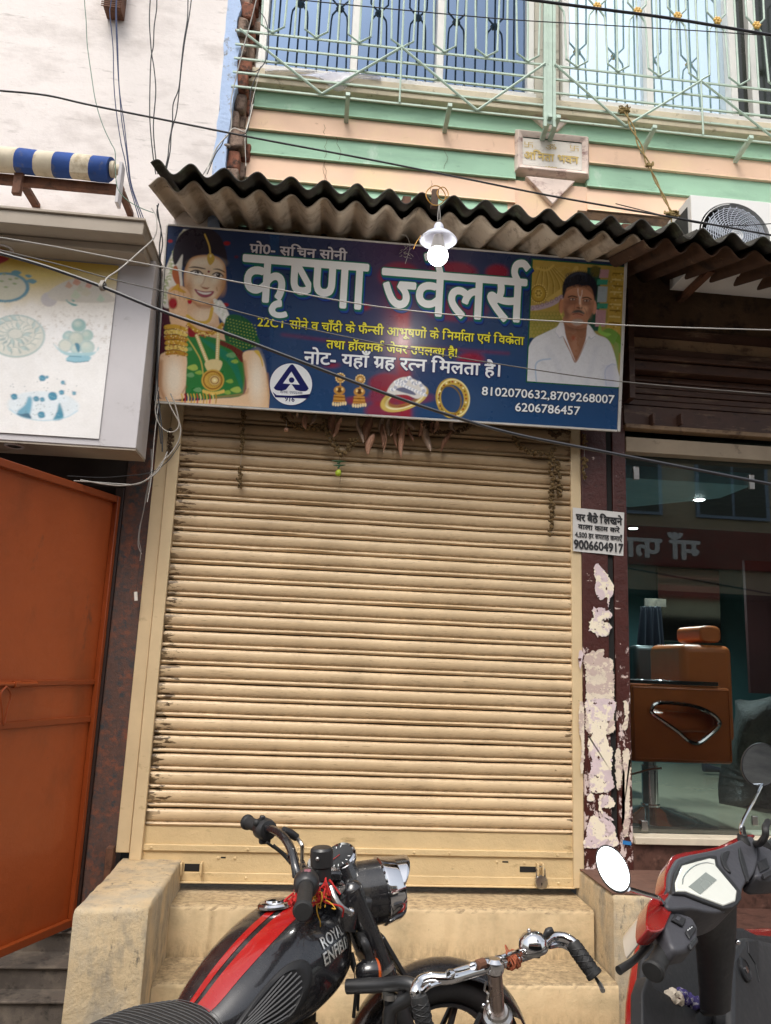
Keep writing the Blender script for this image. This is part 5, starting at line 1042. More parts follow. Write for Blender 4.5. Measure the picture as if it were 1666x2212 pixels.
for nm, tk, a, b_, hh in (('shop_name', ttl1, (78, 326), (738, 384), dist5((560, 139), (560, 372))), ('shop_name', ttl2, (818, 390), (1592, 462), dist5((1100, 192), (1100, 415)))):
    text_at(nm, tk, a, b_, hh, .0046, MW, .020, lay=((.044, (.010, -.018), MNV), (.042, (.008, -.014), MBL), (.040, (.005, -.009), MBL), (.040, (.003, -.005), MG), (.038, (0, 0), MG)))
L3 = ['22CT सोने व चाँदी के फै', ('h', 'न'), 'सी आभूषणों के ', 'िनमा', ('R',), 'ता एवं ', 'िवक', ('r',), 'ेता']
text_at('gold_line', L3, (165, 468), (1578, 580), dist5((800, 478), (800, 519)), .003, MY, .018, lay=((.055, (0, 0), MK),))
L4 = ['तथा हॉलमक', ('R',), ' जेवर उपल', ('h', 'ब'), 'ध है!']
text_at('hallmark_line', L4, (530, 590), (1222, 640), dist5((800, 562), (800, 603)), .003, MY, .018, lay=((.055, (0, 0), MK),))
L5 = ['नोट- यहाँ ग', ('r',), 'ह र', ('h', 'त'), 'न ', 'िमलता है।']
text_at('note_line', L5, (412, 668), (1450, 745), dist5((800, 644), (800, 704)), .0034, MW, .022, lay=((.07, (0, 0), MNV),))
c6s = lambda x, y: ((1900+x*.39616)/1.8439, (950+y*.39616)/1.8439)
for nm, t_, a, b_ in (('phone_numbers', '8102070632,8709268007', (45, 1605), (1375, 1685)), ('phone_numbers', '6206786457', (382, 1766), (1030, 1800))):
    (s0, t0), (s1, t1) = S(*c6s(*a)), S(*c6s(*b_)); cap = abs(S(*c6s(700, 1540))[1]-S(*c6s(700, 1622))[1])
    for h_, m_, o_ in ((.0022, MK, .05), (.0028, MW, .016)): lettering(nm if m_ is MW else nm+'_outline', [t_], FRM, s0, s1, (t0+t1)/2, cap, h_, m_, sgn, o_, glyph_h=.68)
def orn(X, Y):
    p = Paint(X, Y, '1f3a63'); r_ = np.random.default_rng(2); bgc = bgp(X, Y); p.c = bgc.c.copy()
    for a, b_ in ((608, 740), (714, 748)):
        p.ell(a, b_, 26, 26, 'd9a95c', 4); p.ring(a, b_, 17, 17, 4, '8f5a20', 3); p.ell(a, b_, 6, 6, 'f6e2b4', 3)
        for t in range(0, 360, 30): p.ell(a+24*math.cos(math.radians(t)), b_+24*math.sin(math.radians(t)), 4, 4, 'f3d79a', 2)
        p.line([(a, b_+26), (a, b_+44)], 7, 'c99848', 3, k=1); p.ell(a-5, b_+66, 30, 24, 'c58e42', 4); p.ell(a-5, b_+64, 14, 14, '5a3418', 4); p.ell(a-18, b_+60, 6, 8, 'f2d390', 3); p.ell(a+10, b_+60, 6, 8, 'f2d390', 3)
        p.poly([(a-34, b_+88), (a+22, b_+90), (a+28, b_+132), (a-40, b_+128)], 'c88f40', 4, k=1); p.line([(a-36, b_+100), (a+24, b_+103)], 5, '7a4618', 3, k=1); p.line([(a-38, b_+118), (a+26, b_+121)], 4, '8a5420', 3, k=1)
        for i in range(6): p.ell(a-38+i*13, b_+138+3*math.sin(i), 6, 10, 'f0d7a4', 3)
    p.ring(948, 848, 112, 52, 20, 'd6ba62', 4, rot=-20); p.ring(952, 850, 104, 45, 6, 'f5ecc0', 4, rot=-20); p.ring(948, 836, 100, 44, 12, 'b08f3c', 5, rot=-20, a=.5)
    p.poly([(850, 830), (890, 760), (960, 735), (1040, 770), (1066, 810), (1020, 850), (960, 830), (900, 830)], 'e6e2dc', 6); p.poly([(900, 800), (960, 790), (1010, 830), (950, 820)], '6a6e88', 6)
    for i in range(26): t = i/25; p.ell(880+170*t, 800-50*math.sin(t*3.1)+12*math.sin(t*20), 9, 9, ['ffffff', 'b9bccb'][i % 2], 3); 
    for i in range(22): t = i/21; p.ell(900+160*t, 762+70*t, 8, 8, ['ffffff', 'cfd2dd'][i % 2], 3)
    p.ring(1203, 850, 74, 92, 28, 'c7a544', 4, rot=-12); p.ring(1210, 846, 82, 98, 7, 'efe0a0', 3, rot=-12); p.ring(1190, 858, 58, 76, 6, '8d6c20', 3, rot=-12)
    for i in range(28): a = i*2*math.pi/28; p.ell(1203+74*math.cos(a)*.98, 850+90*math.sin(a), 5, 5, ['8f2a20', 'f6eab8', '7d5c18'][i % 3], 3)
    return p
o0, o1 = at5(540, 800), at5(1300, 830); tb0, tb1 = at5(900, 945)[1], at5(900, 722)[1]
tb1 = min(tb1, at5(1250, 765)[1]+.02)
print_sheet('ornament_print', SO+SU*o0[0]+SV*max(.002, tb0)+SN*.0008, SU*(o1[0]-o0[0]), SV*(at5(700, 712)[1]-max(.002, tb0)), 380, 130, M_sp, sgn, s5, orn)
# ================================================================ plaque lettering
PF = (np.array([xl, -.0302, zb]), np.array([1., 0, 0]), np.array([0, 0, 1.]), np.array([0, -1., 0]))
M_gold = mat('plaque_gilt', lin('d9bd72'), .6, var=.2, vs=20)
def pfs(u, v): p = pf(u, v, -.03); return p[0]-xl, p[2]-zb
(a_, b_), (c_, d_) = pfs(205, 940), pfs(525, 962)
lettering('house_name', ['अ', 'िनता भवन'], PF, a_, c_, (b_+d_)/2-.005, abs(pfs(300, 905)[1]-pfs(300, 945)[1]), .004, M_gold, pq, .03)
(a_, b_), (c_, d_) = pfs(332, 1000), pfs(398, 1002)
lettering('year', ['1980'], PF, a_, c_, b_, .018, .003, M_gold, pq, .03, glyph_h=.68)
(a_, b_), (c_, d_) = pfs(330, 884), pfs(395, 888); lettering('om_sign', ['ॐ'], PF, a_, c_, b_-.004, .035, .003, M_gold, pq, .0, glyph_h=.68)
for u in (205, 475):
    (a_, b_), (c_, d_) = pfs(u, 868 if u < 300 else 890), pfs(u+52, 868 if u < 300 else 890); lettering('sign_mark', ['卐'], PF, a_, c_, b_, .034, .003, M_gold, pq, .0, glyph_h=.8)
# ================================================================ lamp under the canopy
lp = thing('hanging_lamp', 'lit white bulb under a small enamel shade hanging from the canopy edge', 'lamp', P(946, 585, -.93))
YL = -.93; cb = P(946, 552, YL); rb = .046; ct = P(949, 490, YL); cs = P(945, 455, YL)
M_bulb = mat('lit_bulb', (1, 1, 1), .3, var=0, emis=((1, .98, .95), 9)); M_shade = mat('enamel_shade', lin('d6d9e6'), .3, var=.08, vs=20)
MB().lathe(cb, (0, 0, 1), [(rb*math.sin(a), -rb*math.cos(a)) for a in np.linspace(0.02, 2.15, 14)], 28).build('bulb', M_bulb, lp, smooth=True)
MB().lathe(cb, (0, 0, 1), [(rb*.84, rb*.545), (rb*.72, rb*.9), (rb*.45, rb*2.1), (.014, rb*2.15)], 28).build('bulb_neck', mat('bulb_neck_plastic', lin('c9c2b8'), .35, var=.1), lp, smooth=True)
zc2 = cb[2]+rb*1.55
prf = [(.083, 0), (.085, .002), (.078, .012), (.06, .03), (.036, .046), (.024, .055), (.022, .075), (.016, .085)]
MB().lathe((cb[0], cb[1], zc2), (0, 0, 1), prf+[(r-.003, h-.002) for r, h in prf[::-1]], 32, False).build('shade', M_shade, lp, smooth=True)
for dx in (-.003, .004): MB().tube([(cb[0]+dx, YL, zc2+.08), (cb[0]+dx*1.5, YL+.004, zc2+.13), (cb[0], YL+.01, zc2+.19)], .002, 6, 4).build('cord', M_wirew, lp)
Lb = bpy.data.lights.new('bulb_light', 'POINT'); Lb.energy = 5; Lb.color = (1, .97, .92); Lb.shadow_soft_size = .045
lo = bpy.data.objects.new('bulb_light', Lb); COL.objects.link(lo); lo.parent = lp; lo.location = [float(x) for x in (cb-np.array(lp.location)+np.array([0, -.0, -.055]))]
pm = P(940, 425, YL+.02)
MB().obox((pm[0], YL+.03, pm[2]-.005), (.016, 0, .002), (0, .012, 0), (.002, 0, .045)).build('wood_block', mat('dark_wood', lin('5a473a'), .85, var=.3, vs=30), lp, bevel=.002)
M_ywire = mat('yellow_wire', lin('b8862f'), .4, var=.1)
def loopw(c, r, n_, sq=1.0): return [(c[0]+r*math.cos(a), c[1]-.02+.004*math.sin(3*a), c[2]+r*sq*math.sin(a)) for a in np.linspace(0, 2*math.pi*n_, int(20*n_))]
MB().tube(loopw(P(940, 428, YL-.01), .045, 1.9, 1.05), .0022, 6).build('wire_coil', M_ywire, lp, smooth=True); MB().tube(loopw(P(955, 424, YL-.02), .026, 1.2, 1.2), .0022, 6).build('wire_coil', M_ywire, lp, smooth=True)
c7 = crop(1600, 700, 2000, 1666)
MB().tube([P(*c7(u, v), YL+.05) for u, v in ((320, 990), (290, 1040), (240, 1110), (200, 1210))], .0018, 6, 3).build('wire_tail', M_ywire, lp)
MB().tube([P(*c7(u, v), -.5) for u, v in ((0, 980), (80, 1000), (140, 1150), (110, 1300), (60, 1460))], .0012, 5, 3).build('cobweb', M_wirew, cn)
for i in range(26):
    a = rng.uniform(0, 130); b_ = rng.uniform(1150, 1370); d1 = rng.uniform(-90, 90); d2 = rng.uniform(-60, 60)
    MB().tube([P(*c7(a, b_), -.42), P(*c7(a+d1/2+8, b_+d2/2), -.43), P(*c7(a+d1, b_+d2), -.42)], .0008, 4).build('cobweb', M_wirew, cn)
# ================================================================ dried garlands over the shutter
M_mari = mat('dried_marigold', lin('77603c'), .95, var=.4, vs=60, dirt=('33261a', .5, .65, 90, (1, 1, 1)), bump=(1, 160, .006))
M_mari2 = mat('dried_marigold_dark', lin('5a4630'), .95, var=.4, vs=60, bump=(1, 160, .006))
def clump(q, c, r):
    for _ in range(5):
        o = rng.normal(0, .42, 3)*r; q.ball(np.array(c)+o, (r*rng.uniform(.45, .7), r*rng.uniform(.35, .6)), 7, 4, rng.normal(0, 1, 3))
def garland(pts, Y, r, label, m=M_mari, gap=1.25, skip=()):
    r = r*1.35
    pts3 = np.array([P(u, v, Y) for u, v in pts]); c = cat(pts3, 12); L = np.r_[0, np.cumsum(np.linalg.norm(np.diff(c, axis=0), axis=1))]; q = MB()
    t = thing('dried_garland', label, 'garland', c[-1], 'dried flower garlands on the shutter'); s = r
    while s < L[-1]:
        p = [np.interp(s, L, c[:, k]) for k in range(3)]
        if not any(a < s/L[-1] < b2 for a, b2 in skip): clump(q, p, r*rng.uniform(.85, 1.15))
        s += r*gap
    o = q.build('flowers', m, t, smooth=False); o['kind'] = 'stuff'
    MB().tube(c+np.array([0, .0, 0]), .0009, 4).build('string', M_wirew, t); return t
c8 = crop(600, 1580, 2450, 1666)
G = lambda l: [c8(*w) for w in l]
garland(G([(336, 40), (332, 90), (330, 150), (326, 210), (322, 260), (320, 325)]), -.05, .010, 'dried flower string hanging at the left side of the shutter', skip=((.58, .74),))
garland(G([(465, 55), (490, 90), (540, 108), (600, 110), (640, 95)]), -.07, .012, 'sagging dried flower swag left of the shrivelled leaves')
garland(G([(630, 75), (640, 140), (670, 190), (690, 205), (715, 180), (745, 145)]), -.07, .0135, 'pointed loop of dried marigolds above the lemon charm')
garland(G([(960, 70), (1000, 115), (1060, 130), (1120, 118), (1165, 90)]), -.07, .011, 'dried flower swag right of the hanging leaves', M_mari2)
garland(G([(1290, 120), (1320, 170), (1370, 200), (1420, 205), (1450, 190)]), -.06, .011, 'short dried swag running into the long right string')
garland(G([(1442, 160), (1440, 220), (1441, 300), (1440, 380), (1438, 440), (1438, 495)]), -.06, .012, 'longest dried marigold string near the right guide', gap=1.3)
garland(G([(1462, 225), (1466, 290), (1467, 360)]), -.055, .0125, 'shorter dried marigold string beside the longest one', gap=1.2)
garland(G([(1555, 130), (1556, 190), (1556, 240), (1557, 300)]), -.06, .011, 'dried flower string hanging on the brown pillar', skip=((.32, .5),))
garland(G([(72, 110), (72, 150), (70, 180), (66, 210)]), -.06, .012, 'dark dried flower string at the top of the left guide', M_mari2)
garland(G([(1425, 120), (1450, 140), (1480, 125), (1500, 130)]), -.06, .012, 'dark clump of dried flowers under the right end of the sign', M_mari2)
# shrivelled mango leaves
lv = thing('leaf_toran', 'row of shrivelled brown mango leaves strung below the sign', 'leaf garland', P(860, 900, -.08))
M_leaf = [mat('dried_leaf_a', lin('c79a80'), .7, var=.3, vs=40, bump=(.5, 120, .002)), mat('dried_leaf_b', lin('ad9683'), .7, var=.3, vs=40, bump=(.5, 120, .002)), mat('dried_leaf_c', lin('85604a'), .75, var=.3, vs=40)]
c9 = crop(1100, 1600, 1900, 1666)
for i, (x0, y0, x1, y1, w) in enumerate([(228, 95, 252, 232, 20), (345, 95, 275, 195, 14), (470, 95, 450, 260, 30), (545, 125, 462, 300, 22), (680, 120, 715, 350, 18), (780, 115, 738, 325, 36), (800, 265, 757, 435, 28), (885, 130, 868, 290, 22), (890, 180, 880, 392, 20), (905, 200, 893, 415, 10), (945, 130, 920, 290, 18), (978, 130, 997, 378, 20), (1050, 150, 1038, 470, 24), (1110, 150, 1135, 235, 20), (1110, 210, 1125, 330, 16), (1215, 160, 1200, 290, 20), (1245, 180, 1270, 418, 30), (1300, 160, 1290, 262, 22), (1340, 155, 1320, 262, 24), (1460, 155, 1475, 250, 18), (1445, 240, 1368, 418, 20), (1020, 180, 955, 295, 12), (180, 90, 190, 145, 16), (100, 80, 160, 150, 10)]):
    A = P(*c9(x0, y0), -.085+rng.uniform(-.015, .01)); B = P(*c9(x1, y1), -.085+rng.uniform(-.02, .01)); wd = w*.2603/430*1.35; ph_ = rng.uniform(0, 6); tw = rng.uniform(.3, 1.2)
    def lf(u, v):
        t = v; c = A+(B-A)*t+np.array([.008*math.sin(t*5+ph_), .012*math.sin(t*4+ph_*2), 0]); k = math.sin(math.pi*min(1, t**.8*.96+.04))**.7*wd+.0008
        an = tw*math.sin(t*4+ph_)+(u-.5)*1.6; return c+np.array([math.cos(an*.6)*(u-.5)*2*k, abs(u-.5)*k*1.4+math.sin(an)*(u-.5)*k, .0])
    MB().grid(lf, 4, 10).build('leaf', M_leaf[i % 3], lv, smooth=True, solid=.0008)
MB().tube([P(*c9(u, v), -.09) for u, v in ((60, 75), (400, 92), (800, 112), (1200, 135), (1500, 152))], .0015, 5, 4).build('string', M_wirew, lv)
pb_ = P(*c9(85, 232), -.09); t_ = thing('dried_pomegranate', 'small dried brown fruit hanging left under the sign', 'fruit', pb_); MB().ball(pb_, .0125, 14, 8).build('fruit', M_leaf[0], t_, smooth=True); MB().tube([pb_+np.array([0, 0, .01]), pb_+np.array([-.003, 0, .05])], .001, 5).build('string', M_wirew, t_)
# lemon and chilli charm
lc = thing('lemon_charm', 'fresh green lemon and chillies strung on a thread before the shutter', 'charm', P(731, 1045, -.07))
pl0 = P(*c9(517, 592), -.07)
MB().ball(pl0, (.017, .019), 18, 12, (.1, 0, 1)).build('lemon', mat('green_lemon', lin('a9bd33'), .4, var=.12, vs=50, bump=(.2, 300, .001)), lc, smooth=True)
M_chi = mat('green_chilli', lin('1f4a24'), .35, var=.2, vs=40)
for (a, b_, c_, d_) in ((462, 488, 580, 494), (475, 527, 578, 524), (505, 510, 535, 500), (508, 552, 535, 528)):
    A, B = P(*c9(a, b_), -.075), P(*c9(c_, d_), -.068); MB().tube([A, (A*2+B)/3+np.array([0, 0, -.002]), (A+2*B)/3+np.array([0, 0, -.002]), B], [.0016, .005, .0056, .004, .0015], 8, 4).build('chilli', M_chi, lc, smooth=True)
MB().tube([P(*c9(525, 440), -.07), P(*c9(530, 520), -.07), P(*c9(520, 570), -.07)], .0008, 4).build('thread', M_wire, lc); MB().tube([P(*c9(540, 540), -.072), P(*c9(538, 610), -.085), P(*c9(528, 685), -.07)], .0008, 4, 4).build('thread', M_wire, lc)
# ================================================================ air conditioner outdoor unit
YC = -.38
cA_ = lambda u, v, Y=YC: P(*c3(u, v), Y)
ac = thing('ac_outdoor_unit', 'white air conditioner outdoor unit standing on the canopy at right', 'air conditioner', cA_(1450, 1350))
a_, b_ = cA_(1190, 1152), cA_(1190, 1400); x0a = a_[0]; zt_a = a_[2]; wA, hA, dA = .80, .43, .28
M_acw = mat('ac_white', lin('e9e8e4'), .4, var=.04, vs=5, dirt=('9a958a', .68, .8, 18, (1, 1, 1)))
fc = cA_(1452, 1402); fr_ = .5*(cA_(1665, 1402)[0]-cA_(1245, 1402)[0])
n_ = 48; ang = np.linspace(0, 2*math.pi, n_, endpoint=False); H_ = [(fc[0]+fr_*math.cos(a), fc[2]+fr_*math.sin(a)) for a in ang]; x1a, z0a = x0a+wA, zt_a-hA
fr_ = min(fr_, (fc[2]-z0a)*.93); z0a = z0a; out = []
for (hx_, hz_) in H_:
    dx_, dz_ = hx_-fc[0], hz_-fc[2]; k_ = min(((x1a-fc[0])/dx_ if dx_ > 0 else (x0a-fc[0])/dx_) if abs(dx_) > 1e-6 else 1e9, ((zt_a-fc[2])/dz_ if dz_ > 0 else (z0a-fc[2])/dz_) if abs(dz_) > 1e-6 else 1e9); out.append((fc[0]+dx_*k_, fc[2]+dz_*k_))
for cx_, cz_ in ((x0a, z0a), (x0a, zt_a), (x1a, z0a), (x1a, zt_a)):
    i = min(range(n_), key=lambda j: (out[j][0]-cx_)**2+(out[j][1]-cz_)**2); out[i] = (cx_, cz_)
q = MB(); q.add([(x, YC, z) for x, z in H_]+[(x, YC, z) for x, z in out]+[(x, YC+.06, z) for x, z in H_]+[(x, YC+dA, z) for x, z in out],
  [f for i in range(n_) for j in [(i+1) % n_] for f in ((i, j, n_+j, n_+i), (i, 2*n_+i, 2*n_+j, j), (n_+i, n_+j, 3*n_+j, 3*n_+i))])
q.build('case', M_acw, ac, bevel=.012, seg=3)
MB().box(x0a-.003, x0a-.0005, YC+.04, YC+dA-.03, z0a+.05, zt_a-.05).build('side_grille', mat('ac_side_dark', lin('2f3436'), .6, var=.15), ac)
MB().box(x0a+.005, x1a-.005, YC+.07, YC+dA-.005, z0a+.005, zt_a-.01).build('inner_box', M_dark, ac)
M_acg = mat('ac_grille', lin('c6ccd6'), .4, var=.05)
for i in range(1, 15): MB().tube([(fc[0]+fr_*i/15*math.cos(a), YC-.004-.02*(1-(i/15)**2), fc[2]+fr_*i/15*math.sin(a)) for a in np.linspace(0, 2*math.pi, 41)], .0021, 5, cap=False).build('guard_ring', M_acg, ac)
for i in range(30):
    a = i*2*math.pi/30; MB().tube([(fc[0]+fr_*t*math.cos(a+.9*(1-t)), YC-.002-.02*(1-t*t), fc[2]+fr_*t*math.sin(a+.9*(1-t))) for t in (.2, .4, .6, .8, 1.0)], .0018, 5).build('guard_spoke', M_acg, ac)
MB().lathe((fc[0], YC-.022, fc[2]), (0, 1, 0), [(.001, 0), (fr_*.2, .002), (fr_*.2, .008)], 28).build('guard_hub', M_acw, ac, smooth=True)
for k in range(3):
    a = k*2.094+.4; MB().loft([[(fc[0]+fr_*r_*math.cos(a+da), YC+.03+dy, fc[2]+fr_*r_*math.sin(a+da)) for da, dy in ((-.35, .012), (.0, 0), (.35, -.012), (0, .003))] for r_ in (.2, .5, .9)]).build('fan_blade', mat('fan_grey', lin('8d949c'), .5, var=.1), ac, smooth=True)
MB().lathe((fc[0], YC+.01, fc[2]), (0, 1, 0), [(fr_*.18, 0), (fr_*.18, .06)], 20).build('fan_hub', _M['fan_grey'], ac, smooth=True)
MB().tube([(fc[0]+fr_*1.08*math.cos(a), YC-.004, fc[2]+fr_*1.08*math.sin(a)) for a in np.linspace(1.7, 3.6, 20)], .003, 5).build('case_rib', M_acw, ac, smooth=True)
for dx in (.08, wA-.1): MB().box(x0a+dx, x0a+dx+.04, YC+.0, 0, z0a-.03, z0a-.001).build('support', M_rust, ac)
# rope
def wire(name, label, cat_, pts, Y, r, m, k=8, conv=None, group=None, parent=None, tw=0):
    p3 = np.array([P(*(conv(*w[:2]) if conv else w[:2]), w[2] if len(w) > 2 else Y) for w in pts])
    if name == 'overhead_cable': _a = (p3[1]-p3[0])/np.linalg.norm(p3[1]-p3[0]); _b = (p3[-1]-p3[-2])/np.linalg.norm(p3[-1]-p3[-2]); p3 = np.vstack([p3[0]-_a*3.5, p3[0]-_a*1.5, p3[0]-_a*.5, p3[0]-_a*.15, p3, p3[-1]+_b*.15, p3[-1]+_b*.5, p3[-1]+_b*1.5, p3[-1]+_b*3.5])
    if name == 'drop_wire': p3 = np.vstack([p3[0]+np.array([0, 0, 1.1]), p3[0]+np.array([0, 0, .5]), p3[0]+np.array([0, 0, .15]), p3])
    o = MB().tube(p3, r, 7, k).build(name, m, parent, smooth=True)
    if parent is None: tag(o, label, cat_, group)
    return o
M_rope = mat('jute_rope', lin('8f7a4c'), .9, var=.3, vs=60, bump=(.8, 200, .002))
rp = thing('rope', 'twisted jute rope tied from the balcony grille down to the air conditioner corner', 'rope', P(1455, 470, -.3))
ra, rb2 = P(*c3(800, 650), YG-.02), P(*c3(1080, 1265), -.40)
for s_ in (0, 1): MB().tube([ra+(rb2-ra)*t+np.array([.011*math.cos(t*18+s_*3.14)*(1 if t < .55 else .5), .004*math.sin(t*18+s_*3.14), -.02*math.sin(t*3.14)]) for t in np.linspace(0, 1, 40)], .0042, 6).build('strand', M_rope, rp, smooth=True)
for c_, n_2 in ((ra, 5), (rb2, 7), (ra+(rb2-ra)*.55, 2)):
    for i in range(n_2): MB().tube([c_+.018*np.array([math.cos(a)*(1+.2*i % 2), .6*math.sin(a), .6*math.sin(a+i)])+rng.normal(0, .006, 3) for a in np.linspace(0, 6, 14)], .004, 6).build('knot', M_rope, rp, smooth=True)
MB().tube([rb2, rb2+np.array([-.006, 0, -.04]), rb2+np.array([.004, 0, -.07])], .004, 6, 3).build('tail', M_rope, rp, smooth=True)
# ================================================================ cables
CG = 'overhead cables'
wire('overhead_cable', 'thickest black cable sagging diagonally across both shop signs', 'cable', [(-60, 528), (0, 547), (100, 576), (220, 619), (350, 672), (500, 724), (650, 781), (800, 838), (950, 890), (1100, 935), (1300, 975), (1480, 1010), (1666, 1046), (1740, 1060)], -1.15, .0068, mat('cable_sheath', (.03, .03, .035), .3, var=.1), group=CG)
wire('overhead_cable', 'thin grey knotted wire crossing the large white shop name', 'cable', [(-40, 508), (0, 513), (120, 533), (250, 558), (350, 577), (480, 603), (600, 625), (800, 660), (1000, 682), (1200, 694), (1400, 705), (1666, 713), (1730, 715)], -1.0, .0028, M_wirew, group=CG)
wire('overhead_cable', 'thin grey wire crossing the yellow lettering, lower of the two thin ones', 'cable', [(0, 540), (130, 572), (250, 605), (350, 629), (480, 664), (600, 695), (750, 728), (900, 757), (1100, 790), (1340, 824), (1666, 852), (1730, 858)], -1.0, .0026, mat('wire_dirty', lin('5f5b56'), .6, var=.3, vs=12), group=CG)
wire('overhead_cable', 'dark cable crossing the white wall and the striped bands towards the air conditioner', 'cable', [(-40, 192), (0, 196), (100, 206), (200, 228), (400, 268), (560, 300), (800, 345), (1000, 385), (1200, 425), (1460, 471), (1666, 508), (1740, 522)], -1.1, .0042, M_wire, group=CG)
wire('overhead_cable', 'black cable across the balcony grille from the top edge to the right edge', 'cable', [(1050, -14), (1141, -1), (1300, 20), (1450, 40), (1666, 76), (1740, 88)], -1.0, .0072, _M['cable_sheath'], group=CG)
wire('overhead_cable', 'thin black wire across the upstairs windows under the thicker cable', 'cable', [(560, -12), (651, 0), (800, 15), (960, 30), (1112, 43), (1300, 54), (1500, 66), (1740, 82)], -.9, .0026, M_wire, group=CG)
wire('service_wire', 'thin wire from the air conditioner leaving at the right edge', 'cable', [(1330, 440), (1460, 472), (1530, 485), (1600, 487), (1740, 478)], -.75, .0024, M_wire)
c1f = c1
DG = 'wires dropping down the white wall'
M_wb = mat('wire_blue', lin('28365c'), .5, var=.1); M_wg = mat('wire_green', lin('5f7d6c'), .5, var=.1)
wire('drop_wire', 'thin green wire drooping past the rolled awning', 'cable', [(535, -20), (545, 130), (552, 280), (575, 450), (605, 640), (650, 790), (700, 900), (728, 960), (730, 1080), (745, 1190), (800, 1260), (880, 1310), (970, 1345)], -.5, .0022, M_wg, conv=c1, group=DG)
for lab, pts in (('leftmost of three blue black wires falling to the sign box', [(700, 30), (695, 90), (715, 300), (720, 520), (735, 700), (765, 900), (790, 1010), (820, 1170), (885, 1400)]), ('middle of three blue black wires falling to the sign box', [(733, 30), (735, 200), (745, 430), (760, 640), (770, 760), (800, 960), (825, 1160), (900, 1400)]), ('rightmost of three blue black wires falling to the sign box', [(737, 30), (745, 300), (755, 560), (785, 780), (810, 1000), (835, 1180), (915, 1400)])):
    wire('drop_wire', lab, 'cable', pts, -.42, .0026, M_wb, conv=c1, group=DG)
for lab, pts, Y in (('left wire of the crossing pair falling behind the canopy corner', [(952, -20), (945, 120), (952, 260), (960, 345), (975, 440), (985, 580), (970, 800), (985, 1000), (998, 1100)], -.4), ('right wire of the crossing pair falling behind the canopy corner', [(993, -20), (990, 60), (975, 170), (970, 290), (955, 370), (948, 560), (948, 760), (965, 960), (985, 1100)], -.38), ('left wire of the twisted pair slanting to the canopy corner', [(1190, -20), (1185, 120), (1160, 280), (1145, 420), (1130, 560), (1095, 660), (1090, 780), (1070, 900), (1060, 1000), (1035, 1100)], -.4), ('right wire of the twisted pair slanting to the canopy corner', [(1212, -20), (1195, 110), (1170, 250), (1150, 400), (1130, 600), (1115, 720), (1085, 830), (1075, 960), (1045, 1100)], -.38)):
    wire('drop_wire', lab, 'cable', pts, Y, .0031, M_wire, conv=c1, group=DG)
EG = 'wires along the broken brick edge'
wire('edge_wire', 'grey wire running down the brick edge', 'cable', [(1625, -20), (1590, 120), (1540, 300), (1490, 500), (1460, 640), (1465, 760), (1450, 840), (1380, 920), (1340, 1010), (1280, 1110)], -.30, .0032, M_wirew, conv=c1, group=EG)
wire('edge_wire', 'black wire curling round the lower bricks', 'cable', [(1650, 420), (1590, 560), (1580, 700), (1555, 840), (1440, 850), (1400, 920), (1360, 980), (1310, 1100)], -.32, .0026, M_wire, conv=c1, group=EG)
wire('edge_wire', 'pale twisted wire looped over the middle bricks', 'cable', [(1600, 660), (1570, 780), (1545, 830), (1480, 810), (1440, 850), (1370, 930), (1330, 1010), (1300, 1110)], -.33, .0024, M_white, conv=c1, group=EG)
wire('edge_wire', 'loop of wire against the balcony corner', 'cable', [(1640, 70), (1680, 130), (1700, 250), (1680, 380), (1620, 450), (1560, 440)], -.30, .0024, M_wire, conv=c1, group=EG)
wire('edge_wire', 'white thread hanging past the green band', 'cable', [(1680, 60), (1660, 300), (1640, 450), (1600, 620), (1570, 760), (1550, 860), (1555, 1050)], -.28, .0014, M_white, conv=c1, group=EG)
cF = crop(0, 580, 720, 1122)
BG = 'wires bunched between the two signboards'
M_wl = mat('wire_light', lin('9a938a'), .5, var=.15)
for lab, pts, m, r in (('black wire hugging the left edge of the blue signboard', [(985, 360), (975, 420), (1000, 520), (990, 640), (998, 800), (985, 1100), (980, 1500), (1005, 1760), (1008, 1900)], M_wire, .0035), ('dark wire beside the first at the sign edge', [(975, 370), (990, 470), (1010, 600), (996, 700), (992, 900), (978, 1300), (965, 1600), (985, 1700), (1000, 1850)], M_wire, .003),
      ('white wire looping below the left corner of the blue signboard', [(985, 1500), (965, 1640), (990, 1730), (1040, 1775), (1090, 1770), (1112, 1720), (1085, 1600), (1060, 1540)], M_wl, .0034), ('second pale loop of wire under the sign corner', [(1030, 1560), (1070, 1640), (1120, 1740), (1110, 1830), (1060, 1910), (1010, 1960), (960, 2030), (880, 2090), (760, 2110), (640, 2100), (500, 2075)], M_wl, .0036), ('grey wire sagging under the sign box', [(1040, 1900), (1000, 1990), (960, 2040), (860, 2100), (750, 2100), (600, 2090), (460, 2080)], M_wirew, .003), ('thin dark wire sagging under the sign box', [(1120, 1850), (1040, 1960), (930, 2030), (780, 2050), (620, 2060), (420, 2050)], M_wire, .0022),
      ('wire hanging from the bunch down the granite pillar', [(985, 1600), (960, 1800), (945, 2000), (935, 2100), (915, 2212)], M_wirew, .0022)):
    wire('bunch_wire', lab, 'cable', pts, -.30, r, m, conv=cF, group=BG)
wire('tie_wire', 'tie wire binding the thick cable back to the sign box corner', 'cable', [(225, 616, -1.15), (232, 600, -1.12), (260, 580, -1.0), (300, 545, -.8), (335, 510, -.6), (338, 470, -.45), (328, 450, -.4)], -1, .0032, M_wirew)
for i in range(4): wire('wire_knot', ['first', 'second', 'third', 'last'][i]+' turn from the left of the coil twisted round the thick cable' , 'wire coil', [(219+i*2, 606, -1.16), (214+i*2, 618, -1.17), (220+i*2, 628, -1.15), (224+i*2, 616, -1.13), (219+i*2, 606, -1.16)], -1, .0022, M_wl, group='turns of the coil on the thick cable')
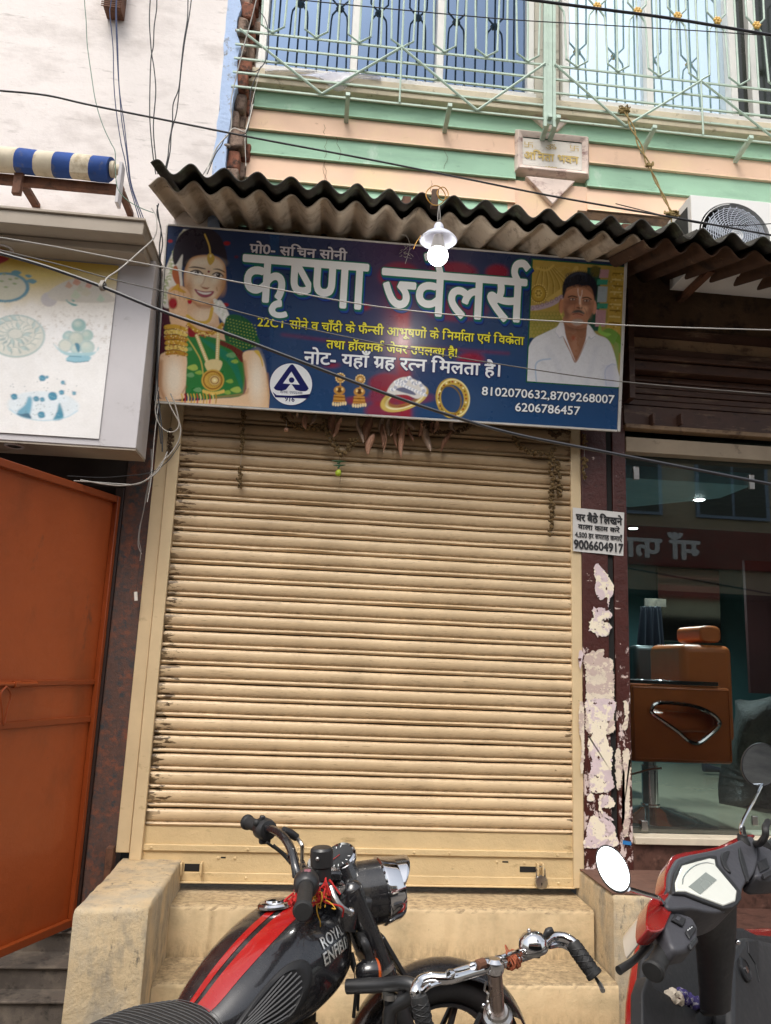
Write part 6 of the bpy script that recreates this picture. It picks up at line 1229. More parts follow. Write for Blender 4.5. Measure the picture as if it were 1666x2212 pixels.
cG = crop(0, 1800, 720, 1327)
hw = thing('hanging_wire', 'loose wire with a white connector dangling before the granite pillar', 'wire', P(*cG(1000, 1090), -.06))
wire('strand', '', '', [(1115, -20), (1105, 150), (1070, 330), (1055, 430), (1025, 560), (1015, 680), (1040, 750)], -.06, .0022, M_wirew, conv=cG, parent=hw); wire('strand', '', '', [(1108, -20), (1110, 160), (1085, 290), (1040, 500), (1022, 640), (1035, 720), (1028, 800)], -.062, .002, M_wl, conv=cG, parent=hw)
wire('strand', '', '', [(1030, 800), (1020, 880), (1010, 960), (998, 1030)], -.06, .0013, M_wire, conv=cG, parent=hw)
a_, b_ = P(*cG(996, 1028), -.065), P(*cG(1000, 1092), -.065); MB().tube([a_, (a_+b_)/2, b_], .0085, 10).build('connector', M_white, hw, smooth=True)
# ================================================================ papers on the pillar
M_paper = mat('notice_paper', lin('cfccc8'), .8, var=.06, vs=10, dirt=('8f8a84', .68, .8, 14, (1, 1, 1)), bump=(.3, 20, .003))
nt_ = thing('paper_notice', 'white printed paper notice with bold Devanagari text pasted on the brown pillar', 'notice', P(1294, 1198, -.035))
cP = crop(2200, 1700, 3072, 1607); YP = -.034
k4 = [P(*cP(*w), YP) for w in ((150, 592), (528, 630), (522, 948), (152, 912))]
q = MB(); q.grid(lambda u, v: (k4[0]*(1-u)+k4[1]*u)*(1-v)+(k4[3]*(1-u)+k4[2]*u)*v+np.array([0, -.002*math.sin(u*9)*math.sin(v*5)-.001, 0]), 16, 14); q.build('sheet', M_paper, nt_, smooth=True)
Uh = k4[1]-k4[0]; Wn = np.linalg.norm(Uh); Uh /= Wn; Vh = k4[0]-k4[3]; Hn = np.linalg.norm(Vh); Vh /= Hn; FN = (k4[3]+np.array([0, -.0045, 0]), Uh, Vh, np.array([0, -1., 0]))
M_ink = mat('black_ink', (.02, .02, .022), .6, var=0)
for tok, s0, s1, t0, hh, of, gh in ((['घर बैठे ', 'िलखने'], .06, .95, .70, .15, .045, .622), (['वाला काम करें'], .10, .90, .52, .10, .035, .622), (['4,500 हर सप', 'ताह कमाएँ'], .04, .95, .33, .10, .03, .622), (['9006604917'], .02, .96, .07, .19, .035, .68)):
    lettering('text_line', tok, FN, s0*Wn, s1*Wn, t0*Hn, hh*Hn, 0, M_ink, nt_, of, glyph_h=gh)
M_tornA = mat('torn_poster_pink', lin('d9c6c8'), .85, var=.1, vs=10, dirt=('efe3cb', .50, .53, 11, (1, 1, 1)), stain=('b9a6a4', .56, .58, 16, (1, 1, 1)), streak=('48201a', .615, .625, 26, (1, 1, 1)), bump=(.6, 40, .004)); M_tornB = mat('torn_poster_cream', lin('e0d2bd'), .85, var=.12, vs=10, dirt=('c4aea4', .52, .55, 14, (1, 1, 1.4)), streak=('48201a', .62, .63, 30, (1, 1, 1.5)), bump=(.6, 40, .004))
def torn(pts, m, label, conv, Y=-.0335, rough=9, seed=0, holes=0):
    r_ = np.random.default_rng(seed); pp = catc(pts, 5); out = []
    for i in range(len(pp)):
        a, b_ = pp[i], pp[(i+1) % len(pp)]; n_ = max(1, int(np.hypot(*(b_-a))/7))
        for t in range(n_): out.append(a+(b_-a)*t/n_+r_.normal(0, rough/3, 2))
    v = [P(*conv(*w), Y) for w in out]; o = MB().prism(v, (0, -.0012, 0)).build('torn_poster', m); return tag(o, label, 'torn poster', 'torn posters on the brown pillar')
torn([(330, 1005), (350, 1020), (400, 1080), (450, 1170), (445, 1230), (425, 1260), (410, 1325), (400, 1250), (355, 1270), (315, 1200), (320, 1130), (305, 1040)], M_tornA, 'hand sized torn poster scrap just below the paper notice', cP, seed=1)
torn([(300, 1340), (350, 1330), (420, 1350), (430, 1400), (370, 1420), (430, 1460), (400, 1540), (330, 1530), (275, 1500), (280, 1420), (310, 1380)], M_tornA, 'ragged bluish scrap of paper in the middle of the pillar', cP, rough=22, seed=2)
torn([(285, 1650), (330, 1640), (380, 1635), (375, 1690), (440, 1710), (450, 1800), (455, 1950), (450, 2100), (445, 2240), (255, 2240), (250, 2000), (245, 1800), (235, 1690)], M_tornB, 'largest torn cream poster on the lower pillar, top piece', cP, rough=12, seed=3)
torn([(205, 1640), (228, 1660), (215, 1740), (205, 1780), (192, 1700)], M_tornA, 'narrow pink scrap left of the largest torn poster', cP, seed=4, rough=6)
cQ = crop(2200, 2800, 3072, 1666)
torn([(265, -20), (465, -20), (470, 90), (410, 200), (430, 320), (460, 360), (450, 520), (465, 640), (400, 680), (290, 670), (285, 560), (300, 430), (270, 340), (285, 200), (262, 80)], M_tornA, 'largest torn pink poster on the lower pillar, middle piece', cQ, Y=-.0337, rough=12, seed=5)
torn([(310, 850), (340, 870), (420, 880), (470, 930), (485, 1000), (495, 1085), (250, 1100), (260, 1000), (265, 930)], M_tornA, 'torn pink poster at the foot of the pillar', cQ, rough=11, seed=6)
torn([(370, 700), (460, 720), (470, 790), (380, 800), (400, 840), (470, 890), (390, 870), (350, 760)], M_tornA, 'small torn scrap between the two lower posters', cQ, rough=14, seed=7)
torn([(540, 380), (590, 370), (590, 700), (580, 980), (540, 1000), (545, 800), (538, 600)], M_tornB, 'tall narrow torn strip on the right edge of the pillar, lower one', cQ, rough=13, seed=8)
torn([(540, -10), (580, 10), (575, 180), (530, 200), (555, 100)], M_tornB, 'narrow torn strip on the right edge of the pillar, upper one', cQ, rough=11, seed=9)
torn([(210, 0), (240, 20), (245, 200), (240, 500), (215, 520), (225, 330), (205, 200)], M_tornB, 'narrow torn strip on the left edge of the pillar', cQ, rough=10, seed=10)
torn([(480, 380), (520, 370), (525, 620), (490, 640)], M_tornB, 'torn strip in the middle of the pillar beside the joint', cQ, rough=11, seed=11)
torn([(270, 700), (310, 690), (320, 740), (270, 750)], M_tornA, 'tiny pink scrap low on the left of the pillar', cQ, rough=10, seed=12)
v = [P(*cQ(*w), -.036) for w in ((535, 1045), (600, 1055), (602, 1083), (535, 1075))]; o = MB().prism(v, (0, -.0015, 0)).build('blue_sticker', mat('blue_sticker', lin('2f77b5'), .5, var=.1)); tag(o, 'small blue sticker at the lower right corner of the pillar', 'sticker')
# ================================================================ the other side of the street (mirrored in the glass)
ob = thing('red_building', 'red and cream building across the street mirrored in the salon glass', 'building', (0, -10, 0))
M_red = mat('red_paint_far', lin('8e3a30'), .7, var=.2, vs=2); M_cr = mat('cream_paint_far', lin('b9ad92'), .7, var=.15, vs=1); M_bf = mat('blue_frame_far', lin('8fa8c4'), .5, var=.1)
MB().box(-9, 12, -12, -10, 0, 6.6).build('wall', M_cr, ob); MB().box(-9, 12, -9.99, -9.9, 3.6, 4.35).build('sign_band', M_red, ob); MB().box(-9, 12, -9.99, -9.5, 3.0, 3.08).build('ledge', M_dark, ob)
MB().box(-9, 12, -9.99, -9.95, 0, 3.0).build('shop_void', M_dark, ob); MB().box(-9, 12, -12, -9.7, 6.6, 6.8).build('roof', M_cr, ob)
for i in range(9):
    x = -8+i*2.2; w_ = MB().box(x, x+1.5, -9.99, -9.93, 4.6, 5.9).build('window', M_bf, ob)
    for j in range(2): MB().box(x+.06+j*.72, x+.72+j*.70, -9.928, -9.92, 4.66, 5.84).build('pane', M_gl3, w_)
FO = (np.array([8.0, -9.895, 3.75]), np.array([-1., 0, 0]), np.array([0, 0, 1.]), np.array([0, 1., 0]))
lettering('far_lettering', ['माँ फाउण्डर'.replace('ण्', 'ण')], FO, .6, 3.6, 0, .35, .003, MW, ob, .03)
# ================================================================ motorcycle
def dirv(deg, pitch=0): a, p = R(deg), R(pitch); return np.array([math.cos(a)*math.cos(p), math.sin(a)*math.cos(p), math.sin(p)])
ZU = np.array([0, 0, 1.])
mc = thing('motorcycle', 'black motorcycle with red tank stripes parked in front of the cream steps', 'motorcycle', (-.05, -1.95, 0))
HS = np.array([.03, -1.715, .90]); HF = np.array([.09, -1.69, .90]); bf = dirv(54); bl = dirv(144); psi = 14.6; ff = dirv(psi); fl = dirv(psi+90)
B = lambda x, y, z: np.array([HS[0], HS[1], 0])+bf*x*.92+bl*y+ZU*(z if z < .6 else z*.96+.024-.01)      # body frame, x forward from the steering head, y left
cM = crop(600, 3200, 1700, 1666)
# tank surface: s along, th from the top (positive towards the right side)
TK = np.array([[-.47, .775, .700, .060, .9], [-.43, .795, .690, .085, .9], [-.36, .835, .680, .108, .95], [-.26, .880, .672, .132, 1], [-.15, .915, .672, .148, 1], [-.05, .930, .690, .150, 1], [.02, .920, .715, .138, 1], [.07, .892, .745, .112, 1], [.10, .862, .775, .080, 1], [.112, .835, .800, .030, 1]])
def tsec(s):
    u = np.linspace(0, 1, len(TK)); k = cat(TK*np.array([1, 1, 1, 1.09, 1])+np.array([0, .012, -.006, 0, 0]), 10); uu = np.linspace(0, 1, len(k)); return [np.interp(s, uu, k[:, i]) for i in range(4)]
def T(s, th, off=0):
    x, zt, zb_, hw = tsec(s); a = R(th); zc = zb_+(zt-zb_)*.42; hh = (zt-zc) if abs(th) < 90 else (zc-zb_); p = 2.35
    c, sn = math.cos(a), math.sin(a); y = math.copysign(abs(sn)**(2/p), sn)*hw; z = zc+math.copysign(abs(c)**(2/p), c)*hh
    n = np.array([0, math.copysign(abs(y/hw)**(p-1)/hw, y), math.copysign(abs((z-zc)/hh)**(p-1)/hh, z-zc)]); n /= np.linalg.norm(n)+1e-9
    return B(x, -(y+n[1]*off), z+n[2]*off)
q = MB(); q.loft([[T(s, th) for th in np.arange(0, 360, 10)-180] for s in np.linspace(0, 1, 46)]); tank = q.build('tank', M_black, mc, smooth=True, angle=60)
M_red2 = mat('red_tape', lin('a01412'), .25, var=.05, coat=.8)
def patch(th0, th1, s0, s1, name, m, off=.0012, parent=None, n=30):
    MB().grid(lambda u, v: T(s0+(s1-s0)*u, th0(u)+(th1(u)-th0(u))*v, off), n, 6).build(name, m, parent or tank, smooth=True)
kk = lambda a, b_: (lambda u: a+(b_-a)*u)
patch(kk(2, 2), kk(30, 12), .05, .66, 'stripe', M_red2); patch(kk(-12, -6), kk(-3, -1), .05, .66, 'stripe', M_red2)
# filler cap
fcp = T(.50, -9, .004); fn = (T(.50, -9, .02)-T(.50, -9, 0)); fn /= np.linalg.norm(fn)
MB().lathe(fcp-fn*.006, fn, [(.05, 0), (.05, .006), (.044, .011), (.03, .013), (.028, .018), (.012, .02)], 28).build('filler_cap', M_chrome, tank, smooth=True, angle=30)
# knee pad with ribs on the right side
M_pad = mat('pad_rubber', (.016, .016, .017), .5, var=.1, vs=50); M_rib = mat('pad_rib', (.09, .09, .092), .5, var=.1)
def padpt(a, r): # superellipse in (s,th)
    s = .25+.16*r*math.cos(a); th = 80+23*r*math.sin(a)*(1.05+.35*math.cos(a))-10*math.cos(a)*r; return s, th
q = MB(); N = 40
rings = [[T(*padpt(a, r), o) for a in np.linspace(0, 2*math.pi, N, endpoint=False)] for r, o in ((1.02, -.003), (1.0, .006), (.94, .009), (.80, .009), (.76, .004), (.02, .005))]
q.loft(rings, True).build('knee_pad', M_pad, tank, smooth=True, angle=40)
for i in range(9):
    f0 = -.62+i*.155; hw_ = .74*math.sqrt(max(0, 1-(f0/.76)**2)); pts = []
    for u in np.linspace(-hw_, hw_, 9):
        a = math.atan2(f0, u); r = math.hypot(f0, u); pts.append(T(*padpt(a, r), .007))
    MB().tube(pts, .0024, 5).build('pad_rib', M_rib, tank)
# raised badge lettering on the tank side
M_bdg = mat('badge_silver', (.75, .72, .66), .25, .9, var=.08)
def badge(txt, s0, s1, th_, dth, skew):
    v, f, adv = compose([txt], .018); x = (v[:, 0]-v[:, 0].min())/(v[:, 0].max()-v[:, 0].min()); q = MB()
    pts = [T(s0+(s1-s0)*a, th_-dth*b_/.68+skew*a, .003+c) for a, b_, c in zip(x, v[:, 1], v[:, 2])]; q.add(pts, f); q.build('badge', M_bdg, tank)
badge('ROYAL', .475, .605, 61, 11, 0); badge('ENFIELD', .465, .62, 75, 11, 0)
# seat
M_seat = mat('seat_vinyl', (.022, .022, .022), .55, var=.2, vs=60, bump=(.2, 200, .001))
def seat(u, a):
    x = -.435-.62*u; w = .075+.055*min(1, u*6)**.6+.02*math.sin(u*3); zt = .795+.02*math.sin(min(1, u*3)*1.5)-.02*u+.05*max(0, u-.5); p = 2.6; c, s_ = math.cos(a), math.sin(a)
    return B(x, math.copysign(abs(c)**(2/p), c)*w, zt-.055+math.copysign(abs(s_)**(2/p), s_)*(.055 if u > .03 else .03))
so = MB().loft([[seat(u, a) for a in np.linspace(0, 2*math.pi, 28, endpoint=False)] for u in np.r_[0, .01, .03, np.linspace(.06, 1, 24)]]).build('seat', M_seat, mc, smooth=True, angle=60)
for i in range(26): MB().tube([seat(.035+i*.024, a)+ZU*.0008 for a in np.linspace(.25, math.pi-.25, 12)], .0009, 4).build('stitch', mat('grey_thread', (.075, .075, .075), .7, var=0), so)
# steering: nacelle, lamp, instruments
fo = HF.copy(); ax = dirv(psi, 7); upx = np.cross(ax, -fl); upx /= np.linalg.norm(upx); upx = upx if upx[2] > 0 else -upx
F_ = lambda x, y, z: fo+ax*x+fl*y+upx*z
def M(u, v, off=0.0): return PN(*cM(u, v), fo+fl*off, fl)
lc0 = M(1418, 520); lr = abs((M(1385, 315)-M(1425, 722))@ZU)/2
q = MB(); rings = []
for t, r, rz, dz_ in ((0, 1, 1, 0), (.012, .99, 1, 0), (.06, .98, 1.0, .002), (.11, .95, .97, .008), (.15, .90, .90, .018), (.185, .80, .78, .032), (.215, .66, .62, .046), (.24, .45, .42, .056), (.25, .1, .1, .06)):
    rings.append([lc0-ax*(t+.02)+fl*lr*.93*r*math.cos(a)+upx*(lr*.95*rz*math.sin(a)+dz_) for a in np.linspace(0, 2*math.pi, 32, endpoint=False)])
nac = q.loft(rings).build('headlamp_nacelle', M_black, mc, smooth=True, angle=60)
MB().lathe(lc0-ax*.022, ax, [(lr*.95, 0), (lr, .004), (lr*1.0, .012), (lr*.965, .024), (lr*.95, .044), (lr*.88, .058)], 40, False).build('lamp_rim', M_chrome, nac, smooth=True, angle=30)
MB().lathe(lc0-ax*.01, ax, [(lr*.9, .0), (lr*.88, .02), (lr*.6, .036), (.001, .044)], 32).build('lamp_lens', mat('lamp_glass', (.7, .75, .78), .08, var=.05, metal=.3), nac, smooth=True)
# chrome peak over the lamp
q = MB(); q.grid(lambda u, v: lc0+ax*(.012+(.062*math.sin(u*math.pi)**.7)*v)+fl*lr*.90*math.cos(R(8)+u*R(164))+upx*lr*(.92-.03*v)*math.sin(R(8)+u*R(164)), 28, 5)
q.build('lamp_peak', M_chrome, nac, smooth=True, solid=.002)
# instrument cowl and speedometer
sc = M(1138, 330); sn_ = ZU*.80-ff*.52+fl*-.30; sn_ /= np.linalg.norm(sn_)
MB().loft([[M(1190, 300)+(sc-M(1190, 300))*k+fl*w*math.cos(a)+(ax*.6+ZU*.2)*h*math.sin(a)*1.2-ZU*dz_ for a in np.linspace(0, 2*math.pi, 24, endpoint=False)] for k, w, h, dz_ in ((1.0, .058, .055, .012), (.6, .066, .065, .045), (.2, .075, .07, .085), (-.1, .06, .06, .11))]).build('instrument_cowl', M_black, nac, smooth=True, angle=60)
sp = MB().lathe(sc-sn_*.012, sn_, [(.050, 0), (.053, .006), (.053, .016), (.049, .022), (.045, .018)], 36, False).build('speedometer', M_chrome, nac, smooth=True, angle=30)
MB().lathe(sc-sn_*.006, sn_, [(.046, 0), (.046, .012), (.001, .0125)], 32).build('dial', mat('dial_dark', (.03, .032, .035), .12, var=.02), nac, smooth=True, angle=30)
e1 = np.cross(sn_, fl); e1 /= np.linalg.norm(e1); e2 = np.cross(sn_, e1)
for i in range(13):
    a = R(-130+i*21.6); d_ = e1*math.cos(a)+e2*math.sin(a); MB().obox(sc+sn_*.0085+d_*.037, d_*.004, np.cross(sn_, d_)*.0009, sn_*.0004).build('tick', MW, nac)
MB().obox(sc+sn_*.009+e1*.012, e1*.018, e2*.0011, sn_*.0005).build('needle', M_red2, nac)
MB().lathe(M(990, 350), sn_, [(.022, -.015), (.024, 0), (.020, .004)], 20).build('ignition_ring', M_chrome, nac, smooth=True)
# fork, handlebar
fd = -(ZU*.90-ff*.44); fd /= np.linalg.norm(fd)
ft = M(1180, 520); WC = ft+fd*.66; WC[2] = max(WC[2], .30)
for sg in (-1, 1):
    MB().tube([ft+fl*sg*.085+fd*-.03, ft+fl*sg*.085+fd*.26], .030, 16).build('fork_cover', M_black, mc, smooth=True)
    MB().tube([ft+fl*sg*.085+fd*.26, ft+fl*sg*.085+fd*.66], .024, 16).build('fork_leg', M_blackm, mc, smooth=True)
for sg in (-1, 1): MB().lathe(ft+fl*sg*.082-fd*.005-ax*.01, ax*.6-fd, [(.012, .045), (.026, .036), (.034, .015), (.035, -.02), (.033, -.08)][::-1], 20).build('fork_shoulder', M_black, mc, smooth=True, angle=60)
MB().obox(ft+fd*.02, ff*.04, fl*.105, ZU*.02).build('fork_yoke', M_blackm, mc, bevel=.01); MB().obox(ft+fd*.22, ff*.03, fl*.105, ZU*.015).build('fork_yoke', M_blackm, mc, bevel=.008)
E2 = PZ(*cM(918, 655), .995); E1 = PZ(*cM(575, 110), 1.045)
G2 = PZ(*cM(938, 500), 1.005); G1 = PZ(*cM(665, 145), 1.045)
CL2 = PN(*cM(1010, 440), fo-fl*.05, fl); CLc = PN(*cM(960, 430), fo, fl)
CL1 = CLc+fl*.06
hb1 = [CL2, CL1]
r_b = .013
K1 = PZ(*cM(770, 175), 1.055); K2 = PZ(*cM(845, 270), 1.03); K3 = PZ(*cM(885, 425), .975)
MB().tube([E1*.3+G1*.7, K1, K2, K3, CL1+fl*.03, CL1, CL2, (CL2+G2)/2+ZU*.01, G2], r_b, 12, 5).build('handlebar', M_black, mc, smooth=True)
def grip(A, Bq, name='grip'):
    d = Bq-A; L = np.linalg.norm(d); d /= L; return MB().lathe(A, d, [(.018, 0), (.019, .004), (.019, L-.03), (.019, L-.022), (.0235, L-.018), (.0245, L-.008), (.02, L), (.001, L+.001)], 20).build(name, M_rubber, mc, smooth=True, angle=35)
g2 = grip(G2+(G2-E2)*.0, E2); g1 = grip(G1, E1)
for gg, A, Bq in ((g2, G2, E2), (g1, G1, E1)):
    d = (Bq-A)/np.linalg.norm(Bq-A)
    MB().lathe(A-d*.055, d, [(.016, 0), (.030, .004), (.034, .02), (.033, .05), (.025, .063), (.02, .067)], 20).build('switch_housing', M_blackm, mc, smooth=True, angle=50)
hz = G1-(E1-G1)/np.linalg.norm(E1-G1)*.03
MB().obox(hz-ZU*.022, fl*.012, ff*.018, ZU*.022).build('switch_block', M_blackm, mc, bevel=.006); MB().obox(hz+ZU*.026+ff*-.012, fl*.01, ff*.008, ZU*.016).build('switch_block', M_blackm, mc, bevel=.004)
MB().ball(hz+ZU*.02-ff*.03, .012, 12, 8).build('switch_button', M_rubber, mc, smooth=True); MB().lathe(G2-(E2-G2)/np.linalg.norm(E2-G2)*.02+ZU*.024-ff*.004, ZU*.9-ff*.3, [(.017, 0), (.016, .006), (.008, .009)], 18).build('start_button', mat('faded_red', lin('8d5c66'), .5, var=.1), mc, smooth=True)
# clutch lever mount and cable on the far side
la = PZ(*cM(800, 165), 1.06); lb_ = PZ(*cM(880, 205), 1.035); MB().tube([la, (la+lb_)/2+ZU*.002, lb_], [.013, .014, .012], 12, 4).build('lever_mount', M_blackm, mc, smooth=True)
MB().tube([lb_, lb_+(PZ(*cM(912, 250), 1.02)-lb_), PZ(*cM(915, 300), .99), PZ(*cM(912, 370), .95)], .0062, 8, 5).build('clutch_cable', M_steel, mc, smooth=True)
MB().tube([PZ(*cM(850, 290), 1.02), PZ(*cM(880, 360), .97), PZ(*cM(905, 390), .95)], .005, 8, 5).build('cable', M_wire, mc, smooth=True)
for k in (.25, .45): MB().tube([K2+(K3-K2)*k, K2+(K3-K2)*(k+.08)], .0155, 14).build('bar_clamp', M_blackm, mc, smooth=True)
for a_, b_, c_, d_ in (((700, 235), (790, 300), (860, 380), (930, 430)), ((960, 440), (1010, 500), (1060, 560), (1100, 600)), ((740, 250), (830, 330), (880, 440), (940, 470))):
    MB().tube([PZ(*cM(*a_), 1.02), PZ(*cM(*b_), .985), PZ(*cM(*c_), .955), PN(*cM(*d_), fo, fl)], .0042, 8, 6).build('control_cable', M_rubber, mc, smooth=True)
MB().tube([PN(*cM(1215, 900), fo-fl*.08, fl), PN(*cM(1235, 1000), fo-fl*.09, fl), PN(*cM(1240, 1120), fo-fl*.09, fl), PN(*cM(1225, 1290), fo-fl*.08, fl)], .005, 8, 5).build('brake_hose', M_rubber, mc, smooth=True)
MB().tube([PN(*cM(1195, 870), fo-fl*.05, fl), PN(*cM(1215, 980), fo-fl*.06, fl), PN(*cM(1255, 1080), fo-fl*.05, fl), PN(*cM(1250, 1250), fo-fl*.05, fl)], .004, 8, 5).build('control_cable', M_wire, mc, smooth=True)
# brake reservoir
rv = PN(*cM(1033, 385), fo-fl*.10, fl); MB().lathe(rv, ZU*.99+ff*-.06, [(.026, -.03), (.027, .0), (.031, .004), (.032, .03), (.031, .046), (.026, .052), (.001, .053)], 24).build('brake_reservoir', M_blackm, mc, smooth=True, angle=35)
MB().ball(rv+ZU*.028-ff*.02-fl*.024, .006, 10, 6).build('sight_glass', M_steel, mc, smooth=True)
MB().obox(rv-ZU*.045-fl*.0, ff*.022, fl*.03, ZU*.014).build('master_cylinder', M_black, mc, bevel=.008)
MB().tube([PZ(*cM(1085, 500), .985), PZ(*cM(1110, 570), .96), PZ(*cM(1150, 625), .94), PZ(*cM(1210, 660), .925)], [.007, .009, .008, .006], 10, 5).build('brake_lever', M_steel, mc, smooth=True)
MB().ball(PZ(*cM(1208, 655), .925), .011, 12, 8).build('lever_tip', M_chrome, mc, smooth=True)
MB().lathe(PN(*cM(1140, 505), fo-fl*.09, fl), -fl, [(.014, 0), (.014, .01), (.008, .012), (.001, .013)], 16).build('yoke_nut', M_chrome, mc, smooth=True, angle=30)
MB().obox(PN(*cM(1080, 430), fo-fl*.05, fl), ff*.03, fl*.03, ZU*.016).build('bar_riser', M_black, mc, bevel=.009)
# red and gold thread tied round the bar
M_thr = mat('red_thread', lin('b3201c'), .8, var=.3, vs=60); M_thy = mat('gold_thread', lin('c99a2e'), .7, var=.3, vs=60)
mt = thing('thread_charm', 'red and gold sacred threads tied round the motorcycle handlebar', 'thread', PZ(*cM(1030, 560), .95))
for i in range(34):
    c_ = PZ(*cM(rng.uniform(985, 1080), rng.uniform(500, 590)), .965+rng.uniform(-.01, .01)); d_ = rng.normal(0, .014, (3, 3)); MB().tube([c_, c_+d_[0], c_+d_[0]+d_[1]-ZU*.008, c_+d_[0]+d_[1]+d_[2]-ZU*.02], .0024 if i % 2 else .0015, 5, 4).build('strand', M_thr if i % 2 else M_thy, mt, smooth=True)
for i in range(8):
    c_ = PZ(*cM(rng.uniform(862, 880), rng.uniform(510, 590)), .99); d_ = rng.normal(0, .009, (2, 3)); MB().tube([c_, c_+d_[0]-ZU*.01, c_+d_[1]-ZU*.02], .003, 5, 4).build('strand', M_thr, mt, smooth=True)
# indicator
ip = PN(*cM(1325, 1020), fo-fl*.13, fl); MB().lathe(ip, ff, [(.001, -.042), (.02, -.038), (.032, -.022), (.036, 0), (.036, .012)], 24).build('indicator', M_black, mc, smooth=True, angle=50)
MB().lathe(ip, ff, [(.034, .012), (.033, .02), (.022, .027), (.001, .029)], 24).build('indicator_lens', mat('amber_lens', lin('b5501a'), .2, var=.1, coat=.5), mc, smooth=True)
MB().tube([ip+ZU*.02, ip+ZU*.05-ff*.008, ip+ZU*.075-ff*.02, ip+ZU*.085+fl*.04-ff*.02], .012, 10, 4).build('indicator_stem', M_blackm, mc, smooth=True)
MB().lathe(ft+fd*.20-fl*.085, fd, [(.034, 0), (.034, .012)], 20).build('fork_clamp', M_steel, mc, smooth=True, angle=30)
# number plate edge in front of the fork
a_, b_ = PN(*cM(1340, 745), fo, fl), PN(*cM(1480, 985), fo, fl); MB().obox((a_+b_)/2, (b_-a_)/2, fl*.09, np.cross((b_-a_)/np.linalg.norm(b_-a_), fl)*.006).build('number_plate', M_blackm, mc, bevel=.003)
# front wheel, mudguard
cB = crop(1400, 3200, 2450, 1666); MBp = lambda u, v: PN(*cB(u, v), fo, fl)
WR = .33; p1_, p2_, p3_ = MBp(250, 1070), MBp(560, 982), MBp(845, 1195)
def circ(a, b_, c_):
    A = np.array([[p@ff, p[2]] for p in (a, b_, c_)]); M_ = 2*(A[1:]-A[0]); rhs = (A[1:]**2).sum(1)-(A[0]**2).sum(); c = np.linalg.solve(M_, rhs); return c, np.linalg.norm(A[0]-c)
cc_, Rf = circ(p1_, p2_, p3_); Rf = min(max(Rf, .3), .42); top_ = p2_; WCc = top_-ZU*Rf; 
WC = WCc; 
q = MB(); q.grid(lambda u, v: WC+(ff*math.cos(R(20+150*u))+ZU*math.sin(R(20+150*u)))*(Rf-.028*(2*v-1)**2-.0)+fl*.075*(2*v-1), 40, 10); q.build('front_mudguard', M_black, mc, smooth=True, solid=.002)
q = MB(); q.loft([[WC+(ff*math.cos(b2)+ZU*math.sin(b2))*(Rf-.07+.045*math.cos(a))+fl*.05*math.sin(a) for a in np.linspace(0, 2*math.pi, 16, endpoint=False)] for b2 in np.linspace(0, 2*math.pi, 61)], cap=False); wh = q.build('front_wheel', M_rubber, mc, smooth=True)
q = MB(); q.loft([[WC+(ff*math.cos(b2)+ZU*math.sin(b2))*(Rf-.115+.012*math.cos(a))+fl*.032*math.sin(a) for a in np.linspace(0, 2*math.pi, 10, endpoint=False)] for b2 in np.linspace(0, 2*math.pi, 49)], cap=False); q.build('rim', M_blackm, wh, smooth=True)
for i in range(10):
    a = i*2*math.pi/10; MB().tube([WC+(ff*math.cos(a)+ZU*math.sin(a))*.04, WC+(ff*math.cos(a)+ZU*math.sin(a))*(Rf-.12)], [.012, .009], 8).build('spoke', M_blackm, wh, smooth=True)
MB().lathe(WC-fl*.05, fl, [(.04, 0), (.04, .1)], 20).build('hub', M_steel, wh, smooth=True, angle=30)
MB().lathe(WC-fl*.065, fl, [(.14, 0), (.14, .004), (.06, .004)], 32).build('brake_disc', M_steel, wh, smooth=True, angle=30)
for sg in (-1, 1): MB().tube([MBp(745, 1255)+fl*sg*.078, WC+fl*sg*.078], .008, 8).build('mudguard_stay', M_blackm, mc, smooth=True)
MB().ball(MBp(758, 1208)-fl*.078, .009, 12, 8).build('bolt', M_chrome, mc, smooth=True)
# crash bar
cb1 = [PN(*cM(1185, 1105), fo-fl*.16, fl), PN(*cM(1400, 1095), fo-fl*.22, fl), PN(*cM(1530, 1085), fo-fl*.27, fl), PN(*cM(1590, 1110), fo-fl*.29, fl), PN(*cM(1560, 1170), fo-fl*.28, fl), PN(*cM(1460, 1230), fo-fl*.25, fl), PN(*cM(1440, 1340), fo-fl*.24, fl), PN(*cM(1440, 1800), fo-fl*.2, fl)]
MB().tube(cb1, .018, 14, 5).build('crash_bar', M_blackm, mc, smooth=True)
MB().tube([PN(*cM(1440, 1150), fo-fl*.24, fl), PN(*cM(1445, 1230), fo-fl*.24, fl), PN(*cM(1450, 1500), fo-fl*.24, fl)], .016, 12).build('crash_bar_post', M_blackm, mc, smooth=True)
MB().lathe(PN(*cM(1443, 1160), fo-fl*.25, fl), ZU, [(.02, -.006), (.02, .006)], 18).build('crash_bar_cap', M_steel, mc, smooth=True, angle=30)
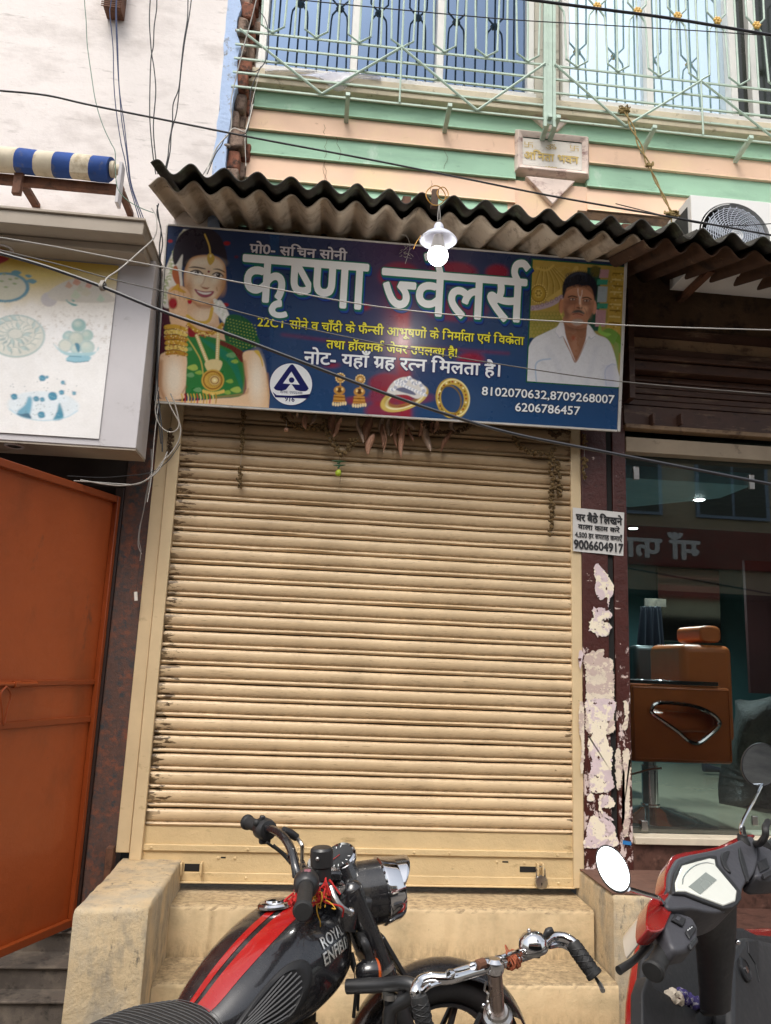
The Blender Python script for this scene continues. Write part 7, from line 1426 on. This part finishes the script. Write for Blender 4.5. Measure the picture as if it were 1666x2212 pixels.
# frame, engine, rear half (mostly below the picture)
MB().tube([B(.02, 0, .80), B(.06, 0, .55), B(.0, 0, .25), B(-.5, 0, .24)], .02, 12, 4).build('frame_tube', M_blackm, mc, smooth=True)
MB().tube([B(.0, 0, .72), B(-.4, 0, .66), B(-.95, 0, .70)], .02, 12, 4).build('frame_tube', M_blackm, mc, smooth=True)
for i in range(9): MB().box(0, 0, 0, 0, 0, 0) if False else MB().obox(B(-.12, 0, .50+i*.017), bf*.085, bl*.085, ZU*.004).build('cylinder_fin', M_blackm, mc, bevel=.002)
MB().obox(B(-.12, 0, .55), bf*.06, bl*.06, ZU*.1).build('cylinder', M_blackm, mc, bevel=.01); MB().obox(B(-.2, 0, .34), bf*.2, bl*.11, ZU*.12).build('crankcase', M_steel, mc, bevel=.04, seg=3)
MB().tube([B(-.02, -.12, .60), B(-.1, -.13, .585), B(-.17, -.12, .56)], .03, 12, 4).build('engine_head', M_blackm, mc, smooth=True)
RW = B(-.93, 0, .33)
q = MB(); q.loft([[RW+(bf*math.cos(b2)+ZU*math.sin(b2))*(.275+.045*math.cos(a))+bl*.055*math.sin(a) for a in np.linspace(0, 2*math.pi, 12, endpoint=False)] for b2 in np.linspace(0, 2*math.pi, 49)], cap=False); rw = q.build('rear_wheel', M_rubber, mc, smooth=True)
MB().lathe(RW-bl*.05, bl, [(.23, .03), (.235, .04), (.235, .06), (.23, .07)], 40, False).build('rim', M_steel, rw, smooth=True)
for i in range(12): a = i*math.pi/6; MB().tube([RW, RW+(bf*math.cos(a)+ZU*math.sin(a))*.235], .005, 6).build('spoke', M_steel, rw)
MB().grid(lambda u, v: RW+(bf*math.cos(R(30+140*u))+ZU*math.sin(R(30+140*u)))*(.36-.02*(2*v-1)**2)+bl*.085*(2*v-1), 30, 6).build('rear_mudguard', M_black, mc, smooth=True, solid=.002)
MB().tube([B(-.1, -.14, .3), B(-.5, -.17, .27), B(-1.1, -.18, .34)], [.022, .03, .045], 16, 4).build('exhaust', M_chrome, mc, smooth=True)
for sg in (-1, 1): MB().tube([B(-.93, sg*.1, .34), B(-.55, sg*.1, .3)], .016, 8).build('swing_arm', M_blackm, mc); MB().tube([B(-.9, sg*.12, .36), B(-.8, sg*.12, .68)], .022, 10).build('shock', M_chrome, mc)
# ================================================================ bicycle
bc = thing('bicycle', 'bicycle with chrome handlebar, bell and black diamond patterned grips before the steps', 'bicycle', (.45, -2.35, 0))
zb_ = .97
def Cb(u, v, z): return PZ(*cB(u, v), z)
pts = [Cb(420, 1250, .935), Cb(408, 1190, .955), Cb(430, 1130, .965), Cb(500, 1105, .97), Cb(620, 1105, .97), Cb(780, 1060, .97), Cb(900, 1025, .97), Cb(1020, 985, .97), Cb(1150, 940, .975), Cb(1200, 900, .985), Cb(1260, 850, .99), Cb(1330, 845, .99), Cb(1385, 868, .985), Cb(1420, 905, .975)]
hbr = MB().tube(pts, .0112, 14, 5).build('handlebar', M_chrome, bc, smooth=True)
def bgrip(A, Bq, n=14):
    d = Bq-A; L = np.linalg.norm(d); d /= L; o = MB().lathe(A, d, [(.0155, 0), (.0165, .004), (.0165, L-.012), (.0185, L-.01), (.0185, L-.002), (.014, L), (.001, L+.0005)], 22).build('grip', M_rubber, bc, smooth=True, angle=40)
    u = np.cross(d, ZU); u /= np.linalg.norm(u); w = np.cross(d, u)
    for s_ in (-1, 1):
        for k in range(4):
            MB().tube([A+d*(.01+(L-.028)*t)+.0168*(u*math.cos(s_*t*5.5+k*math.pi/2)+w*math.sin(s_*t*5.5+k*math.pi/2)) for t in np.linspace(0, 1, 30)], .0011, 5).build('grip_ridge', M_pad, o)
    return o
bgrip(Cb(1395, 885, .985), Cb(1545, 1095, .93)); bgrip(Cb(425, 1215, .95), Cb(470, 1440, .89))
MB().tube([Cb(1540, 1095, .925), Cb(1575, 1150, .915), Cb(1590, 1185, .91)], [.003, .005, .0055], 8).build('brake_rod_end', M_steel, bc, smooth=True)
# brake rods under the bar
MB().tube([Cb(590, 1085, .975), Cb(700, 1045, .98), Cb(840, 1005, .98), Cb(1000, 955, .985), Cb(1080, 925, .985)], .0052, 10, 4).build('brake_rod', M_chrome, bc, smooth=True)
MB().tube([Cb(1250, 905, .975), Cb(1320, 895, .975), Cb(1390, 930, .96), Cb(1460, 1020, .93), Cb(1520, 1090, .91)], .0058, 10, 4).build('brake_rod', M_chrome, bc, smooth=True)
MB().tube([Cb(450, 1190, .955), Cb(500, 1150, .965), Cb(600, 1120, .965)], .005, 8, 4).build('brake_rod', M_chrome, bc, smooth=True)
for (u, v) in ((625, 1078), (780, 1025), (850, 1002), (930, 985)): MB().lathe(Cb(u, v, .982), Cb(u+40, v-14, .982)-Cb(u, v, .982), [(.008, -.006), (.009, 0), (.008, .006)], 12).build('rod_collar', M_chrome, bc, smooth=True)
MB().tube([Cb(795, 1022, .984), Cb(835, 1008, .984)], .010, 10).build('spring', M_rust, bc)
# stem and head tube
st0 = Cb(905, 1060, .965); sd = np.array([.02, -.06, -1.]); sd /= np.linalg.norm(sd); st1 = Cb(925, 1330, .86)
MB().lathe(st0+np.array([0, 0, .012]), -ZU, [(.012, -.012), (.02, -.006), (.021, .002), (.019, .012), (.0165, .016)], 24).build('stem_top', M_chrome, bc, smooth=True)
MB().tube([st0, st1], .0155, 16).build('stem', mat('tarnished_chrome', (.45, .36, .32), .22, 1.0, var=.2, vs=14), bc, smooth=True)
MB().lathe(st1, st0-st1, [(.026, -.02), (.031, -.012), (.031, -.002), (.024, .003), (.022, .01)], 24).build('headset_nut', M_steel, bc, smooth=True, angle=30)
hd = (st1-st0)/np.linalg.norm(st1-st0)
MB().tube([st1, st1+hd*.2], .019, 14).build('head_tube', M_blackm, bc, smooth=True)
# bell, lever, twine
bp = Cb(1140, 870, 1.015); bn = np.array([-.25, .15, .95]); bn /= np.linalg.norm(bn); bell = MB().lathe(bp-bn*.014, bn, [(.0305, -.002), (.031, .0), (.030, .012), (.025, .024), (.014, .032), (.001, .034)], 32).build('bell', M_chrome, bc, smooth=True, angle=50)
MB().lathe(bp-bn*.014, bn, [(.026, -.012), (.031, -.006), (.031, -.003)], 28).build('bell_base', M_steel, bell, smooth=True); MB().ball(bp+bn*.021, .004, 10, 6).build('bell_nut', M_steel, bell)
MB().obox(Cb(1165, 905, .99), (.008, 0, 0), (0, .012, 0), (0, 0, .02)).build('bell_clamp', M_blackm, bc, bevel=.003)
a_, b_ = Cb(1215, 850, 1.0), Cb(1272, 802, 1.015); MB().tube([a_, (a_+b_)/2+ZU*.004, b_], [.004, .009, .007], 10, 4).build('bell_lever', M_blackm, bc, smooth=True)
tw = thing('twine_binding', 'orange twine wound round the bicycle handlebar', 'twine', Cb(1010, 1010, .95)); M_tw = mat('orange_twine', lin('a1573a'), .85, var=.3, vs=60)
ca, cb_ = Cb(985, 1000, .97), Cb(1035, 985, .97); dca = (cb_-ca)/np.linalg.norm(cb_-ca); uu = np.cross(dca, ZU); uu /= np.linalg.norm(uu); ww = np.cross(dca, uu)
for i in range(9): c_ = ca+(cb_-ca)*(i/8)+rng.normal(0, .001, 3); MB().tube([c_+(.0145+.002*math.sin(a*3+i))*(uu*math.cos(a)+ww*math.sin(a))+dca*.003*math.sin(a+i) for a in np.linspace(0, 2*math.pi, 16)], .0019, 5).build('turn', M_tw, tw, smooth=True)
for i in range(3): MB().tube([ca+ZU*.014+rng.normal(0, .006, 3) for _ in range(4)], .0016, 5, 4).build('loose_end', M_tw, tw, smooth=True)
for (u, v) in ((850, 1130), (862, 1250)): MB().tube([Cb(u, v, .94), Cb(u-8, v+50, .92), Cb(u+14, v+70, .92), Cb(u+8, v+110, .90)], .0022, 6, 4).build('chain_link', M_steel, bc, smooth=True)
# rest of the bicycle, below the picture
hx_ = dirv(80); f0 = st1+hd*.2; FWc = np.array([f0[0], f0[1], 0])+hx_*.16+ZU*.34; RWc = FWc-hx_*1.1
def bwheel(c, name):
    q = MB(); q.loft([[c+(hx_*math.cos(b2)+ZU*math.sin(b2))*(.325+.018*math.cos(a))+np.cross(hx_, ZU)*.018*math.sin(a) for a in np.linspace(0, 2*math.pi, 8, endpoint=False)] for b2 in np.linspace(0, 2*math.pi, 49)], cap=False); w = q.build(name, M_rubber, bc, smooth=True)
    q = MB()
    for i in range(28): a = i*2*math.pi/28; q.tube([c, c+(hx_*math.cos(a)+ZU*math.sin(a))*.31], .001, 4)
    q.build('spokes', M_steel, w)
bwheel(FWc, 'front_wheel')
for s_ in (-1, 1): MB().tube([f0, f0+np.cross(hx_, ZU)*s_*.05-ZU*.05, FWc+np.cross(hx_, ZU)*s_*.05], .009, 8).build('fork_blade', M_blackm, bc)
# ================================================================ scooter
scn = thing('scooter', 'red and dark grey scooter with two round mirrors parked at the right edge', 'scooter', (1.1, -2.0, 0))
cS = crop(2350, 2900, 3072, 1353)
M_sgrey = mat('scooter_grey', lin('45454a'), .48, var=.08, vs=30, bump=(.08, 300, .0005)); M_sdark = mat('scooter_black', (.022, .022, .024), .5, var=.15, vs=30, dirt=((.09, .085, .075), .62, .8, 20, (1, 1, 1))); M_sgrey2 = mat('scooter_dark_grey', (.035, .035, .037), .5, var=.15, vs=20, dirt=((.10, .09, .08), .6, .85, 12, (1, 1, 1))); M_sred = mat('scooter_red', lin('8f1512'), .18, var=.06, coat=1.0)
rd = dirv(-45); hdg = -rd; rl = dirv(-45+90)      # rd points at the rider, rl to the scooter's right hand side
C0 = PZ(1555, 1900, 1.06); nS = ZU*.80+rd*.60; nS /= np.linalg.norm(nS)
def Sp(u, v, d=0.0): return PN(*cS(u, v), C0+nS*d, nS)
def slab(pts, d0, d1, name, m, parent=scn, k=4, bev=.006, shrink=1.0):
    pp = catc(pts, k) if k > 1 else np.array(pts, float); top = np.array([Sp(u, v, d1) for u, v in pp]); c = top.mean(0)
    bot = c+(top-c)*shrink-nS*(d1-d0); n_ = len(top)
    return MB().add(np.vstack([top, bot]), [tuple(range(n_)), tuple(range(n_, 2*n_))[::-1]]+[(i, n_+i, n_+(i+1) % n_, (i+1) % n_) for i in range(n_)]).build(name, m, parent, bevel=bev, seg=3)
outer = [(1195, 800), (1100, 840), (940, 900), (680, 955), (620, 1010), (585, 1090), (580, 1180), (600, 1225), (560, 1290), (600, 1350), (760, 1345), (900, 1370), (1010, 1365), (1120, 1300), (1145, 1200), (1170, 1150), (1230, 1080), (1260, 960), (1240, 850)]
slab(outer, -.10, -.004, 'handlebar_cover', M_sgrey, k=3, bev=.012, shrink=.93)
slab([(1205, 792), (1100, 814), (940, 886), (650, 938), (590, 1000), (562, 1090), (560, 1180), (580, 1230), (470, 1260), (430, 1340), (430, 1500), (540, 1510), (600, 1400), (800, 1000), (1200, 830)], -.055, -.012, 'front_cowl', M_sred, k=3, bev=.012, shrink=1.0)
slab([(618, 1160), (670, 1010), (890, 945), (955, 960), (965, 1020), (1130, 1215), (1110, 1305), (1000, 1345), (715, 1240), (625, 1232)], -.02, .004, 'cluster_bezel', M_sdark, k=2, bev=.004)
dash = slab([(640, 1150), (690, 1022), (890, 966), (938, 976), (946, 1032), (1104, 1220), (1090, 1290), (1000, 1320), (720, 1215), (646, 1214)], -.01, .0075, 'instrument_cluster', mat('cluster_sky_face', lin('eef0e6'), .08, var=.05, vs=12, coat=1.0), k=1, bev=.004)  # near-white face puts the sky's reflection into the colour
slab([(865, 1075), (948, 1132), (825, 1240), (738, 1182)], .0078, .0088, 'lcd_screen', mat('lcd_grey', lin('8d948f'), .25, var=.04), dash, k=1, bev=0)
MB().tube([Sp(690, 1165, .008), Sp(705, 1100, .008), Sp(770, 1035, .008), Sp(860, 1005, .008), Sp(925, 1015, .008)], .0014, 6, 5).build('cluster_line', M_steel, dash, smooth=True)
for pts in ([(990, 930), (1050, 915), (1020, 1000), (1060, 1080), (1010, 1040), (985, 985)], [(1125, 880), (1190, 1100), (1175, 1140), (1120, 960)]): slab(pts, -.006, .002, 'cover_crease', M_sdark, k=2, bev=.002)
# steering column cover
def ringz(u0, v0, u1, v1, z, dep, k=20):
    a, b_ = PZ(*cS(u0+75, v0), z), PZ(*cS(u1, v1), z); dep = dep*.55; c = (a+b_)/2; h = (b_-a)/2; back = hdg*dep
    return [c+back+h*math.copysign(abs(math.cos(t))**.7, math.cos(t))-back*math.copysign(abs(math.sin(t))**.7, math.sin(t)) for t in np.linspace(0, 2*math.pi, k, endpoint=False)]
MB().loft([ringz(760, 1300, 1150, 1180, 1.04, .06), ringz(800, 1400, 1145, 1300, .98, .06), ringz(830, 1560, 1140, 1500, .90, .06), ringz(860, 1700, 1130, 1660, .84, .06), ringz(880, 1900, 1100, 1860, .76, .06), ringz(900, 2150, 1080, 2100, .66, .06)]).build('column_cover', M_sdark, scn, smooth=True, angle=50)
MB().ball(PZ(*cS(1104, 1598), .885), .007, 12, 8).build('screw', M_chrome, scn, smooth=True)
# left switch housing, grip, lever
hl = slab([(500, 1415), (560, 1350), (620, 1350), (770, 1405), (815, 1490), (812, 1600), (770, 1650), (650, 1670), (590, 1600), (560, 1500)], -.07, -.02, 'switch_housing', M_sgrey, k=1, bev=.012)
slab([(612, 1425), (640, 1380), (725, 1420), (700, 1475)], -.019, -.012, 'rocker_switch', M_sdark, hl, k=1, bev=.004); slab([(715, 1510), (770, 1460), (800, 1500), (750, 1570)], -.019, -.013, 'indicator_switch', M_sdark, hl, k=1, bev=.003); slab([(740, 1610), (800, 1545), (815, 1590), (765, 1650)], -.022, -.012, 'horn_button', M_sdark, hl, k=1, bev=.004)
slab([(640, 1425), (655, 1400), (680, 1412), (668, 1440)], -.0118, -.010, 'switch_mark', M_sgrey, hl, k=1, bev=.001)
for i in range(3): slab([(728+i*14, 1508-i*10), (733+i*14, 1500-i*10), (738+i*14, 1504-i*10), (733+i*14, 1512-i*10)], -.0128, -.012, 'switch_mark', MW, hl, k=1, bev=0)
ga, gb = PZ(*cS(610, 1570), 1.0), PZ(*cS(465, 1825), .965); d = (gb-ga)/np.linalg.norm(gb-ga); L = np.linalg.norm(gb-ga)
gr_ = MB().lathe(ga, d, [(.026, 0), (.027, .018), (.022, .022), (.0205, .03), (.0195, L-.02), (.0225, L-.016), (.0235, L-.004), (.02, L), (.001, L+.0005)], 26).build('grip', M_rubber, scn, smooth=True, angle=35)
u_ = np.cross(d, ZU); u_ /= np.linalg.norm(u_); w_ = np.cross(d, u_)
for k in range(18): a = k*math.pi/9; MB().tube([ga+d*.032+.0205*(u_*math.cos(a)+w_*math.sin(a)), ga+d*(L*.45)+.0200*(u_*math.cos(a)+w_*math.sin(a))], .0011, 4).build('grip_ridge', M_pad, gr_)
MB().tube([PZ(*cS(520, 1500), .985), PZ(*cS(470, 1560), .975), PZ(*cS(420, 1640), .965), PZ(*cS(320, 1740), .955), PZ(*cS(215, 1810), .945)], [.012, .011, .009, .008, .0095], 12, 5).build('brake_lever', M_blackm, scn, smooth=True)
MB().ball(PZ(*cS(540, 1530), .98), .018, 12, 8).build('lever_pivot', M_blackm, scn, smooth=True)
# right switch housing and grip
hr = slab([(1245, 850), (1330, 890), (1480, 960), (1480, 1120), (1300, 1125), (1235, 1090)], -.08, -.01, 'switch_housing', M_sgrey, k=1, bev=.012)
slab([(1255, 1000), (1320, 960), (1345, 1040), (1275, 1075)], -.0095, -.004, 'light_switch', M_sdark, hr, k=1, bev=.003); slab([(1290, 1085), (1360, 1050), (1370, 1090), (1310, 1120)], -.0095, .0, 'start_button', M_sdark, hr, k=1, bev=.003)
ra_, rb_ = PZ(*cS(1300, 905), 1.05), PZ(*cS(1560, 800), 1.03); d = (rb_-ra_)/np.linalg.norm(rb_-ra_); MB().lathe(ra_, d, [(.026, 0), (.026, .02), (.02, .024), (.02, .14), (.024, .144), (.001, .15)], 22).build('grip', M_rubber, scn, smooth=True, angle=35)
MB().tube([PZ(*cS(1215, 860), 1.06), PZ(*cS(1270, 860), 1.10), PZ(*cS(1310, 800), 1.13), PZ(*cS(1310, 740), 1.15), PZ(*cS(1330, 700), 1.15)], .010, 10, 5).build('brake_hose', M_rubber, scn, smooth=True)
# mirrors
def mirror_(c, rx, ry, tilt, nrm, stalk, base):
    n = np.array(nrm, float); n /= np.linalg.norm(n); e1 = np.cross(n, ZU); e1 /= np.linalg.norm(e1); e2 = np.cross(e1, n); a0 = R(tilt)
    x_, y_ = e1*math.cos(a0)+e2*math.sin(a0), -e1*math.sin(a0)+e2*math.cos(a0)
    rg = lambda k, o: [c+n*o+x_*rx*k*math.cos(a)+y_*ry*k*math.sin(a) for a in np.linspace(0, 2*math.pi, 40, endpoint=False)]
    m_ = MB().loft([rg(.3, -.024), rg(.75, -.02), rg(.97, -.01), rg(1.04, -.002), rg(1.04, .003), rg(.97, .004), rg(.96, .001)]).build('mirror', M_sdark, scn, smooth=True, angle=40)
    MB().loft([rg(.965, .0008), rg(.965, .0022)]).build('mirror_glass', mat('mirror_glass', (.33, .375, .41), .01, 1.0, var=0), m_)
    MB().tube(stalk, .0052, 10, 5).build('mirror_stalk', M_chrome if len(stalk) > 3 else M_steel, scn, smooth=True)
    b0 = np.array(base); MB().lathe(b0, (stalk[-2]-stalk[-1])/np.linalg.norm(stalk[-2]-stalk[-1]), [(.024, -.012), (.022, 0), (.015, .012), (.015, .02), (.011, .024), (.009, .045), (.006, .048)], 20).build('mirror_boot', M_rubber, scn, smooth=True, angle=35)
mL = PZ(*cS(172, 1050), 1.20); k_ = np.linalg.norm(mL-CP)/FOC/1.0; cw = .28941
tc = (CP-mL)/np.linalg.norm(CP-mL)
_rf = np.array([-.2, -.58, .79])
mirror_(mL, 93*cw*k_, 150*cw*k_, -24, _rf+tc, [PZ(*cS(285, 1200), 1.14), PZ(*cS(400, 1235), 1.115), PZ(*cS(510, 1270), 1.09), PZ(*cS(548, 1318), 1.06)], PZ(*cS(560, 1345), 1.045))
mR = PZ(*cS(1272, 275), 1.36); mR = PN(*cS(1272, 275), PZ(*cS(1135, 840), 1.09), rd); k_ = np.linalg.norm(mR-CP)/FOC; tc = (CP-mR)/np.linalg.norm(CP-mR)
rdp = PZ(*cS(1135, 840), 1.09)
mirror_(mR, 120*cw*k_, 135*cw*k_, 10, rd*.5+tc*.9-ZU*.22, [PN(*cS(1290, 410), rdp, rd), PN(*cS(1245, 500), rdp, rd), PN(*cS(1180, 620), rdp, rd), PN(*cS(1128, 730), rdp, rd), PN(*cS(1130, 790), rdp, rd)], PN(*cS(1140, 850), rdp, rd))
# front apron (red outside, dark inside) with glove pocket
nA = rd*.93+ZU*.36; nA /= np.linalg.norm(nA); CA = PZ(*cS(650, 1900), .72)
def Ap(u, v, d=0.0): return PN(*cS(u, v), CA+nA*d, nA)
def aslab(pts, d0, d1, name, m, k=3, bev=.008, parent=scn):
    pp = catc(pts, k) if k > 1 else np.array(pts, float); top = np.array([Ap(u, v, d1) for u, v in pp]); bot = top-nA*(d1-d0); n_ = len(top)
    return MB().add(np.vstack([top, bot]), [tuple(range(n_)), tuple(range(n_, 2*n_))[::-1]]+[(i, n_+i, n_+(i+1) % n_, (i+1) % n_) for i in range(n_)]).build(name, m, parent, bevel=bev, seg=3)
aslab([(430, 1480), (405, 1650), (370, 1850), (345, 2050), (340, 2400), (700, 2500), (1500, 2500), (1500, 1500), (1330, 1490), (1100, 1500), (700, 1450)], -.14, -.10, 'front_apron', M_sred, 1, .012)
aslab([(425, 1560), (398, 1900), (372, 2000), (372, 2400), (1480, 2450), (1480, 1560), (1250, 1540), (1150, 1490), (1000, 1480), (700, 1500)], -.098, -.07, 'inner_panel', M_sdark, 1, .012)
pk2 = aslab([(430, 1870), (450, 1850), (480, 1930), (770, 2095), (905, 2010), (915, 2040), (790, 2150), (900, 2400), (400, 2400), (395, 1980)], -.069, -.03, 'glove_pocket', M_sdark, 1, .012)
aslab([(1065, 1700), (1140, 1580), (1200, 1560), (1480, 1620), (1480, 2450), (1120, 2450), (1060, 2200)], -.069, .0, 'shoulder_panel', M_sgrey2, 1, .02)
aslab([(1180, 1590), (1260, 1580), (1270, 1900), (1240, 1760), (1190, 1680)], -.001, .004, 'panel_crease', M_sdark, 1, .002)
kp = Ap(1155, 1805, .004); MB().lathe(kp-nA*.004, nA, [(.036, 0), (.036, .008), (.030, .012), (.028, .009)], 30).build('lock_bezel', M_sdark, scn, smooth=True, angle=30); MB().lathe(kp+nA*.005, nA, [(.0105, 0), (.0105, .004), (.001, .0045)], 20).build('key_slot', M_chrome, scn, smooth=True, angle=30)
aslab([(950, 2060), (970, 2005), (1010, 1990), (1045, 2020), (1050, 2080), (1030, 2130), (985, 2140), (955, 2110)], -.02, .035, 'hook_bezel', M_sdark, 3, .006); aslab([(985, 2065), (1030, 2060), (1035, 2090), (990, 2095)], .034, .04, 'bag_hook', M_steel, 1, .003)
# cloth stuffed into the pocket
cl = thing('crumpled_cloth', 'crumpled purple and white cloth stuffed into the scooter pocket', 'cloth', Ap(680, 2010, -.03)); M_pur = mat('purple_cloth', lin('4a3f7c'), .8, var=.35, vs=60, dirt=('a9a4ac', .55, .6, 70, (1, 1, 1)))
for i in range(9):
    c_ = Ap(600+i*26+rng.uniform(-10, 10), 1985+i*9+rng.uniform(-20, 20), -.035); MB().lathe(c_, rng.normal(0, 1, 3), [(.001, -.02), (.018, -.014), (.012, 0), (.02, .01), (.006, .02)], 9).build('fold', M_pur if i > 2 else M_tornB, cl, smooth=True)
# headlamp side lens and tail of the scooter
slab([(375, 1390), (420, 1330), (440, 1400), (430, 1520), (400, 1560), (370, 1450)], -.16, -.09, 'headlamp', mat('clear_lens', lin('c9bfb0'), .15, var=.1, coat=.6), k=3, bev=.008)
SB = lambda a, b_, z: np.array([C0[0], C0[1], 0])+rd*a+rl*b_+ZU*z
MB().obox(SB(.42, 0, .28), rd*.22, rl*.17, ZU*.03).build('floorboard', M_sdark, scn, bevel=.015)
def torus(c, ax, Rr, r, name, m, parent):
    u = np.cross(ax, ZU); u /= np.linalg.norm(u); w = np.cross(ax, u); return MB().loft([[c+(u*math.cos(b2)+w*math.sin(b2))*(Rr+r*math.cos(a))+ax*r*math.sin(a) for a in np.linspace(0, 2*math.pi, 12, endpoint=False)] for b2 in np.linspace(0, 2*math.pi, 37)], cap=False).build(name, m, parent, smooth=True)
fw_ = torus(SB(-.28, 0, .24), rl, .19, .05, 'front_wheel', M_rubber, scn); MB().lathe(SB(-.28, -.03, .24), rl, [(.15, 0), (.15, .06)], 24).build('rim', M_steel, fw_, smooth=True, angle=30)
MB().tube([SB(-.12, 0, .55), SB(-.16, 0, .5), SB(-.28, 0, .3)], .03, 12).build('fork', M_blackm, scn, smooth=True)
MB().loft([[SB(-.28+.34*math.cos(R(30+120*t)), w, .24+.31*math.sin(R(30+120*t))) for w in np.linspace(-.07, .07, 5)] for t in np.linspace(0, 1, 12)], False, False).build('front_mudguard', M_sred, scn, smooth=True, solid=.004)
